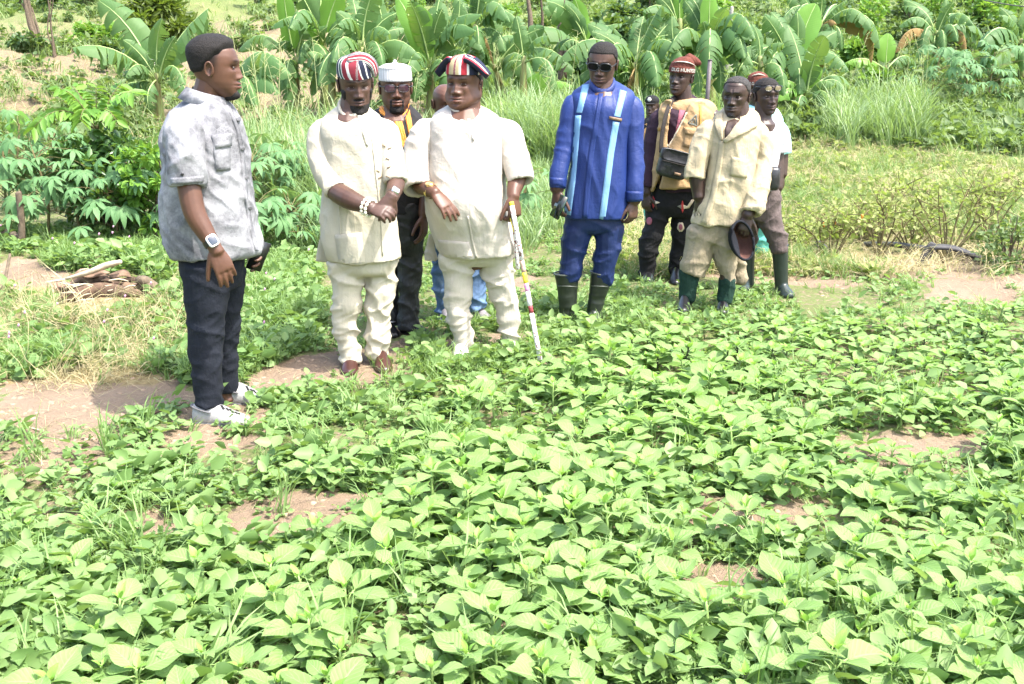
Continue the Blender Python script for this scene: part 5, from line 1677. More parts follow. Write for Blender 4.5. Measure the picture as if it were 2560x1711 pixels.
for pts, toe in (([(1726, 676, 0, 25), (1722, 710, 0, 22), (1716, 748, 0, 20)], (1708, 770)), ([(1818, 700, -.05, 21), (1816, 730, -.05, 20), (1812, 754, -.05, 18)], (1806, 790))):
    g = Geo(); p.tube(pts, g, nseg=18); p.cloth(g, 'sock', M['sock'], voxel=.007, folds=SHIRT(.6))
    t_ = p.P(pts[-1][0], pts[-1][1], pts[-1][2]); b = p.P(toe[0], toe[1], -.2); a = np.array([t_[0], t_[1] + .06, 0]); a[2] = H(a[0], a[1]); b[2] = H(b[0], b[1])
    part(shoe_geo(a, b, .05, .10), 'shoe', M['blackshoe'], p.root)
# cap held in his left hand, its lining showing
cx = p.P(1857, 602, -.22); q = p.k(1857, 602, -.22)
e = empty('cap', cx, 'dark cap with brown lining held upside down by the older man', 'cap')
n_ = unit(np.array([.30, -.86, .15])); up_ = unit(np.array([-.28, 0, 1.0])); sd = np.cross(up_, n_)
up_ = np.cross(n_, sd)
def cup(scale, deep, nn=9):
    out = []
    for t in np.linspace(0, 1, nn):
        r_ = math.cos(t * math.pi / 2 * .98)
        out.append([cx + sd * 30 * q * scale * r_ * math.cos(f) + up_ * 50 * q * scale * r_ * math.sin(f) - n_ * deep * math.sin(t * math.pi / 2) for f in np.arange(30) / 30 * 2 * math.pi])
    return out
part(rings_geo(cup(1.0, .12), (False, True)), 'crown', M['capnavy'], e)
part(rings_geo(cup(.94, .105), (False, True)), 'lining', M['capbrown'], e)
part(tube([cx + sd * 30 * q * math.cos(f) + up_ * 50 * q * math.sin(f) for f in np.linspace(0, 2 * math.pi, 31)], [.009] * 31, 8, 1, rnd=False, flat=1), 'sweatband', M['capnavy'], e)
vis = []
for r_ in np.linspace(0, 1, 5):
    vis.append([cx + sd * (30 + 22 * r_ * math.cos(f)) * q * math.cos(f) * 1.0 + up_ * 50 * q * math.sin(f) - n_ * .03 * r_ for f in np.linspace(2.2, 4.1, 14)])
A = np.array(vis); i = np.arange(4)[:, None] * 14; j = np.arange(13)[None]; Q = np.stack([i + j, i + j + 1, i + 15 + j, i + 14 + j], -1).reshape(-1, 4)
part(Geo().add(A, Q).add(A - n_ * .006, Q[:, ::-1]), 'visor', M['capnavy'], e)

# ================= man in the white T-shirt with glasses pushed up
p = Person(7.35, (1940, 725), 'man in white T-shirt and rubber boots with glasses pushed up on his forehead', SK[2])
p.head(1916, 242, 198, 287, yaw=14, pitch=3, roll=-2, open=.9, nose=.95)
p.tube([(1904, 322, 0, 34), (1906, 298, 0, 24), (1910, 255, 0, 22)], p.body)
p.tube([(1904, 310, 0, 48), (1900, 400, 0, 52), (1906, 480, 0, 46)], p.body)
p.tube([(1938, 332, 0, 17), (1942, 390, 0, 18), (1942, 440, -.03, 17), (1945, 474, -.06, 12.5)], p.body)
p.hand(p.P(1945, 472, -.06), (.05, -.2, -1), (.8, -.5, 0), thumb=-1, curl=(.4, .6, .4), spread=.3)
p.tube([(1862, 330, 0, 23), (1856, 390, 0, 21), (1858, 440, -.03, 17), (1862, 474, -.06, 12.5)], p.body)
p.hand(p.P(1862, 472, -.06), (0, -.2, -1), (-.8, -.5, 0), thumb=1)
p.finish_body(.0068)
p.hair('buzz')
p.glasses(z=.060, y=-.092, w=.025, h=.017, lens='goldlens', rim=.0036)
g = Geo()
p.rows([(300, 1874, 1934, .07), (308, 1864, 1948, .11), (322, 1852, 1956, .135), (350, 1850, 1954, .15), (420, 1854, 1938, .15), (478, 1856, 1938, .145)], g, tilt=0.06, hollow=.09)
p.tube([(1866, 318, 0, 23), (1858, 350, 0, 27), (1856, 384, 0, 27)], g, hollow=.05)
p.tube([(1942, 316, 0, 23), (1946, 346, 0, 26), (1944, 380, 0, 27)], g, hollow=.05)
p.cloth(g, 'shirt', M['whitetee'], folds=SHIRT(.8))
g = Geo()
p.rows([(462, 1858, 1946, .13), (500, 1856, 1948, .135), (540, 1862, 1950, .12), (552, 1870, 1950, .1)], g)
p.tube([(1920, 530, -.02, 31), (1932, 575, -.04, 28), (1944, 600, -.05, 25), (1950, 622, -.05, 21)], g)
p.tube([(1880, 530, .08, 28), (1872, 575, .10, 25), (1868, 612, .10, 20)], g)
p.cloth(g, 'trousers', M['greybrown'], folds=LEGF(1.2, .9))
for pts, toe, dy in (([(1949, 612, -.05, 22), (1951, 650, -.05, 19), (1953, 700, -.05, 17), (1955, 722, -.05, 17)], (1980, 738), -.14), ([(1868, 605, .1, 21), (1868, 660, .1, 18), (1868, 712, .1, 17)], (1858, 735), 0)):
    g = Geo(); p.tube(pts[::-1], g, nseg=20, hollow=.05)
    t_ = p.P(*pts[-1][:3]); b = p.P(toe[0], toe[1], dy - .06); a = np.array([t_[0] - .02, t_[1] + .05, 0]); a[2] = H(a[0], a[1]); b[2] = H(b[0], b[1])
    shoe_geo(a, b, .055, .10, g)
    p.cloth(g, 'rubber_boot', M['boot2'], voxel=.007)
c = p.P(1932, 447, -.2); q = p.k(1932, 447, -.2)
e = empty('pouch', c, 'dark leather waist pouch on the hip of the man in white T-shirt', 'pouch')
ri = []
for y_, s_ in ((-.05, .7), (-.04, .95), (0, 1.0), (.05, .9)):
    ri.append([c + np.array([s_ * 15 * q * math.copysign(abs(math.cos(t)) ** .5, math.cos(t)), y_, s_ * 30 * q * math.copysign(abs(math.sin(t)) ** .5, math.sin(t))]) for t in np.arange(22) / 22 * 2 * math.pi])
part(rings_geo(ri), 'pouch_body', M['leatherbag'], e)
part(tube([p.P(1906, 470, -.16), p.P(1932, 430, -.24), p.P(1951, 420, -.06), p.P(1950, 400, .02), p.P(1952, 378, .06)], [.009] * 5, 8, 4, flat=.3), 'strap', M['webbing'], e)

# ================= man behind him in teal
p = Person(8.5, (1900, 668), 'man in teal clothes and rust knitted cap hidden behind the man in white', SK[2])
p.head(1893, 226, 190, 266, yaw=-10, pitch=2)
p.tube([(1896, 305, 0, 28), (1895, 280, 0, 22), (1894, 240, 0, 21)], p.body)
p.tube([(1898, 300, 0, 44), (1900, 380, 0, 46), (1900, 470, 0, 42)], p.body)
p.tube([(1950, 320, 0, 19), (1954, 385, 0, 17), (1956, 440, -.04, 12)], p.body); p.hand(p.P(1956, 440, -.04), (0, -.2, -1), (.8, -.5, 0), thumb=-1)
p.tube([(1850, 320, 0, 19), (1848, 385, 0, 17), (1850, 440, -.04, 12)], p.body); p.hand(p.P(1850, 440, -.04), (0, -.2, -1), (-.8, -.5, 0), thumb=1)
p.finish_body(.0075)
g = Geo()
p.rows([(266, 1872, 1920, .07), (280, 1856, 1944, .12), (310, 1848, 1954, .15), (380, 1850, 1948, .16), (470, 1850, 1950, .15)], g, hollow=.09)
p.tube([(1944, 300, 0, 20), (1952, 340, 0, 22), (1955, 384, 0, 21)], g, hollow=.05); p.tube([(1858, 300, 0, 20), (1850, 340, 0, 22), (1848, 384, 0, 21)], g, hollow=.05)
p.cloth(g, 'shirt', M['paleteal'], voxel=.01, folds=SHIRT(.7))
g = Geo(); p.rows([(455, 1854, 1946, .14), (530, 1856, 1942, .14)], g)
p.tube([(1902, 520, -.02, 28), (1904, 580, -.02, 25), (1902, 640, -.02, 20)], g); p.tube([(1866, 520, .05, 26), (1862, 580, .05, 22), (1860, 640, .05, 18)], g)
p.cloth(g, 'trousers', M['teal'], voxel=.01, folds=LEGF(.8))
for x, dy in ((1901, -.04), (1860, .05)):
    g = Geo(); p.tube([(x, 622, dy, 17), (x, 660, dy, 15)], g)
    a = p.P(x, 668, dy + .06); b = p.P(x + 8, 672, dy - .2); a[2] = H(a[0], a[1]); b[2] = H(b[0], b[1]); shoe_geo(a, b, .05, .1, g)
    p.cloth(g, 'rubber_boot', M['boot2'], voxel=.009)
g = p.hat([(.034, .086, .102, .114, 0), (.072, .086, .101, .111, 0), (.074, .082, .097, .106, 0), (.105, .074, .086, .092, 0), (.130, .046, .052, .056, 0), (.142, .006, .006, .006, 0)], 'knitted_cap', None)
cap = p.hpart(g, 'knitted_cap', M['beanie'])
lettering(p, 'DLG HUNTERS', .1, .044, .031, .0895, .1055, .1175, 'knitwhite', cap)
part(p.toworld(tube([(-.05, -.07, .112), (0, -.075, .122), (.05, -.06, .112)], [.003, .012, .003], 8, 3, flat=.5)), 'knitted_stripe', M['knitwhite'], p.root, parent=cap)
# ------------------------------------------------------------------ banana plants
BAN = [leaf_mat('banana_leaf_green', (.060, .135, .042), (.105, .190, .066), trans=.36, rough=.55, vein=.30, vein_col=(.14, .26, .07), lat=26, spec=.25, back=(.11, .20, .08), slope=.5),
       leaf_mat('banana_leaf_young', (.13, .29, .045), (.19, .36, .06), trans=.42, rough=.42, vein=.30, vein_col=(.26, .42, .10), lat=26, spec=.35, slope=.5),
       leaf_mat('banana_leaf_dry', (.20, .13, .05), (.26, .17, .07), trans=.25, rough=.8, vein=.3, vein_col=(.30, .22, .10), lat=22, spec=.15, slope=.5)]
M['rib'] = plain('banana_midrib', (.30, .40, .14), .5, .4, var=.15)
M['ribdry'] = plain('dry_midrib', (.24, .17, .08), .8, .2)
def stem_mat():
    t = NT('banana_stem').set(.5, .35)
    tc = t.n('TexCoord').outputs['Object']; mp = t.n('Mapping'); mp.inputs['Scale'].default_value = (9, 9, 1.4); t.l(tc, mp.inputs['Vector'])
    f = t.noise(1.6, 5, .65, vec=mp.outputs[0])
    t.base(t.ramp(f, [(.30, (.045, .030, .018)), (.46, (.16, .15, .05)), (.60, (.20, .25, .08)), (.75, (.26, .30, .12))]))
    t.bump(f, .5, .02)
    return t.mat
M['pseudo'] = stem_mat()

def banana_leaf(base, tip, arch, width, rs, face=None, droop=.35, tear=.5, young=False, pet=.16):
    """one leaf: midrib curve from base to tip rising by `arch`, two torn blade halves"""
    base, tip = np.asarray(base, float), np.asarray(tip, float)
    L = np.linalg.norm(tip - base)
    n = 15
    t = np.linspace(0, 1, n)
    mid = base + (tip - base) * t[:, None]
    up = np.array([0, 0, 1.0])
    chord = unit(tip - base)
    bow = unit(up - chord * np.dot(up, chord)) if abs(chord[2]) < .97 else unit(np.array([rs.uniform(-1, 1), -1, 0]))
    prof = (1 - (2 * t - 1) ** 2)
    prof = prof * (1 + .35 * (t - .5))
    mid = mid + bow * (arch * prof)[:, None]
    tg = np.gradient(mid, axis=0); tg /= np.linalg.norm(tg, axis=1)[:, None]
    nrm0 = np.asarray(face, float) if face is not None else bow
    g = Geo()
    r0 = .020 * L ** .5
    tube(mid[::2], np.linspace(1, .12, len(mid[::2])) * r0, 6, 1, geo=g, m=1, rnd=False)
    def W_(x):
        x = np.clip((x - pet) / (1 - pet), 0, 1)
        return width * np.clip(np.minimum((x / .16) ** .6, 1) * np.minimum(((1 - x) / .30 + .02) ** .55, 1), 0.0, 1)
    for side in (-1, 1):
        m = 22
        edges = np.linspace(pet, 1, m + 1)
        groups, cur = [], [0]
        for q in range(1, m):
            if rs.rand() < tear * .42:
                groups.append(cur); cur = []
            cur.append(q)
        groups.append(cur)
        ph = rs.uniform(0, 6)
        for gr in groups:
            torn = len(groups) > 1
            extra = rs.uniform(-.10, .45) * droop * 1.6 if torn else 0
            tw = rs.uniform(-.25, .25) * (len(gr) < 6) * tear
            ts = [edges[q] for q in gr] + [edges[gr[-1] + 1]]
            V, U = [], []
            for q, x in enumerate(ts):
                c = np.array([np.interp(x, t, mid[:, a]) for a in range(3)]); tt = unit([np.interp(x, t, tg[:, a]) for a in range(3)])
                sd = unit(np.cross(tt, nrm0)) * side
                nn = unit(np.cross(sd, tt) * side)
                if np.dot(nn, nrm0) < 0: nn = -nn
                w = max(W_(x), .004)
                gap = ((q == 0) * 1 - (q == len(ts) - 1) * 1) * (.28 if torn else 0) * (edges[1] - edges[0]) * L
                for s_ in (0, .34, .68, 1.0):
                    dr = droop + extra + .08 * math.sin(9 * x + ph)
                    ang = .22 - (.25 + dr * 1.5) * s_
                    p = c + sd * w * s_ * math.cos(dr * s_ * .8) + nn * w * s_ * math.sin(ang * .75) - up * w * s_ * s_ * dr * .55
                    p = p + tt * (w * s_ * .16 + tw * w * s_ * s_ + gap * s_)
                    V.append(p); U.append((side * s_, x))
            k = 4; nq = len(ts)
            i = np.arange(nq - 1)[:, None] * k; j = np.arange(3)[None]
            Q = np.stack([i + j, i + j + 1, i + k + j + 1, i + k + j], -1).reshape(-1, 4)
            if side < 0: Q = Q[:, ::-1]
            g.add(V, Q, None, U, rs.rand())
    return g

def banana(d, crown, basey, leaves, label, seed=0, stem_r=.085, scale=1.0):
    """d: distance; crown px; basey: px row of the foot; leaves: (tip x, tip y, arch, kind, depth offset, width factor)"""
    rs = np.random.RandomState(seed)
    bx, by = basey
    d = float(gnd(bx, by)[1])
    C = W(crown[0], crown[1], d)
    B = W(bx, by, d); B[2] = H(B[0], B[1]) - .03
    if C[2] - B[2] < .15: C[2] = B[2] + .15
    e = empty('banana_plant', B, label, 'banana plant', 'banana plants behind the men')
    mid = (B + C) / 2 + [rs.uniform(-.04, .04), 0, 0]
    part(tube([B, mid, C + (C - B) * .05], [stem_r * 1.25, stem_r, stem_r * .6], 12, 4), 'pseudostem', M['pseudo'], e)
    leaves = list(leaves)
    if len(leaves) > 4:
        for q in range(3):
            aa = rs.uniform(-2.5, -.6); rr = rs.uniform(120, 210) * 18 / d
            leaves.append((crown[0] + rr * math.cos(aa), crown[1] + rr * math.sin(aa), rs.uniform(.05, .14), 'f', rs.uniform(-.6, .6)))
        for q in range(7):
            aa = rs.uniform(-.5, 3.6); rr = rs.uniform(80, 160) * 19 / d
            leaves.append((crown[0] + rr * math.cos(aa), crown[1] + rr * .75 * math.sin(aa), rs.uniform(.2, .38), 'n', rs.uniform(-.9, .9)))
    for lf in leaves:
        tx, ty, arch, kind, dd = lf[:5]
        wf = lf[5] if len(lf) > 5 else 1.0
        if kind in 'nd':
            dd += rs.choice([-1, -1, 1]) * rs.uniform(.25, .75)
        T = W(tx, ty, d + dd)
        L = np.linalg.norm(T - C)
        w = min(.34, max(.15, .165 * L)) * wf * scale
        b = C + unit(T - C) * .05 - np.array([0, 0, rs.uniform(0, .15)])
        if kind == 'y':
            g = banana_leaf(b, T, arch * L, w * 1.05, rs, face=(rs.uniform(-.2, .2), -1, .15), droop=.06, tear=.04, pet=.14)
            part(g, 'leaf', [BAN[1], M['rib']], e)
        elif kind == 'd':
            g = banana_leaf(b, T, arch * L, w * .7, rs, droop=.8, tear=1.2)
            part(g, 'dead_leaf', [BAN[2], M['ribdry']], e)
        elif kind == 's':
            g = tube([b, (b + T) / 2 + [.02, 0, 0], T], [.03, .022, .006], 8, 4)
            part(g, 'furled_leaf', BAN[1], e)
        else:
            face = None
            if kind == 'f': face = (rs.uniform(-.35, .35), -.9, .45)
            g = banana_leaf(b, T, arch * L, w, rs, face=face, droop=.55 if kind != 'f' else .22, tear=1.3 if kind != 'f' else .9)
            part(g, 'leaf', [BAN[0] if kind != 'l' else BAN[1], M['rib']], e)
    return e

banana(17, (392, 190), (402, 306), [(247, 2, .10, 'f', .3, 1.1), (180, 120, .16, 'n', -.3, 1.1), (522, 20, .06, 'n', .4), (486, 128, .16, 'n', -.2), (340, 236, .30, 'n', -.5, 1.2), (464, 214, .34, 'n', -.2), (308, 182, .15, 'n', .5), (308, 284, .35, 'n', .3), (470, 250, .3, 'n', .4), (383, 70, .03, 's', 0)], 'lone banana plant on the brown slope left of the man in grey', 1, .075)
banana(11.5, (575, 215), (575, 330), [(728, 190, .34, 'n', -.2, 1.1), (698, 235, .25, 'n', -.4), (640, 262, .3, 'n', -.6), (500, 150, .2, 'n', .6)], 'banana plant directly behind the head of the man in grey', 2, .07)
banana(13, (738, 150), (742, 300), [(708, -30, .03, 'y', -.2, .75), (678, 118, .62, 'n', .2, .9), (860, 190, .32, 'n', -.4, 1.1), (790, 195, .25, 'n', -.6), (660, 235, .25, 'n', -.3), (720, 262, .3, 'n', -.5), (800, 110, .2, 'f', .5)], 'banana plant with a tall pale backlit leaf left of the striped cap', 3, .08)
banana(14.5, (806, 95), (812, 290), [(850, -25, .04, 'y', -.2, 1.3), (762, -10, .06, 'f', 0, 1.2), (905, 58, .2, 'f', -.3), (770, 80, .1, 'y', -.4, .8), (880, 150, .3, 'n', -.5), (740, 60, .3, 'n', .4), (900, 120, .2, 'n', .2)], 'banana plant with a bright broad leaf cut by the top edge', 4, .09)
banana(13.8, (905, 130), (908, 300), [(845, 62, .35, 'n', -.2, 1.1), (975, 85, .25, 'n', -.3, 1.1), (1010, 72, .12, 'f', .3), (880, -12, .05, 'f', .5), (1040, 165, .25, 'n', -.5), (960, 175, .3, 'n', -.6), (830, 165, .25, 'n', -.5, 1.1), (795, 215, .25, 'n', -.7), (935, 215, .3, 'n', -.8)], 'dark banana clump rising between the striped cap and the white cap', 5, .10)
banana(12.6, (1076, 168), (1072, 300), [(1036, 12, .05, 'y', -.2, 1.15), (992, -10, .05, 'y', .4, .8), (1205, 36, .22, 'n', -.2), (1190, 78, .30, 'n', -.4), (1100, -8, .05, 'f', .4), (1015, 190, .30, 'n', -.5), (1120, 215, .3, 'n', -.5), (1000, 120, .3, 'n', .2), (1035, 255, .3, 'n', -.4)], 'banana plant with an upright bright leaf left of the winged cap', 6, .085)
banana(14.0, (1185, 70), (1190, 280), [(1300, 60, .28, 'n', -.3, 1.1), (1288, 30, .2, 'n', .3), (1240, -20, .1, 'f', .1), (1130, -10, .1, 'f', .2), (1110, 95, .25, 'n', -.3), (1200, -40, .03, 'y', 0)], 'tall banana plant whose comb-like leaves hang right of the winged cap', 7, .09)
banana(12.8, (1235, 168), (1255, 262), [(1295, 92, .38, 'n', .1, 1.0), (1452, 112, .28, 'n', .3, .95), (1438, 178, .24, 'n', -.3, .95), (1340, 186, .30, 'n', -.5), (1180, 110, .3, 'n', .2), (1320, 240, .3, 'n', -.6), (1190, 235, .25, 'n', -.5), (1212, 90, .04, 'd', .3)], 'banana plant with long arching leaves between the ivory and blue men', 8, .09)
banana(11.8, (1348, 262), (1348, 300), [(1351, 184, .02, 'y', -.1, 1.6), (1268, 232, .25, 'l', -.2), (1432, 215, .35, 'l', -.3), (1300, 275, .2, 'n', -.3)], 'small banana sucker with one bright upright leaf left of the blue man', 9, .05)
banana(14.5, (1470, 112), (1474, 285), [(1438, -2, .03, 'y', -.1, 1.0), (1556, 92, .42, 'n', -.2), (1556, 60, .2, 'n', .3), (1400, 30, .15, 'f', .4), (1380, 130, .25, 'n', -.4), (1520, 150, .3, 'n', -.4)], 'banana plant with a tall upright leaf above the head of the blue man', 10, .085)
banana(12.4, (1588, 166), (1592, 290), [(1394, 156, .30, 'n', -.2, 1.0), (1420, 232, .22, 'n', -.4), (1470, 60, .1, 'f', .3), (1545, 212, .3, 'n', -.4), (1720, 105, .32, 'n', .1), (1655, 12, .05, 'n', .4), (1640, 225, .28, 'n', -.3), (1500, 200, .2, 'l', -.6), (1610, 40, .08, 'f', .5), (1565, 255, .1, 'd', -.2)], 'large banana plant between the blue man and the rust knitted cap', 11, .095)
banana(11.6, (1634, 205), (1636, 300), [(1648, 90, .03, 'y', -.1, .55), (1590, 262, .2, 'n', -.3), (1672, 235, .25, 'n', -.3), (1612, 250, .2, 'n', -.4)], 'slim banana sucker with one narrow upright leaf above the distant cap', 12, .05)
banana(13.2, (1772, 118), (1776, 290), [(1776, -20, .03, 'y', -.1, 1.0), (1674, 170, .40, 'n', -.3, 1.0), (1842, 48, .18, 'n', .2), (1842, 178, .35, 'n', -.3), (1712, 2, .06, 'f', .3), (1758, 55, .05, 'f', -.2), (1752, 130, .08, 'd', -.2), (1860, 110, .28, 'n', .2), (1720, 225, .28, 'n', -.4), (1800, 235, .25, 'n', -.5)], 'banana plant with a brown hanging leaf above the bare-headed older man', 13, .095)
banana(15.0, (1700, 60), (1704, 270), [(1640, -10, .1, 'f', 0), (1700, -40, .03, 'y', 0, .8), (1600, 75, .3, 'n', -.3), (1770, 75, .3, 'n', -.2), (1660, 120, .3, 'n', -.4)], 'banana plant cut by the top edge above the rust knitted cap', 14, .09)
banana(14.6, (2050, 62), (2042, 225), [(2180, 74, .34, 'n', -.3, 1.0), (2200, 122, .36, 'n', -.4, 1.0), (2180, 158, .40, 'd', -.2, 1.0), (1962, -14, .08, 'f', .2), (2118, 0, .08, 'n', .3), (2030, -40, .04, 'f', .1), (1950, 60, .3, 'n', -.2), (2090, 60, .15, 'd', -.3)], 'tall banana plant with a brown withered leaf hanging to the right', 15, .10)
banana(12.0, (1984, 172), (1988, 275), [(2040, 10, .05, 'y', .1, 1.25), (1946, 155, .3, 'n', -.3), (1842, 96, .32, 'n', .2, 1.0), (1840, 136, .22, 'n', -.1), (2122, 178, .28, 'n', -.3), (1928, 30, .1, 'f', .5), (1900, 215, .25, 'n', -.5), (1925, 105, .03, 'y', -.3, .4), (2060, 165, .2, 'd', .1)], 'banana plant with a broad pale leaf right of the forehead glasses', 16, .085)
banana(10.8, (2014, 238), (2018, 285), [(2037, 158, .03, 'y', -.1, 1.3), (1945, 205, .25, 'l', -.2), (2088, 212, .28, 'n', -.2), (1940, 255, .3, 'l', -.4), (2080, 262, .25, 'n', -.4)], 'small bright banana sucker just right of the man in white T-shirt', 17, .05)
banana(13.0, (2214, 168), (2212, 215), [(2221, 84, .03, 'y', 0, 1.5), (2112, 158, .15, 'l', -.2), (2290, 165, .25, 'n', .2)], 'banana sucker with a single upright leaf in the tall grass at right', 18, .05)
banana(19, (2340, 84), (2344, 190), [(2256, 16, .20, 'n', 0, 1.0), (2460, 94, .25, 'n', -.2), (2238, 132, .3, 'd', -.3), (2286, 136, .32, 'n', -.4), (2416, 132, .35, 'd', -.3), (2360, 125, .3, 'n', -.4), (2450, 122, .28, 'n', .3), (2345, 40, .03, 's', 0), (2400, 50, .2, 'n', .5)], 'banana plant with browning lower leaves alone on the far right slope', 19, .10)
banana(17, (2552, 105), (2556, 215), [(2496, 38, .22, 'n', 0), (2446, 120, .28, 'n', -.3), (2536, 72, .03, 'y', .1), (2470, 150, .25, 'l', -.4), (2480, 168, .2, 'n', -.6), (2620, 90, .25, 'n', 0)], 'banana plant cut off by the right edge of the picture', 20, .09)
banana(16, (960, 60), (962, 285), [(930, -30, .05, 'f', 0), (1010, 10, .2, 'n', .2), (890, 110, .3, 'n', -.2), (1030, 120, .3, 'n', -.3)], 'banana plant rising straight above the white cap', 31, .09)
banana(16, (1130, 120), (1134, 290), [(1150, 0, .05, 'f', 0), (1060, 60, .2, 'n', .2), (1210, 130, .3, 'n', -.2), (1090, 220, .3, 'n', -.3)], 'banana plant directly behind the winged cap', 32, .09)
banana(15, (830, 165), (836, 310), [(870, 70, .1, 'f', 0), (770, 130, .25, 'n', .2), (900, 230, .3, 'n', -.2), (780, 240, .3, 'n', -.3)], 'low banana plant directly behind the striped cap', 33, .08)
banana(15, (1310, 150), (1316, 300), [(1290, 40, .1, 'f', 0), (1370, 90, .25, 'n', .2), (1260, 200, .3, 'n', -.2), (1390, 230, .3, 'n', -.3)], 'banana plant filling the gap between the ivory and blue men', 34, .08)
banana(15, (1690, 150), (1694, 300), [(1680, 40, .1, 'f', 0), (1740, 150, .25, 'n', .2), (1640, 200, .3, 'n', -.2), (1750, 240, .3, 'n', -.3)], 'banana plant close behind the rust knitted cap', 35, .08)
banana(15, (1900, 150), (1905, 290), [(1880, 60, .1, 'f', 0), (1960, 110, .25, 'n', .2), (1840, 210, .3, 'n', -.2), (1960, 240, .3, 'n', -.3)], 'banana plant close behind the man with forehead glasses', 36, .08)
banana(9.6, (70, 345), (60, 420), [(22, 292, .10, 'y', 0, 1.1), (120, 400, .2, 'l', -.2)], 'pale young banana leaf standing behind the cassava at far left', 21, .04)

# ------------------------------------------------------------------ cassava
CASS = leaf_mat('cassava_leaf', (.075, .175, .065), (.125, .245, .095), trans=.32, rough=.6, vein=.45, vein_col=(.24, .34, .14), lat=1, spec=.3, back=(.12, .22, .11))
M['twig'] = plain('green_brown_twig', (.13, .11, .05), .8, .2, var=.3)
M['bark'] = plain('grey_brown_bark', (.11, .085, .06), .9, .15, var=.4, scale=30, bump=.8, bscale=40)
M['palebark'] = plain('pale_grey_bark', (.34, .31, .27), .9, .15, var=.3, scale=20, bump=.6, bscale=40)
M['fruit'] = plain('orange_fruit', (.60, .22, .03), .4, .4)

def palmate(rs, n=7, L=.15):
    g = Geo()
    for q in range(n):
        a = (q - (n - 1) / 2) * (4.3 / n)
        l = L * (1 - .28 * abs(q - (n - 1) / 2) / (n / 2)) * rs.uniform(.9, 1.1); w = l * .15
        d = np.array([math.sin(a), math.cos(a), 0]); s_ = np.array([d[1], -d[0], 0])
        V, U = [], []
        dr = rs.uniform(.35, .75)
        for t, ww in ((0, .12), (.3, .8), (.58, 1.0), (.82, .6), (1, .04)):
            c = d * l * (t - .12 * t * t) + np.array([0, 0, .05 * t * l - dr * l * t * t])
            for s in (-1, 0, 1):
                V.append(c + s_ * s * w * ww + np.array([0, 0, .25 * w * ww * abs(s)])); U.append((s, t))
        i = np.arange(4)[:, None] * 3; j = np.arange(2)[None]
        g.add(V, np.stack([i + j, i + j + 1, i + 4 + j, i + 3 + j], -1).reshape(-1, 4), None, U, rs.rand())
    return g
_rc = np.random.RandomState(8)
PALM = [palmate(_rc, n).mesh('cassava_leaf', [CASS]) for n in (7, 6, 5, 7, 7)]

def orient(o, loc, heading, pitch, roll=0, s=1.0):
    o.location = loc
    o.rotation_euler = (Matrix.Rotation(heading, 4, 'Z') @ Matrix.Rotation(pitch, 4, 'X') @ Matrix.Rotation(roll, 4, 'Y')).to_euler()
    o.scale = (s, s, s)

def cassava(x, y, h, label, seed, n=14, spread=.45, group='cassava plants behind the soil mound', s=1.0):
    rs = np.random.RandomState(seed)
    z = H(x, y)
    e = empty('cassava_plant', (x, y, z), label, 'cassava plant', group)
    g = Geo()
    top = np.array([x + rs.uniform(-.1, .1), y, z + h * .85])
    tube([(x, y, z - .02), (x + rs.uniform(-.05, .05), y, z + h * .4), top], [.016, .013, .008], 7, 3, geo=g)
    for q in range(n):
        t = rs.uniform(.12, 1) ** .75
        a = q * 2.4 + rs.uniform(-.4, .4)
        o_ = np.array([x, y, z]) * (1 - t) + top * t
        r = spread * rs.uniform(.5, 1.05) * (.55 + .45 * (1 - t) + .2)
        end = o_ + np.array([math.cos(a) * r, math.sin(a) * r, rs.uniform(.02, .22)])
        tube([o_, (o_ + end) / 2 + [0, 0, .04], end], [.004, .003, .0025], 5, 2, geo=g, rnd=False)
        lf = link('leaf', PALM[rs.randint(5)], e)
        lf.location = [float(v) for v in end - np.array([x, y, z])]
        lf.rotation_euler = (Matrix.Rotation(a - math.pi / 2 + rs.uniform(-.3, .3), 4, 'Z') @ Matrix.Rotation(rs.uniform(-.75, .0), 4, 'X')).to_euler()
        k = rs.uniform(.85, 1.35) * s; lf.scale = (k, k, k)
    part(g, 'stem', M['twig'], e)

CL = [((30, 590), 1.05, 'cassava plant at the left edge behind the broken post'), ((120, 600), 1.0, 'cassava plant just right of the broken post'), ((60, 520), 1.15, 'tall cassava plant below the pale banana leaf'),
      ((200, 600), .75, 'low cassava plant above the soil mound'), ((290, 605), .70, 'cassava plant above the rotten log'), ((370, 600), .80, 'cassava plant by the elbow of the man in grey'),
      ((140, 530), .95, 'cassava plant below the glossy shrub'), ((250, 560), .70, 'cassava plant in the middle of the cassava patch'), ((400, 560), .9, 'cassava plant touching the grey shirt sleeve'),
      ((640, 590), .95, 'cassava plant right of the grey shirt front'), ((700, 570), .8, 'cassava plant in the grass left of the cream tunic'), ((655, 640), .55, 'small cassava plant by the phone of the man in grey'), ((735, 620), .5, 'small cassava plant near the cream back panel')]
for q, ((px, py), h, lab) in enumerate(CL):
    g_ = gnd(px, py)
    cassava(g_[0], g_[1], h, lab, 30 + q, n=40 if h > .7 else 26, spread=.5 if h > .7 else .38)
for q, ((px, py), lab) in enumerate((((1320, 440), 'small cassava plant in the grass left of the blue sleeve'), ((2330, 245), 'cassava plant at the left of the far right cassava clump'), ((2410, 250), 'cassava plant in the middle of the far right cassava clump'), ((2470, 240), 'cassava plant at the right of the far right cassava clump'), ((2380, 215), 'tallest cassava plant at the back of the far right clump'))):
    g_ = W(px, py, 10.5) if q == 0 else gnd(px, py + 20)
    cassava(g_[0], g_[1], .6 if q == 0 else 1.25, lab, 60 + q, n=12 if q == 0 else 30, spread=.35 if q == 0 else .85, group='cassava plants on the right slope' if q else None, s=1 if q == 0 else 1.5)

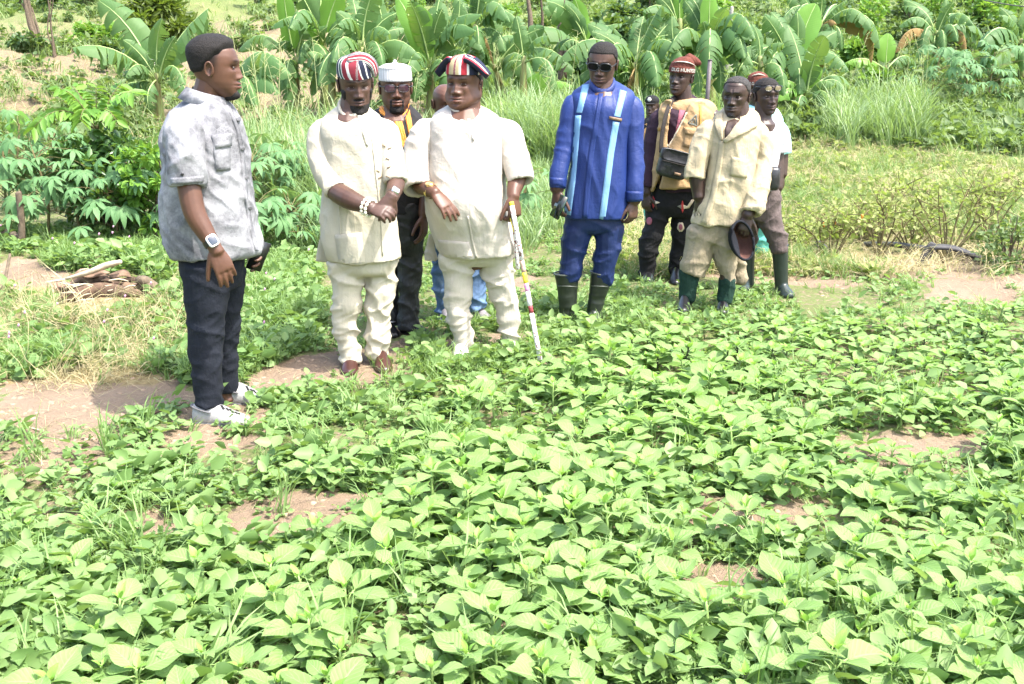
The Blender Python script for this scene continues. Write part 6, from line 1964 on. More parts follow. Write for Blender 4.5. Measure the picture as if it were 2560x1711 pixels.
# ------------------------------------------------------------------ leaf clouds
GLOSS = leaf_mat('glossy_dark_leaf', (.035, .090, .022), (.085, .18, .045), trans=.28, rough=.35, spec=.45)
LITE = leaf_mat('pale_green_leaf', (.10, .23, .035), (.17, .32, .05), trans=.4, rough=.5)
OLIVE = leaf_mat('olive_leaf', (.075, .125, .045), (.14, .20, .075), trans=.35, rough=.6)
DARKL = leaf_mat('dark_green_leaf', (.034, .080, .026), (.075, .14, .045), trans=.3, rough=.5)
YELL = leaf_mat('yellow_green_leaf', (.21, .26, .07), (.34, .36, .14), trans=.45, rough=.6)
BAMB = leaf_mat('bamboo_leaf', (.05, .085, .015), (.12, .16, .03), trans=.35, rough=.5)

def leaf_cloud(P, D, L, wd, rs, geo=None, fold=.25, tint=None):
    """P points, D directions, L lengths: one oval folded leaf each (2 quads)"""
    n = len(P)
    D = D / np.maximum(np.linalg.norm(D, axis=1, keepdims=True), 1e-9)
    up = np.tile([0, 0, 1.0], (n, 1)) + rs.normal(0, .55, (n, 3))
    S = np.cross(D, up); S /= np.maximum(np.linalg.norm(S, axis=1, keepdims=True), 1e-9)
    N = np.cross(S, D)
    L = np.broadcast_to(np.asarray(L, float), (n,))[:, None]; w = L * wd
    V = np.stack([P, P + D * L * .35 + S * w + N * w * fold, P + D * L * .72 + S * w * .75 + N * (w * fold * .6 - L * .05), P + D * L - N * L * .16,
                  P + D * L * .72 - S * w * .75 + N * (w * fold * .6 - L * .05), P + D * L * .35 - S * w + N * w * fold], 1).reshape(-1, 3)
    i = np.arange(n)[:, None] * 6
    Q = np.concatenate([i + [0, 1, 2, 3], i + [0, 3, 4, 5]], 0)
    tt = np.repeat(rs.rand(n) if tint is None else tint, 6)
    U = np.tile([(0, 0), (1, .35), (.8, .72), (0, 1), (-.8, .72), (-1, .35)], (n, 1))
    g = geo or Geo()
    g.add(V, Q, None, U, tt)
    return g

def shrub(name, x, y, h, w, label, mat, seed, n=900, leaf=.09, wd=.3, clumps=14, trunk='bark', group=None, cat='shrub', stems=5, low=.12, z=None, sr=.02, fruit=0):
    rs = np.random.RandomState(seed)
    z = H(x, y) if z is None else z
    e = empty(name, (x, y, z), label, cat, group)
    g = Geo(); tips = []
    for q in range(stems):
        a = rs.uniform(0, 6.28); r = w * rs.uniform(.15, .6)
        t_ = np.array([x + r * math.cos(a), y + r * math.sin(a), z + h * rs.uniform(.6, .92)])
        b_ = np.array([x + .1 * r * math.cos(a), y + .1 * r * math.sin(a), z - .05])
        m_ = (b_ + t_) / 2 + rs.normal(0, .06 * h, 3)
        tube([b_, m_, t_], [sr * h ** .5, sr * .7 * h ** .5, sr * .25], 6, 3, geo=g)
        tips += [m_, t_]
    part(g, 'stem' if h < 2.5 else 'trunk', M[trunk], e)
    C = []
    for q in range(clumps):
        a = rs.uniform(0, 6.28); rr = rs.uniform(0, 1) ** .5; t = rs.uniform(low, 1)
        env = math.sin(math.pi * (0.12 + .83 * t)) ** .6
        C.append((x + w * rr * env * math.cos(a), y + w * rr * env * math.sin(a), z + h * t, rs.uniform(.55, 1.1)))
    C = np.array(C)
    k = rs.randint(0, clumps, n)
    v = rs.normal(0, 1, (n, 3)); v /= np.linalg.norm(v, axis=1, keepdims=True)
    rad = (w * .36 * C[k, 3])[:, None] * rs.uniform(.35, 1, (n, 1)) ** .6
    P = C[k, :3] + v * rad * [1, 1, .8]
    P[:, 2] = np.maximum(P[:, 2], z + .03)
    D = v + rs.normal(0, .5, (n, 3)) + [0, 0, -.15]
    part(leaf_cloud(P, D, leaf * rs.uniform(.7, 1.25, n), wd, rs), 'foliage', mat, e)
    for q in range(fruit):
        c = P[rs.randint(n)] + [0, -.03, 0]
        part(tube([c, c + [0, 0, .03]], [.018, .016], 8, 2), 'fruit', M['fruit'], e)
    return e

# shrubs near the cassava on the left
g_ = W(275, 500, 9.9); shrub('shrub', g_[0], g_[1], .98, .50, 'glossy dark green shrub with orange fruit behind the cassava patch', GLOSS, 3, n=2300, leaf=.095, wd=.24, clumps=34, stems=7, fruit=3)
g_ = W(375, 480, 9.4); shrub('shrub', g_[0], g_[1], .9, .30, 'light green bush touching the grey shirt shoulder', LITE, 4, n=900, leaf=.08, clumps=16)
def pinnate(d, root_px, tips, label, seed):
    rs = np.random.RandomState(seed)
    B = W(*root_px, d); zb = H(B[0], B[1])
    e = empty('young_tree', (B[0], B[1], zb), label, 'young tree')
    hub = B
    part(tube([(B[0], B[1], zb), hub], [.02, .012], 7, 2), 'trunk', M['twig'], e)
    for (tx, ty, a, dd) in tips:
        T = W(tx, ty, d + dd); n = 13
        t = np.linspace(0, 1, n); L = np.linalg.norm(T - hub)
        c = hub + (T - hub) * t[:, None] + np.array([0, 0, 1]) * (a * L * (1 - (2 * t - 1) ** 2))[:, None]
        g = Geo(); tube(c[::3], [.007, .006, .005, .004, .003], 5, 2, geo=g, rnd=False)
        fr = part(g, 'frond', M['twig'], e)
        tg = np.gradient(c, axis=0); tg /= np.linalg.norm(tg, axis=1, keepdims=True)
        P, D = [], []
        for q in range(3, n):
            s_ = unit(np.cross(tg[q], [0, -.4, 1]))
            for sd in (-1, 1):
                P.append(c[q]); D.append(tg[q] * .55 + s_ * sd * .8 + np.array([0, 0, -.35 + rs.uniform(-.2, .2)]))
        lc = leaf_cloud(np.array(P), np.array(D), L * .30 * rs.uniform(.85, 1.1, len(P)), .20, rs)
        link('leaflets', lc.mesh('leaflets', [LITE], off=e.location), fr)
pinnate(10.2, (243, 330), [(150, 222, .18, -.2), (100, 290, .2, -.2), (180, 215, .1, .3), (330, 232, .18, -.2), (300, 212, .1, .2), (85, 318, .3, -.4), (240, 220, .05, 0), (290, 300, .25, -.4), (200, 300, .3, -.5)], 'young tree with bright feathery fronds above the glossy shrub', 5)

# far trees and bushes on the hillside
def bush_at(px, py, d, hpx, wpx, label, mat, seed, name='bush', **kw):
    b = W(px, py, d); k = depth(b) / FOC
    kw.setdefault('leaf', .16)
    return shrub(name, b[0], d, hpx * k, wpx * k / 2, label, mat, seed, **kw)
bush_at(395, 88, 34, 110, 170, 'bamboo-like thicket with pale stems on the upper left slope', BAMB, 11, name='tree', n=4200, leaf=.30, wd=.16, clumps=34, trunk='palebark', stems=9, cat='tree', low=.35, sr=.028)
bush_at(272, 118, 29, 62, 48, 'small round dark bush left of the bamboo-like thicket', DARKL, 12, n=1000, leaf=.16, clumps=16, low=.3)
bush_at(150, 60, 36, 46, 60, 'low green bush on the upper left slope', OLIVE, 13, n=700, leaf=.2)
bush_at(235, 50, 38, 50, 110, 'wide green bush right of the thin bare stems', LITE, 14, n=900, leaf=.2)
bush_at(1540, 95, 25, 150, 190, 'dense dark green bush behind the tall banana leaf', DARKL, 15, n=3400, leaf=.19, wd=.32, clumps=34)
bush_at(1590, 60, 30, 110, 120, 'olive bush at the top between the banana plants', OLIVE, 16, n=1500, leaf=.2)
bush_at(1335, 38, 33, 70, 90, 'dark bush left of the thin grey trunk', DARKL, 17, n=1500, leaf=.2)
bush_at(1325, 75, 28, 40, 110, 'low scrubby bush under the thin grey trunk', OLIVE, 18, n=1100, leaf=.15)
bush_at(1420, 80, 27, 45, 70, 'dark undergrowth bush right of the thin grey trunk', DARKL, 19, n=900, leaf=.15)
bush_at(2160, 75, 30, 90, 130, 'pale leafy bush right of the tall banana plant', LITE, 20, n=1600, leaf=.18)
bush_at(2400, 62, 33, 70, 160, 'bush with bare forked branches on the far right slope', OLIVE, 21, n=900, leaf=.16, trunk='palebark', stems=12)
bush_at(2280, 40, 36, 60, 120, 'grey green bush at the top right', OLIVE, 22, n=1100, leaf=.2)
bush_at(2490, 60, 34, 60, 90, 'dark green bush near the top right corner', DARKL, 23, n=1000, leaf=.18)
bush_at(2205, 95, 24, 50, 70, 'small leafy bush beside the withered banana leaf', LITE, 24, n=800, leaf=.15)
bush_at(2520, 85, 27, 34, 60, 'low dark bush right of the lone banana plant', DARKL, 25, n=500, leaf=.14)
bush_at(1960, 40, 30, 70, 120, 'olive bush behind the broad pale banana leaf', OLIVE, 26, n=1200, leaf=.2)
bush_at(1860, 50, 32, 80, 110, 'dark bush at the top behind the older man', DARKL, 27, n=1300, leaf=.2)
_rf = np.random.RandomState(91)
FAR = []
for q in range(3):
    FAR.append(shrub('bush', 0, 0, 1.5, .9, None, (OLIVE, DARKL, LITE)[q], 200 + q, n=420, leaf=.24, clumps=12, z=0.0))
def copy_tree(o, loc, s, rz):
    c = o.copy(); COL.objects.link(c); c.location = loc; c.scale = (s, s, s * _rf.uniform(.75, 1.15)); c.rotation_euler = (0, 0, rz)
    for ch in o.children:
        k = ch.copy(); COL.objects.link(k); k.parent = c
    return c
FLAB = ['olive scrub bush among others high on the hillside', 'dark green scrub bush among others high on the hillside', 'pale green scrub bush among others high on the hillside']
cnt = 0
for q in range(400):
    y = _rf.uniform(40, 105); x = _rf.uniform(-.62, .62) * y
    if x < -.12 * y and y < 52: continue
    b = np.array([x, y, H(x, y)]); px, py = project(b[None]); 
    if py[0] < -60: continue
    k = _rf.randint(3)
    o = FAR[k] if not FAR[k].get('group') else copy_tree(FAR[k], (0, 0, 0), 1, 0)
    o.location = (x, y, b[2] - .05); s = _rf.uniform(.5, 1.25); o.scale = (s, s, s * _rf.uniform(.7, 1.1)); o.rotation_euler = (0, 0, _rf.uniform(0, 6.28))
    tag(o, FLAB[k], 'bush', 'scrub bushes high on the hillside')
    cnt += 1
    if cnt > 110: break

# bare things on the slope
def twisted(d, foot, tops, label, name, rad, cat, seed, mat='bark'):
    rs = np.random.RandomState(seed)
    B = W(*foot, d); B[2] = H(B[0], d) - .05
    e = empty(name, B, label, cat)
    g = Geo()
    for (tx, ty, r) in tops:
        T = W(tx, ty, d + rs.uniform(-.2, .2)); m = (B + T) / 2 + rs.normal(0, .05, 3) * np.linalg.norm(T - B)
        b2 = B + [rs.uniform(-.06, .06), rs.uniform(-.06, .06), 0]
        tube([b2, b2 * .6 + m * .4, m, T], [rad * r * 1.3, rad * r, rad * r * .8, rad * r * .45], 7, 4, geo=g)
    part(g, 'trunk', M[mat], e)
    return e
twisted(33, (100, 86), [(58, -20, 1), (62, 0, .6), (66, -30, .8), (70, -15, .5), (80, 20, .4), (55, 10, .5)], 'dead brown vine-wrapped tree trunk at the upper left', 'dead_tree', .11, 'dead tree', 1)
bush_at(70, 78, 33, 40, 90, 'dark scrub at the foot of the dead tree trunk', DARKL, 31, n=700, leaf=.15)
twisted(31, (132, 90), [(118, -20, 1), (128, -10, .8), (137, -25, .9)], 'three thin bare stems right of the dead tree trunk', 'sapling', .03, 'sapling', 2)
twisted(27, (82, 196), [(74, 168, 1), (80, 166, .7), (86, 170, .7)], 'short splintered stump on the brown slope', 'stump', .10, 'stump', 3)
twisted(27, (372, 118), [(368, 98, 1), (375, 96, .8)], 'small grey stump below the bamboo-like thicket', 'stump', .07, 'stump', 4, 'palebark')
twisted(25, (1409, 84), [(1404, -40, 1.2), (1408, -30, .9)], 'thin grey tree trunk rising behind the bananas', 'tree', .09, 'tree', 5)
twisted(31, (1320, 45), [(1316, -30, 1), (1350, -30, .6)], 'thin dark trunk at the top left of the grey trunk', 'tree', .10, 'tree', 6)
twisted(30, (1832, 70), [(1830, 18, 1)], 'pale grey stump behind the bananas', 'stump', .10, 'stump', 7, 'palebark')
# dark metal post above the older man
e = empty('post', (W(1765, 300, 9.2)[0], 9.2, H(W(1765, 300, 9.2)[0], 9.2)), 'dark metal post standing between the knitted cap and the older man', 'post')
M['post'] = plain('dark_weathered_metal', (.085, .070, .072), .6, .4, var=.2)
part(tube([e.location, W(1768, 250, 9.2), W(1775, 152, 9.2)], [.019, .019, .019], 8, 1, rnd=False), 'pole', M['post'], e)
part(tube([W(1775, 152, 9.2), W(1775, 149, 9.2)], [.021, .021], 8, 1, rnd=False), 'pole_cap', M['post'], e)
# overhead cable, top right
P_ = [W(2400, -14, 24), W(2470, 3, 23), W(2560, 17, 22), W(2760, 34, 20)]
o = link('cable', tube(P_, [.012] * 4, 6, 4).mesh('cable', [M['post']])); tag(o, 'thin grey cable crossing the top right corner', 'cable')

# ------------------------------------------------------------------ pepper bushes, right
def pepper(px, py, d, hpx, wpx, label, seed, n=330, mat=None):
    rs = np.random.RandomState(seed)
    b = W(px, py, d); k = depth(b) / FOC; h, w = hpx * k * .78, wpx * k / 2
    z = H(b[0], d)
    e = empty('pepper_bush', (b[0], d, z), label, 'bush', 'straggly bushes on the right')
    g = Geo(); tips = []
    for q in range(9):
        a = rs.uniform(0, 6.28); t_ = np.array([b[0] + w * math.cos(a) * rs.uniform(.3, .9), d + w * .8 * math.sin(a) * rs.uniform(.3, .9), z + h * rs.uniform(.65, 1)])
        r_ = np.array([b[0], d, z - .02]); m_ = r_ + (t_ - r_) * .5 + [0, 0, .12 * h] + rs.normal(0, .05 * h, 3)
        tube([r_, m_, t_], [.010, .007, .003], 5, 3, geo=g, rnd=False)
        for v in range(7):
            f = rs.uniform(.4, 1); o_ = (m_ + (t_ - m_) * (f - .4) / .6); u_ = o_ + rs.normal(0, 1, 3) * [.14, .14, .10] + [0, 0, .05]
            tube([o_, u_], [.0035, .0018], 4, 1, geo=g, rnd=False); tips += [u_, (u_ + o_) / 2]
    part(g, 'branch', M['twig'], e)
    tips = np.array(tips)
    i = rs.randint(0, len(tips), n)
    P = tips[i] + rs.normal(0, .035, (n, 3)); v = rs.normal(0, 1, (n, 3)) + [0, -.1, .1]
    part(leaf_cloud(P, v, .055 * rs.uniform(.6, 1.3, n), .30, rs), 'foliage', mat or YELL, e)
    return e, tips, rs
for q, a in enumerate(((2080, 610, 8.6, 190, 210, 'straggly yellow green pepper bush left of the bent hose'), (2200, 590, 9.2, 250, 260, 'taller pepper bush with forked dark twigs behind the bent hose'), (2370, 600, 8.8, 280, 300, 'wide pale pepper bush right of the bent hose'), (2290, 500, 10.0, 160, 260, 'yellowish bush farther back on the right'), (2480, 520, 9.6, 220, 240, 'pale bush above the dark scrub at the right edge'), (2040, 500, 10.4, 150, 220, 'low yellowing bush right of the man in white T-shirt'), (1980, 560, 9.6, 90, 140, 'small dry bush by the green boot'), (2170, 440, 11.2, 120, 260, 'sparse yellow bush at the back of the dry grass'))):
    e, tips, rs = pepper(*a, seed=70 + q)
    if q == 0:
        for _ in range(3):
            c = tips[rs.randint(len(tips))] + [0, -.02, 0]; part(tube([c, c + [0, 0, -.03]], [.012, .007], 8, 2), 'pepper', M['fruit'], e)
b = W(2535, 640, 8.2); shrub('bush', b[0], 8.2, .5, .36, 'tangled scrub bush at the right edge above the hose', OLIVE, 81, n=900, leaf=.045, clumps=20, stems=14, sr=.012)

# ------------------------------------------------------------------ things lying on the ground
M['hose'] = plain('dark_grey_hose', (.035, .035, .038), .65, .35, var=.35, scale=25, bump=.4, bscale=50)
def lay(pts, r, label, name, cat, flat, mat, d=None, lift=.02, group=None):
    P = []
    for q in pts:
        g_ = gnd(q[0], q[1]); g_ = np.array(g_); g_[2] += lift + (q[2] if len(q) > 2 else 0); P.append(g_)
    e = empty(name, P[0], label, cat, group)
    return e, part(tube(P, [r] * len(P), 10, 5, flat=flat, up=(0, 0, 1)), cat, mat, e)
e = empty('hose', gnd(2330, 665), 'dark grey bent hose lying folded in front of the pepper bushes', 'hose')
dd = gnd(2330, 665)[1]
a, b, c = W(2296, 672, dd), W(2332, 612, dd), W(2500, 660, dd + .05)
part(tube([a, a + (b - a) * .5, b + [0, 0, .0]], [.052, .050, .042], 10, 3, flat=.3, up=(.2, -1, .3)), 'hose_end', M['hose'], e)
part(tube([b + [-.02, .01, -.02], b + (c - b) * .3 + [0, 0, .02], b + (c - b) * .7, c, W(2560, 690, dd + .1)], [.040, .042, .042, .04, .036], 10, 3, flat=.55, up=(0, -.3, 1)), 'hose_length', M['hose'], e)
e, _ = lay([(2160, 622, .03), (2230, 628, .05), (2300, 636, .04), (2400, 650, .03), (2470, 662, .02)], .042, 'straight black hose lying in the grass behind the bent hose', 'hose', 'hose', .7, M['hose'])
e, _ = lay([(2042, 618, .03), (2052, 624, .03), (2062, 634, .02)], .045, 'short stub of black hose near the green boot', 'hose', 'hose', .8, M['hose'])
# broken post and log at the left
d0 = gnd(50, 622)[1]
e = empty('post', gnd(50, 622), 'broken brown wooden post leaning at the left edge', 'post')
part(tube([W(54, 620, d0), W(54, 560, d0), W(47, 490, d0), W(46, 482, d0)], [.033, .031, .028, .025], 10, 4), 'trunk', M['bark'], e)
lay([(-40, 606, .06), (20, 604, .06), (50, 616, .05)], .045, 'fallen brown log at the foot of the broken post', 'log', 'log', 1, M['bark'])
WOOD = plain('rotten_brown_wood', (.10, .066, .045), .95, .15, var=.5, scale=18, bump=1.0, bscale=50)
M['strawwood'] = plain('bleached_stick', (.42, .35, .25), .85, .2, var=.25, scale=18, bump=.5, bscale=60)
rs = np.random.RandomState(4)
c0 = gnd(255, 752); d0 = c0[1]
e = empty('rotten_log', c0, 'rotten brown log split into dark layers beside the soil mound', 'log')
k0 = depth(c0) / FOC
for q in range(52):
    row = q // 8
    px = rs.uniform(150, 345) if row < 5 else rs.uniform(190, 320); py = 770 - row * 14 + rs.uniform(-4, 4)
    px = min(max(px, 150 + row * 5), 350 - row * 3)
    p_ = W(px, py, d0 + .05 + row * .03 + rs.uniform(-.06, .06))
    L = rs.uniform(40, 90) * k0
    pts = [p_ + np.array([(t - .5) * L, rs.uniform(-.015, .015), (t - .5) * L * rs.uniform(-.35, .25) + rs.uniform(-.006, .006)]) for t in np.linspace(0, 1, 6)]
    part(tube(pts, np.array([.3, .8, 1, .9, .8, .25]) * rs.uniform(.030, .052), 7, 2, flat=rs.uniform(.16, .32), up=(rs.uniform(-.4, .4), rs.uniform(-.9, -.1), 1), tint=rs.uniform(.35, 1.9)), 'bark_layer', WOOD, e)
part(tube([W(155, 745, d0), W(250, 730, d0 + .1), W(345, 735, d0)], [.03, .07, .03], 10, 5), 'core', WOOD, e)
for q in range(16):
    p_ = W(rs.uniform(140, 360), rs.uniform(672, 765), d0 - .05 + rs.uniform(-.1, .1)); a_ = rs.uniform(-.5, .5); L = rs.uniform(.06, .16)
    part(tube([p_, p_ + [L * .5, rs.uniform(-.03, .03), L * a_ * .5 + .01], p_ + [L, 0, L * a_]], [.006, .006, .003], 6, 2), 'twig', M['strawwood'], e)
for px, py in ((345, 700), (360, 712)):
    p_ = W(px, py, d0 + .1); part(tube([p_, p_ + [.06, 0, -.01], p_ + [.14, .02, -.05]], [.03, .035, .01], 8, 3), 'broken_end', M['bark'], e)
def stick(pts, r, label, mat='strawwood', lift=.015, group=None):
    P = []
    for q in pts:
        g_ = np.array(gnd(q[0], q[1])); g_[2] += lift + (q[2] if len(q) > 2 else 0); P.append(g_)
    o = link('stick', tube(P, [r * f for f in np.linspace(1, .55, len(P))], 8, 5).mesh('stick', [M[mat]])); tag(o, label, 'stick', group)
dd = d0 + .12
o = link('stick', tube([W(165, 697, dd), W(220, 682, dd - .02), W(265, 664, dd), W(302, 655, dd)], [.010, .018, .022, .016], 8, 5).mesh('stick', [M['strawwood']])); tag(o, 'pale peeled branch lying on top of the rotten log', 'stick')
stick([(92, 934), (150, 922), (190, 912), (222, 916)], .013, 'pale bleached stick at the edge of the soil path')
stick([(96, 826), (118, 842), (150, 876)], .022, 'brown weathered stick in the straw above the path', 'bark')
stick([(322, 1056), (380, 1042), (466, 1014)], .009, 'dark twig lying on the soil behind the grey clogs', 'bark')
stick([(0, 1062), (60, 1074), (110, 1086)], .006, 'thin straw stem lying on the soil at the left')
stick([(115, 713), (150, 706), (170, 703)], .010, 'short pale stick left of the rotten log')
stick([(0, 768, .0), (20, 742, .12), (36, 716, .22)], .016, 'grey stick poking up at the left edge', 'bark')
stick([(640, 745), (690, 770), (700, 782)], .010, 'dry stalk lying behind the man in grey', 'strawwood')
for q, (px, py) in enumerate(((530, 1102), (284, 1196), (120, 220), (190, 262))):
    g_ = gnd(px, py); s_ = .022 if q < 2 else .15
    rs2 = np.random.RandomState(q)
    V = Geo(); ri = [[g_ + np.array([s_ * r_ * math.cos(a) * rs2.uniform(.8, 1.2), s_ * .8 * r_ * math.sin(a), h_ * s_]) for a in np.arange(9) / 9 * 6.283] for r_, h_ in ((.7, -.3), (1, .1), (.6, .5))]
    o = link('stone', rings_geo(ri, geo=V).mesh('stone', [M['white']])); tag(o, ('small white stone on the soil right of the clogs', 'white stone in the sparse bed at the left', 'white rubble on the far brown slope', 'pale rubble lower on the far brown slope')[q], 'stone')
# ------------------------------------------------------------------ amaranth bed
AMA = leaf_mat('amaranth_leaf', (.190, .325, .090), (.255, .385, .130), trans=.46, rough=.55, vein=.60, vein_col=(.33, .48, .22), lat=7.5, spec=.3, slope=1.2, back=(.19, .33, .14), veinbump=.5)
AMY = leaf_mat('amaranth_heart_leaf', (.20, .40, .06), (.27, .46, .10), trans=.4, rough=.45, vein=.35, vein_col=(.36, .52, .16), lat=7, spec=.3, slope=1.2, veinbump=.2)
AST = plain('amaranth_stalk', (.20, .30, .09), .5, .4, var=.15)

def ama_leaf(L, wd, rs, fold=.25, droop=.25, wave=.05, nl=6, ns=2):
    V, U = [], []
    ph = rs.uniform(0, 6)
    for t in np.linspace(0, 1, nl + 1):
        w = L * wd * (math.sin(math.pi * min(1, t * 1.02) ** .78) ** .9 if 0 < t < .99 else .0)
        w = max(w, L * .006)
        for s in np.linspace(-1, 1, 2 * ns + 1):
            z = fold * w * abs(s) + .10 * L * t - droop * L * t * t + wave * L * .5 * math.sin(7 * t + ph + 2 * s) * abs(s)
            V.append((s * w, L * (t - .10 * droop * t * t), z)); U.append((s, t))
    k = 2 * ns + 1
    i = np.arange(nl)[:, None] * k; j = np.arange(2 * ns)[None]
    return np.array(V), np.stack([i + j, i + j + 1, i + k + j + 1, i + k + j], -1).reshape(-1, 4), np.array(U)

_ra = np.random.RandomState(17)
LEAVES = []
for q in range(8):
    V, Q, U = ama_leaf(1.0, _ra.uniform(.29, .36), _ra, _ra.uniform(.12, .4), _ra.uniform(.10, .42), .07)
    LEAVES.append((V, Q, U))
AM_MESH = [Geo().add(V, Q, None, U, 0.0).mesh('amaranth_leaf', [AMA]) for V, Q, U in LEAVES]
HE_MESH = [Geo().add(V * [.75, 1, 1], Q, None, U, 0.0).mesh('heart_leaf', [AMY]) for V, Q, U in LEAVES[:3]]

def ama_layout(rs):
    """leaf list of one plant: (variant, heart?, base point, azimuth, elevation, length, roll), stem height"""
    h = rs.uniform(.07, .165)
    out = []
    n = rs.randint(6, 9)
    a0 = rs.uniform(0, 6.28)
    for q in range(n):
        t = (q + .5) / n
        a = a0 + q * 2.4 + rs.uniform(-.3, .3)
        el = -.05 + .55 * t ** 1.6 + rs.uniform(-.18, .18)
        L = (.052 + .056 * math.sin(math.pi * (.2 + .62 * t))) * rs.uniform(.85, 1.15)
        z = h * (.35 + .65 * t); r = .035 * (1.15 - t) + .006
        out.append((rs.randint(8), False, (r * math.cos(a), r * math.sin(a), z + r * .5), a, el, L, rs.uniform(-.3, .3)))
    for q in range(3):
        a = a0 + 1 + q * 2.1
        out.append((rs.randint(3), True, (.004 * math.cos(a), .004 * math.sin(a), h), a, rs.uniform(.8, 1.2), rs.uniform(.028, .05), 0))
    return out, h

def mat_of(base, a, el, L, roll):
    return Matrix.Translation(base) @ Matrix.Rotation(a - math.pi / 2, 4, 'Z') @ Matrix.Rotation(el, 4, 'X') @ Matrix.Rotation(roll, 4, 'Y') @ Matrix.Scale(L, 4)

LAY = [ama_layout(np.random.RandomState(300 + q)) for q in range(10)]
STEMS = []
for lay_, h in LAY:
    g = Geo(); tube([(0, 0, -.02), (.004, .003, h * .5), (0, 0, h + .005)], [.0062, .0052, .0035], 6, 2, geo=g, rnd=False)
    for (v, heart, b, a, el, L, ro) in lay_:
        if not heart:
            tube([(0, 0, b[2] - .022), (b[0] * .5, b[1] * .5, b[2] - .004), b], [.0026, .0022, .002], 5, 1, geo=g, rnd=False)
    STEMS.append(g)
ST_MESH = [g.mesh('stalk', [AST]) for g in STEMS]
PLANTGEO = []
for (lay_, h), sg in zip(LAY, STEMS):
    g = Geo()
    for (v, heart, b, a, el, L, ro) in lay_:
        V, Q, U = LEAVES[v]
        m = np.array(mat_of(b, a, el, L, ro))
        g.add(V @ m[:3, :3].T + m[:3, 3], Q, None, U, 0.0, 1 if heart else 0)
    g.merge(Geo().add(sg.verts(), np.concatenate(sg.Q), None, None, 0.0, 2))
    PLANTGEO.append(g)

def bed_points(rs):
    pts = []
    y = 1.75
    while y < 9.6:
        sp = .140 if y < 5 else .155
        x = -.62 * y - .5
        while x < .62 * y + .5:
            pts.append((x + rs.uniform(-.055, .055), y + rs.uniform(-.055, .055)))
            x += sp
        y += sp * .9
    P = np.array(pts); Z = height(P[:, 0], P[:, 1])
    return np.concatenate([P, Z[:, None]], 1)
rs = np.random.RandomState(23)
P = bed_points(rs)
z = zones(P)
px, py = project(P)
keep = z['bed'] & ~z['soil']
dens = np.where(z['holes'], .03, .96)
dens = np.where(px < 620, np.where(py < 1330, .16, .80), dens)                      # thin at the left
dens = np.where((py < 1330) & (px > 560) & (px < 900) & (py < 1200), .70, dens)
dens = dens * (.45 + .6 * sstep(.28, .6, vnoise(P[:, :2] * 2.6, 31)))
keep &= rs.rand(len(P)) < dens
P = P[keep]; px, py = px[keep], py[keep]
vis = (px > -30) & (px < 2590) & (py > 560) & (py < 1770)
order = np.lexsort((P[:, 1], ~vis))
P = P[order]
size = .70 + .50 * vnoise(P[:, :2] * 1.1, 37) * sstep(9, 4, P[:, 1]) + rs.uniform(-.28, .2, len(P))
px2 = project(P)[0]; size = np.where(px2 < 620, size * .92, size)
NIND = 300
protos = {}
def make_plant(v):
    e = empty('amaranth_plant', (0, 0, 0), 'pale green amaranth plant with broad veined leaves in the crowded bed', 'amaranth plant', 'amaranth plants filling the front of the bed')
    link('stalk', ST_MESH[v], e)
    for (lv, heart, b, a, el, L, ro) in LAY[v][0]:
        o = link('heart_leaf' if heart else 'leaf', HE_MESH[lv] if heart else AM_MESH[lv], e)
        o.matrix_local = mat_of(b, a, el, L, ro)
    return e
for q in range(min(NIND, len(P))):
    v = rs.randint(10)
    if v not in protos:
        e = protos[v] = make_plant(v)
    else:
        src = protos[v]
        e = src.copy(); COL.objects.link(e)
        for ch in src.children:
            c = ch.copy(); COL.objects.link(c); c.parent = e
    s = size[q]
    e.location = [float(t) for t in P[q]]
    e.rotation_euler = (rs.uniform(-.12, .12), rs.uniform(-.12, .12), rs.uniform(0, 6.28)); e.scale = (s, s, s)

def scatter(protos_, P, S, rz, rs, tilt=.12, tintrange=1.0):
    """copies of small prototype geos joined in one mesh"""
    out = Geo()
    pick = rs.randint(0, len(protos_), len(P))
    for v, g in enumerate(protos_):
        ii = np.nonzero(pick == v)[0]
        if not len(ii): continue
        V = g.verts(); U = np.concatenate(g.U); C = np.concatenate(g.C)
        n, k = len(ii), len(V)
        ca, sa = np.cos(rz[ii]), np.sin(rz[ii])
        X = V[None, :, 0] * ca[:, None] - V[None, :, 1] * sa[:, None]
        Y = V[None, :, 0] * sa[:, None] + V[None, :, 1] * ca[:, None]
        Z = np.repeat(V[None, :, 2], n, 0)
        tx, ty = rs.normal(0, tilt, n)[:, None], rs.normal(0, tilt, n)[:, None]
        W_ = np.stack([X + Z * tx, Y + Z * ty, Z - X * tx - Y * ty], -1) * S[ii][:, None, None] + P[ii][:, None, :]
        off = (np.arange(n) * k)[:, None, None]
        tt = np.repeat(rs.rand(n) * tintrange, k)[:, None] + np.tile(C[:, :1], (n, 1))
        qm = np.concatenate(g.QM + g.TM) if (g.QM or g.TM) else 0
        Q = np.concatenate(g.Q) if g.Q else np.zeros((0, 4), int)
        T = np.concatenate(g.T) if g.T else np.zeros((0, 3), int)
        nq = len(Q)
        base = out.n
        out.V.append(W_.reshape(-1, 3)); out.U.append(np.tile(U, (n, 1))); out.C.append(np.repeat(tt, 3, 1))
        if nq:
            out.Q.append((Q[None] + off).reshape(-1, 4) + base); out.QM.append(np.tile(qm[:nq], n))
        if len(T):
            out.T.append((T[None] + off).reshape(-1, 3) + base); out.TM.append(np.tile(qm[nq:], n))
        out.n += n * k
    return out
R_ = P[NIND:]
g = scatter(PLANTGEO, R_, size[NIND:], rs.uniform(0, 6.28, len(R_)), rs)
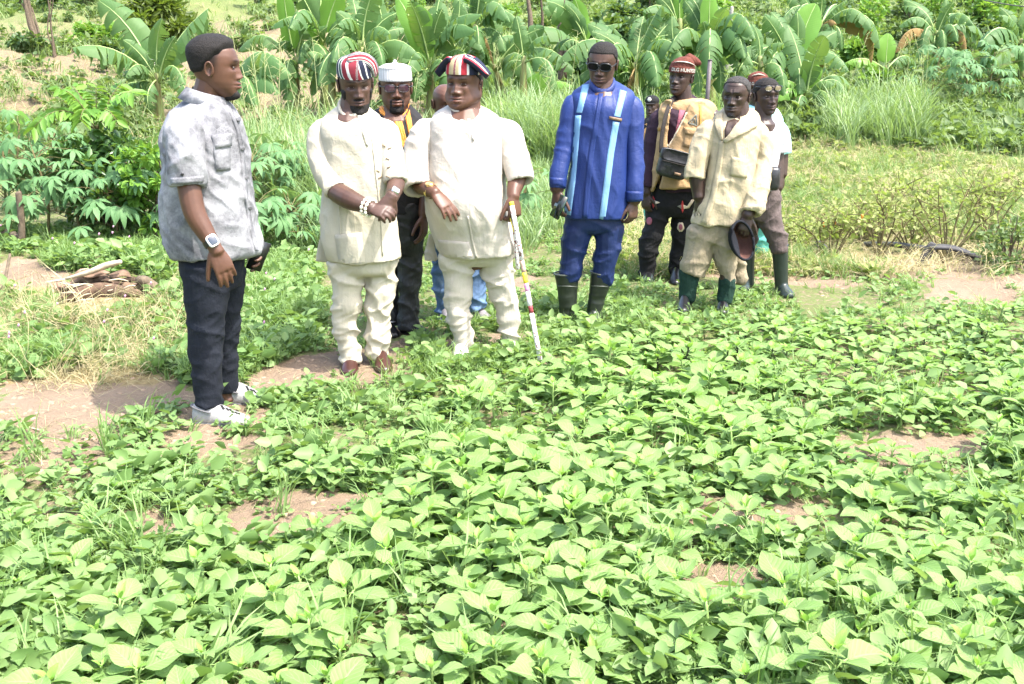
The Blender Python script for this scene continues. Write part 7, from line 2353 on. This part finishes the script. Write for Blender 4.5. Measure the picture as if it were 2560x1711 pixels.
o = link('amaranth', g.mesh('amaranth', [AMA, AMY, AST])); tag(o, 'mass of pale green amaranth plants covering the rest of the bed', 'amaranth', kind='stuff')

# ------------------------------------------------------------------ grasses, weeds, straw
def blade_geo(rs, n, L, wd, spread, lean, nseg=3, base_r=.02):
    """a tuft of n curved blades"""
    g = Geo()
    for q in range(n):
        a = rs.uniform(0, 6.28); l = L * rs.uniform(.55, 1.15); ln = lean * rs.uniform(.4, 1.3)
        d = np.array([math.cos(a), math.sin(a), 0]); s_ = np.array([-d[1], d[0], 0])
        b = np.array([rs.uniform(-1, 1), rs.uniform(-1, 1), 0]) * base_r
        V, U = [], []
        for i in range(nseg + 1):
            t = i / nseg
            c = b + d * l * ln * t * t * .8 + np.array([0, 0, l * (t - .38 * ln * t * t * t)])
            w = wd * rs.uniform(.8, 1.2) * (1 - t) ** .6 * (0.6 + t * .8 if t < .5 else 1)
            if i < nseg:
                V += [c - s_ * w, c + s_ * w]; U += [(-1, t), (1, t)]
            else:
                V.append(c); U.append((0, 1))
        Q = [(2 * i, 2 * i + 1, 2 * i + 3, 2 * i + 2) for i in range(nseg - 1)]
        T = [(2 * nseg - 2, 2 * nseg - 1, 2 * nseg)]
        g.add(V, Q, T, U, rs.rand() * .6)
    return g

def weed_geo(rs, n, L, wd=.33, h=.05):
    P = np.zeros((n, 3)); a = np.arange(n) * 2.4 + rs.uniform(-.4, .4, n)
    P[:, 0] = .012 * np.cos(a) + rs.normal(0, .012, n); P[:, 1] = .012 * np.sin(a) + rs.normal(0, .012, n); P[:, 2] = rs.uniform(.2, 1, n) * h
    D = np.stack([np.cos(a), np.sin(a), rs.uniform(.0, .7, n)], -1)
    return leaf_cloud(P, D, L * rs.uniform(.6, 1.2, n), wd, rs, tint=rs.rand(n) * .6)

GRASS = leaf_mat('fresh_grass', (.160, .275, .080), (.250, .360, .140), trans=.42, rough=.5, spec=.3)
TALLG = leaf_mat('tall_grass', (.170, .270, .100), (.285, .375, .185), trans=.42, rough=.45, spec=.4)
STRAWM = leaf_mat('dry_straw', (.38, .31, .17), (.56, .48, .30), trans=.3, rough=.8, spec=.15)
WEED = leaf_mat('creeping_weed', (.140, .245, .075), (.225, .335, .125), trans=.38, rough=.5, spec=.3)
FLOW = plain('pink_petal', (.60, .30, .48), .7, .2)
SEED = plain('seed_head', (.34, .36, .16), .8, .2)

def sample(rs, n, poly=None, ylo=1.7, yhi=14, xw=.6):
    """ground points with even density on the picture rather than on the map"""
    if poly is not None:
        A = np.array(poly, float); lo, hi = A.min(0), A.max(0)
    else:
        lo, hi = (-150, 0), (2710, 1711)
    px = rs.uniform(lo[0], hi[0], n); py = rs.uniform(lo[1], hi[1], n)
    if poly is not None:
        m = in_poly(px, py, poly); px, py = px[m], py[m]
    # intersect with the ground by fixed-point steps
    d = np.stack([(px - 1280) / FOC, np.zeros(len(px)), np.zeros(len(px))], -1) - UPV * ((py - 855.5) / FOC)[:, None] + FWD
    lo_t, hi_t = np.full(len(px), .5), np.full(len(px), 160.0)
    ts = np.concatenate([np.arange(1.4, 16, .12), np.geomspace(16, 150, 90)])
    found = np.full(len(px), np.nan); prev = np.full(len(px), 1.0)
    for t in ts:
        Q = CAMP + d * (t / d[:, 1])[:, None]
        below = Q[:, 2] < height(Q[:, 0], Q[:, 1])
        new = below & np.isnan(found)
        found[new] = (t + prev[new]) / 2
        prev[:] = t
    ok = ~np.isnan(found)
    Q = CAMP + d[ok] * (found[ok] / d[ok, 1])[:, None]
    Q[:, :2] += rs.normal(0, .03, (len(Q), 2)) * np.minimum(1, Q[:, 1:2] / 8)
    Q[:, 2] = height(Q[:, 0], Q[:, 1]) - .005
    return Q

def at_log(Q):
    px, py = project(Q)
    return in_poly(px, py, [(130, 680), (350, 690), (380, 760), (330, 800), (150, 800), (120, 740)]) | in_poly(px, py, [(-200, 650), (110, 658), (140, 700), (120, 750), (-200, 750)])

def at_hose(Q):
    px, py = project(Q)
    return in_poly(px, py, [(2010, 600), (2300, 600), (2560, 640), (2720, 720), (2500, 720), (2280, 700), (2020, 660)])

rs = np.random.RandomState(41)
SHORT = [blade_geo(np.random.RandomState(q), 9, .13, .0042, .03, .9) for q in range(6)]
MED = [blade_geo(np.random.RandomState(20 + q), 12, .26, .0050, .05, .8, 3, .04) for q in range(6)]
STRW = [blade_geo(np.random.RandomState(40 + q), 8, .17, .0024, .05, 1.9, 3, .07) for q in range(5)]
WEEDS = [weed_geo(np.random.RandomState(60 + q), 7, .045, h=.05) for q in range(6)]
BIGW = [weed_geo(np.random.RandomState(70 + q), 9, .075, h=.10) for q in range(5)]

def stuff(name, geo, mats, label, cat):
    if not geo.n: return
    tag(link(name, geo.mesh(name, mats)), label, cat, kind='stuff')

def scat(protos_, Q, lo, hi, rs, tilt=.2):
    return scatter(protos_, Q, rs.uniform(lo, hi, len(Q)), rs.uniform(0, 6.28, len(Q)), rs, tilt)

# foreground weeds under and around the bed
Q = sample(rs, 12500, [(-150, 1040), (600, 1000), (1300, 850), (2710, 740), (2710, 1760), (-150, 1760)])
z = zones(Q)
k = rs.rand(len(Q)) < np.where(z['soil'], .03, np.where(z['holes'], .07, np.where(z['thin'], .45, .9))) * (.25 + 1.0 * sstep(.3, .6, vnoise(Q[:, :2] * 3.3, 55)))
stuff('creeping_weeds', scat(WEEDS, Q[k], .55, 1.15, rs).merge(scat(BIGW, Q[k][::6], .6, 1.1, rs)), [WEED], 'small round-leaved weeds carpeting the soil between the amaranth', 'weeds')
Q = sample(rs, 5200, [(-150, 1040), (600, 1000), (1300, 850), (2710, 740), (2710, 1760), (-150, 1760)])
z = zones(Q)
k = rs.rand(len(Q)) < np.where(z['soil'] | z['holes'], .05, .55) * (.2 + sstep(.35, .65, vnoise(Q[:, :2] * 2.3, 56)))
stuff('grass', scat(SHORT, Q[k], .5, 1.0, rs).merge(scat(MED, Q[k][::9], .6, 1.05, rs)), [GRASS], 'thin green grass growing through the vegetable bed', 'grass')

# the grass verge where the men stand
Q = sample(rs, 15000, [(480, 700), (780, 640), (1200, 560), (1700, 560), (2100, 640), (2560, 660), (2710, 780), (1900, 800), (1400, 900), (900, 1060), (560, 1100)])
z = zones(Q)
k = rs.rand(len(Q)) < np.where(z['soil'], .04, np.where(z['thin'] | at_hose(Q), .35, .95)) * (.15 + 1.0 * sstep(.32, .6, vnoise(Q[:, :2] * 2.1, 57)))
stuff('creeping_weeds', scat(BIGW, Q[k][::6], .35, .65, rs).merge(scat(WEEDS, Q[k][1::4], .6, 1.2, rs)), [WEED], 'low broad-leaved weeds in the trampled verge', 'weeds')
stuff('grass', scat(SHORT, Q[k][::2], .4, .95, rs), [GRASS], 'short trampled green grass around the feet of the men', 'grass')
Q = sample(rs, 1500, [(1000, 850), (1280, 790), (1560, 720), (1600, 800), (1450, 880), (1150, 940), (900, 960), (940, 900)])
z = zones(Q); k = rs.rand(len(Q)) < np.where(z['soil'] | z['thin'], .05, .8)
stuff('grass', scat(MED, Q[k], .32, .58, rs).merge(scat(BIGW, Q[k][::3], .6, 1.1, rs)), [GRASS], 'taller fresh grass at the edge of the bed hiding the shoes', 'grass')

# left: green tufts and straw around the mound and path
Q = sample(rs, 9000, [(-150, 560), (480, 600), (780, 560), (800, 860), (560, 960), (-150, 960)])
z = zones(Q)
k = (rs.rand(len(Q)) < np.where(z['soil'], .03, np.where(z['thin'], .40, .85))) & ~at_log(Q)
k &= rs.rand(len(Q)) < (.3 + .9 * sstep(.35, .6, vnoise(Q[:, :2] * 2.0, 58)))
stuff('grass', scat(SHORT, Q[k], .7, 1.3, rs).merge(scat(MED, Q[k][::7], .5, .95, rs)), [GRASS], 'green grass tufts around the soil mound at the left', 'grass')
k2 = (rs.rand(len(Q)) < np.where(z['straw'], .10, .25)) & ~z['soil'] & ~at_log(Q)
stuff('creeping_weeds', scat(BIGW, Q[k2], .6, 1.2, rs), [WEED], 'leafy ground weeds below the cassava patch', 'weeds')
F = Q[k2][rs.rand(k2.sum()) < .035]
g = Geo()
for f in F:
    h = f + [0, 0, rs.uniform(.12, .28)]
    tube([h, h + [.004, 0, .012]], [.005, .0065], 6, 1, geo=g)
stuff('flowers', g, [FLOW], 'tiny pink flowers scattered in the weeds', 'flowers')
Q = sample(rs, 7000, [(-150, 690), (480, 690), (640, 740), (560, 980), (-150, 980)])
z = zones(Q); k = rs.rand(len(Q)) < np.where(z['straw'], .26, .08) * (.1 + 1.2 * sstep(.4, .65, vnoise(Q[:, :2] * 2.6, 59))) * ~at_log(Q)
stuff('straw', scat(STRW, Q[k], .5, 1.1, rs, .7), [STRAWM], 'dry pale straw lying beside the path at the left', 'straw')

# right: dry grass, then green grass behind
Q = sample(rs, 13000, [(1440, 300), (1900, 330), (2300, 380), (2710, 420), (2710, 700), (2000, 690), (1480, 690)])
z = zones(Q); k = rs.rand(len(Q)) < .75 * (.4 + sstep(.3, .6, vnoise(Q[:, :2] * 1.4, 60)))
k &= ~(at_hose(Q) & (rs.rand(len(Q)) < .75))
stuff('straw', scat(STRW, Q[k], .7, 1.5, rs, .3), [STRAWM], 'dry yellow grass spreading behind the men at the right', 'straw')
k = (rs.rand(len(Q)) < .55 * (.3 + sstep(.4, .65, vnoise(Q[:, :2] * 1.2, 61)))) & ~at_hose(Q)
stuff('grass', scat(MED, Q[k], .5, 1.0, rs, .3), [leaf_mat('yellow_green_grass', (.14, .24, .07), (.235, .32, .12), trans=.4, rough=.55)], 'yellow green grass mixed into the dry slope at the right', 'grass')
k = (rs.rand(len(Q)) < .22) & ~at_hose(Q)
stuff('creeping_weeds', scat(BIGW, Q[k], .6, 1.3, rs), [YELL], 'small yellowing weeds on the dry slope at the right', 'weeds')

# middle distance: rank green grass under the bananas
TALL = [blade_geo(np.random.RandomState(80 + q), 16, .95, .0095, .1, .75, 5, .10) for q in range(7)]
MIDG = [blade_geo(np.random.RandomState(90 + q), 12, .45, .0075, .1, .8, 4, .08) for q in range(6)]
Q = sample(rs, 6500, [(380, 380), (760, 350), (1300, 340), (1480, 350), (1480, 520), (1300, 640), (800, 640), (420, 600)])
k = rs.rand(len(Q)) < (.4 + .7 * sstep(.3, .6, vnoise(Q[:, :2] * 1.5, 62)))
stuff('grass', scat(MIDG, Q[k], .5, 1.05, rs), [TALLG], 'knee-high green grass between the men and the bananas', 'grass')
Q = sample(rs, 520, [(545, 430), (760, 370), (1040, 400), (1020, 560), (800, 600), (600, 590)])
Q2 = sample(rs, 190, [(2060, 320), (2200, 280), (2340, 300), (2300, 370), (2080, 375)])
Q3 = np.concatenate([sample(rs, 330, [(1230, 330), (1460, 330), (1460, 430), (1230, 430)]), sample(rs, 60, [(1460, 330), (1900, 330), (1900, 380), (1500, 400)])])
stuff('tall_grass', scat(TALL, np.concatenate([Q, Q2, Q3]), .75, 1.25, rs, .15), [TALLG], 'tall arching guinea grass in clumps before the bananas', 'grass')
g = Geo()
for f in np.concatenate([Q[::16], Q2[::26], Q3[::60]]):
    h = rs.uniform(1.2, 1.9); l = rs.uniform(-.3, .3)
    pts = [f, f + [l * .3, 0, h * .5], f + [l, rs.uniform(-.1, .1), h]]
    tube(pts, [.005, .004, .002], 5, 3, geo=g, rnd=False)
    for q in range(7):
        b = f + np.array([l * (.75 + .25 * q / 6), 0, h * (.80 + .20 * q / 6)]); a = rs.uniform(0, 6.28)
        tube([b, b + [.10 * math.cos(a), .10 * math.sin(a), rs.uniform(.02, .12)]], [.0028, .0014], 4, 1, geo=g, rnd=False)
stuff('seed_stalks', g, [SEED], 'tall grass seed stalks rising above the grass clumps', 'grass')

# hillside cover
HILLG = leaf_mat('hillside_grass', (.150, .235, .070), (.25, .33, .14), trans=.4, rough=.55)
HT = [blade_geo(np.random.RandomState(110 + q), 9, .40, .014, .2, .9, 2, .16) for q in range(6)]
HW = [weed_geo(np.random.RandomState(120 + q), 10, .16, h=.22) for q in range(6)]
Q = sample(rs, 29000, [(-650, -20), (3200, -20), (3200, 420), (2710, 400), (1440, 330), (1300, 330), (-150, 480), (-650, 480)])
left = zones(Q)['lhill'] & (Q[:, 1] < 58)
dn = np.where(left, .75 * (.15 + 1.9 * sstep(.5, .72, vnoise(Q[:, :2] * .55, 63))), .85)
k = rs.rand(len(Q)) < dn
S_ = rs.uniform(.5, 1.1, len(Q)) * (.75 + .02 * Q[:, 1])
m = k & (rs.rand(len(Q)) < .6)
stuff('hillside_grass', scatter(HT, Q[m], S_[m], rs.uniform(0, 6.28, m.sum()), rs, .25), [HILLG], 'rough grass covering the hillside behind the bananas', 'grass')
m = k & (rs.rand(len(Q)) < .38)
stuff('hillside_weeds', scatter(HW, Q[m], S_[m], rs.uniform(0, 6.28, m.sum()), rs, .25), [OLIVE], 'low leafy weeds scattered over the hillside', 'weeds')
m = left & (rs.rand(len(Q)) < .16)
stuff('straw', scatter(STRW, Q[m], rs.uniform(1.2, 2.4, m.sum()), rs.uniform(0, 6.28, m.sum()), rs, .4), [STRAWM], 'dry straw scattered over the brown mounds', 'straw')

# clods, pebbles and litter on the bare soil
def clod_geo(rs):
    k = np.arange(6) / 6 * 6.283
    ri = []
    for r_, h_ in ((.8, -.25), (1.0, .12), (.62, .5)):
        j = rs.uniform(.75, 1.2, 6)
        ri.append(np.stack([r_ * np.cos(k) * j, r_ * np.sin(k) * j, np.full(6, h_) + rs.uniform(-.1, .1, 6)], -1))
    return rings_geo(ri, (False, True), 0.0)
CLODS = [clod_geo(np.random.RandomState(q)) for q in range(6)]
Q = np.concatenate([sample(rs, 5200, [(-150, 880), (480, 880), (900, 860), (1150, 820), (1130, 870), (640, 1100), (620, 1180), (-150, 1250)]), sample(rs, 900, [(-150, 640), (150, 640), (160, 750), (-150, 750)]), sample(rs, 1500, [(1900, 680), (2710, 660), (2710, 790), (1900, 790)]), sample(rs, 5000, [(-150, 1200), (2710, 1000), (2710, 1740), (-150, 1740)])])
z = zones(Q)
k = rs.rand(len(Q)) < np.where(z['soil'], .9, np.where(z['thin'], .8, .25))
S_ = .004 + .018 * rs.rand(len(Q)) ** 4
CLM = plain('dry_soil_clod', (.25, .185, .13), .95, .1, var=.35, scale=9, bump=.6, bscale=90)
m = k & (rs.rand(len(Q)) < .8)
g = scatter(CLODS, Q[m], S_[m], rs.uniform(0, 6.28, m.sum()), rs, .2)
g.C = [np.ones_like(c_) for c_ in g.C]
stuff('soil_clods', g, [CLM], 'small dry soil clods and pebbles on the bare patches', 'clods')
LIT = [blade_geo(np.random.RandomState(140 + q), 3, .10, .0022, .04, 2.6, 2, .05) for q in range(5)]
for q_ in LIT: q_.V = [v * [1, 1, .2] + [0, 0, .006] for v in q_.V]
m = rs.rand(len(Q)) < np.where(z['soil'], .22, .10)
stuff('litter', scat(LIT, Q[m], .4, 1.0, rs, .15), [STRAWM], 'bits of dry straw litter lying on the soil', 'litter')
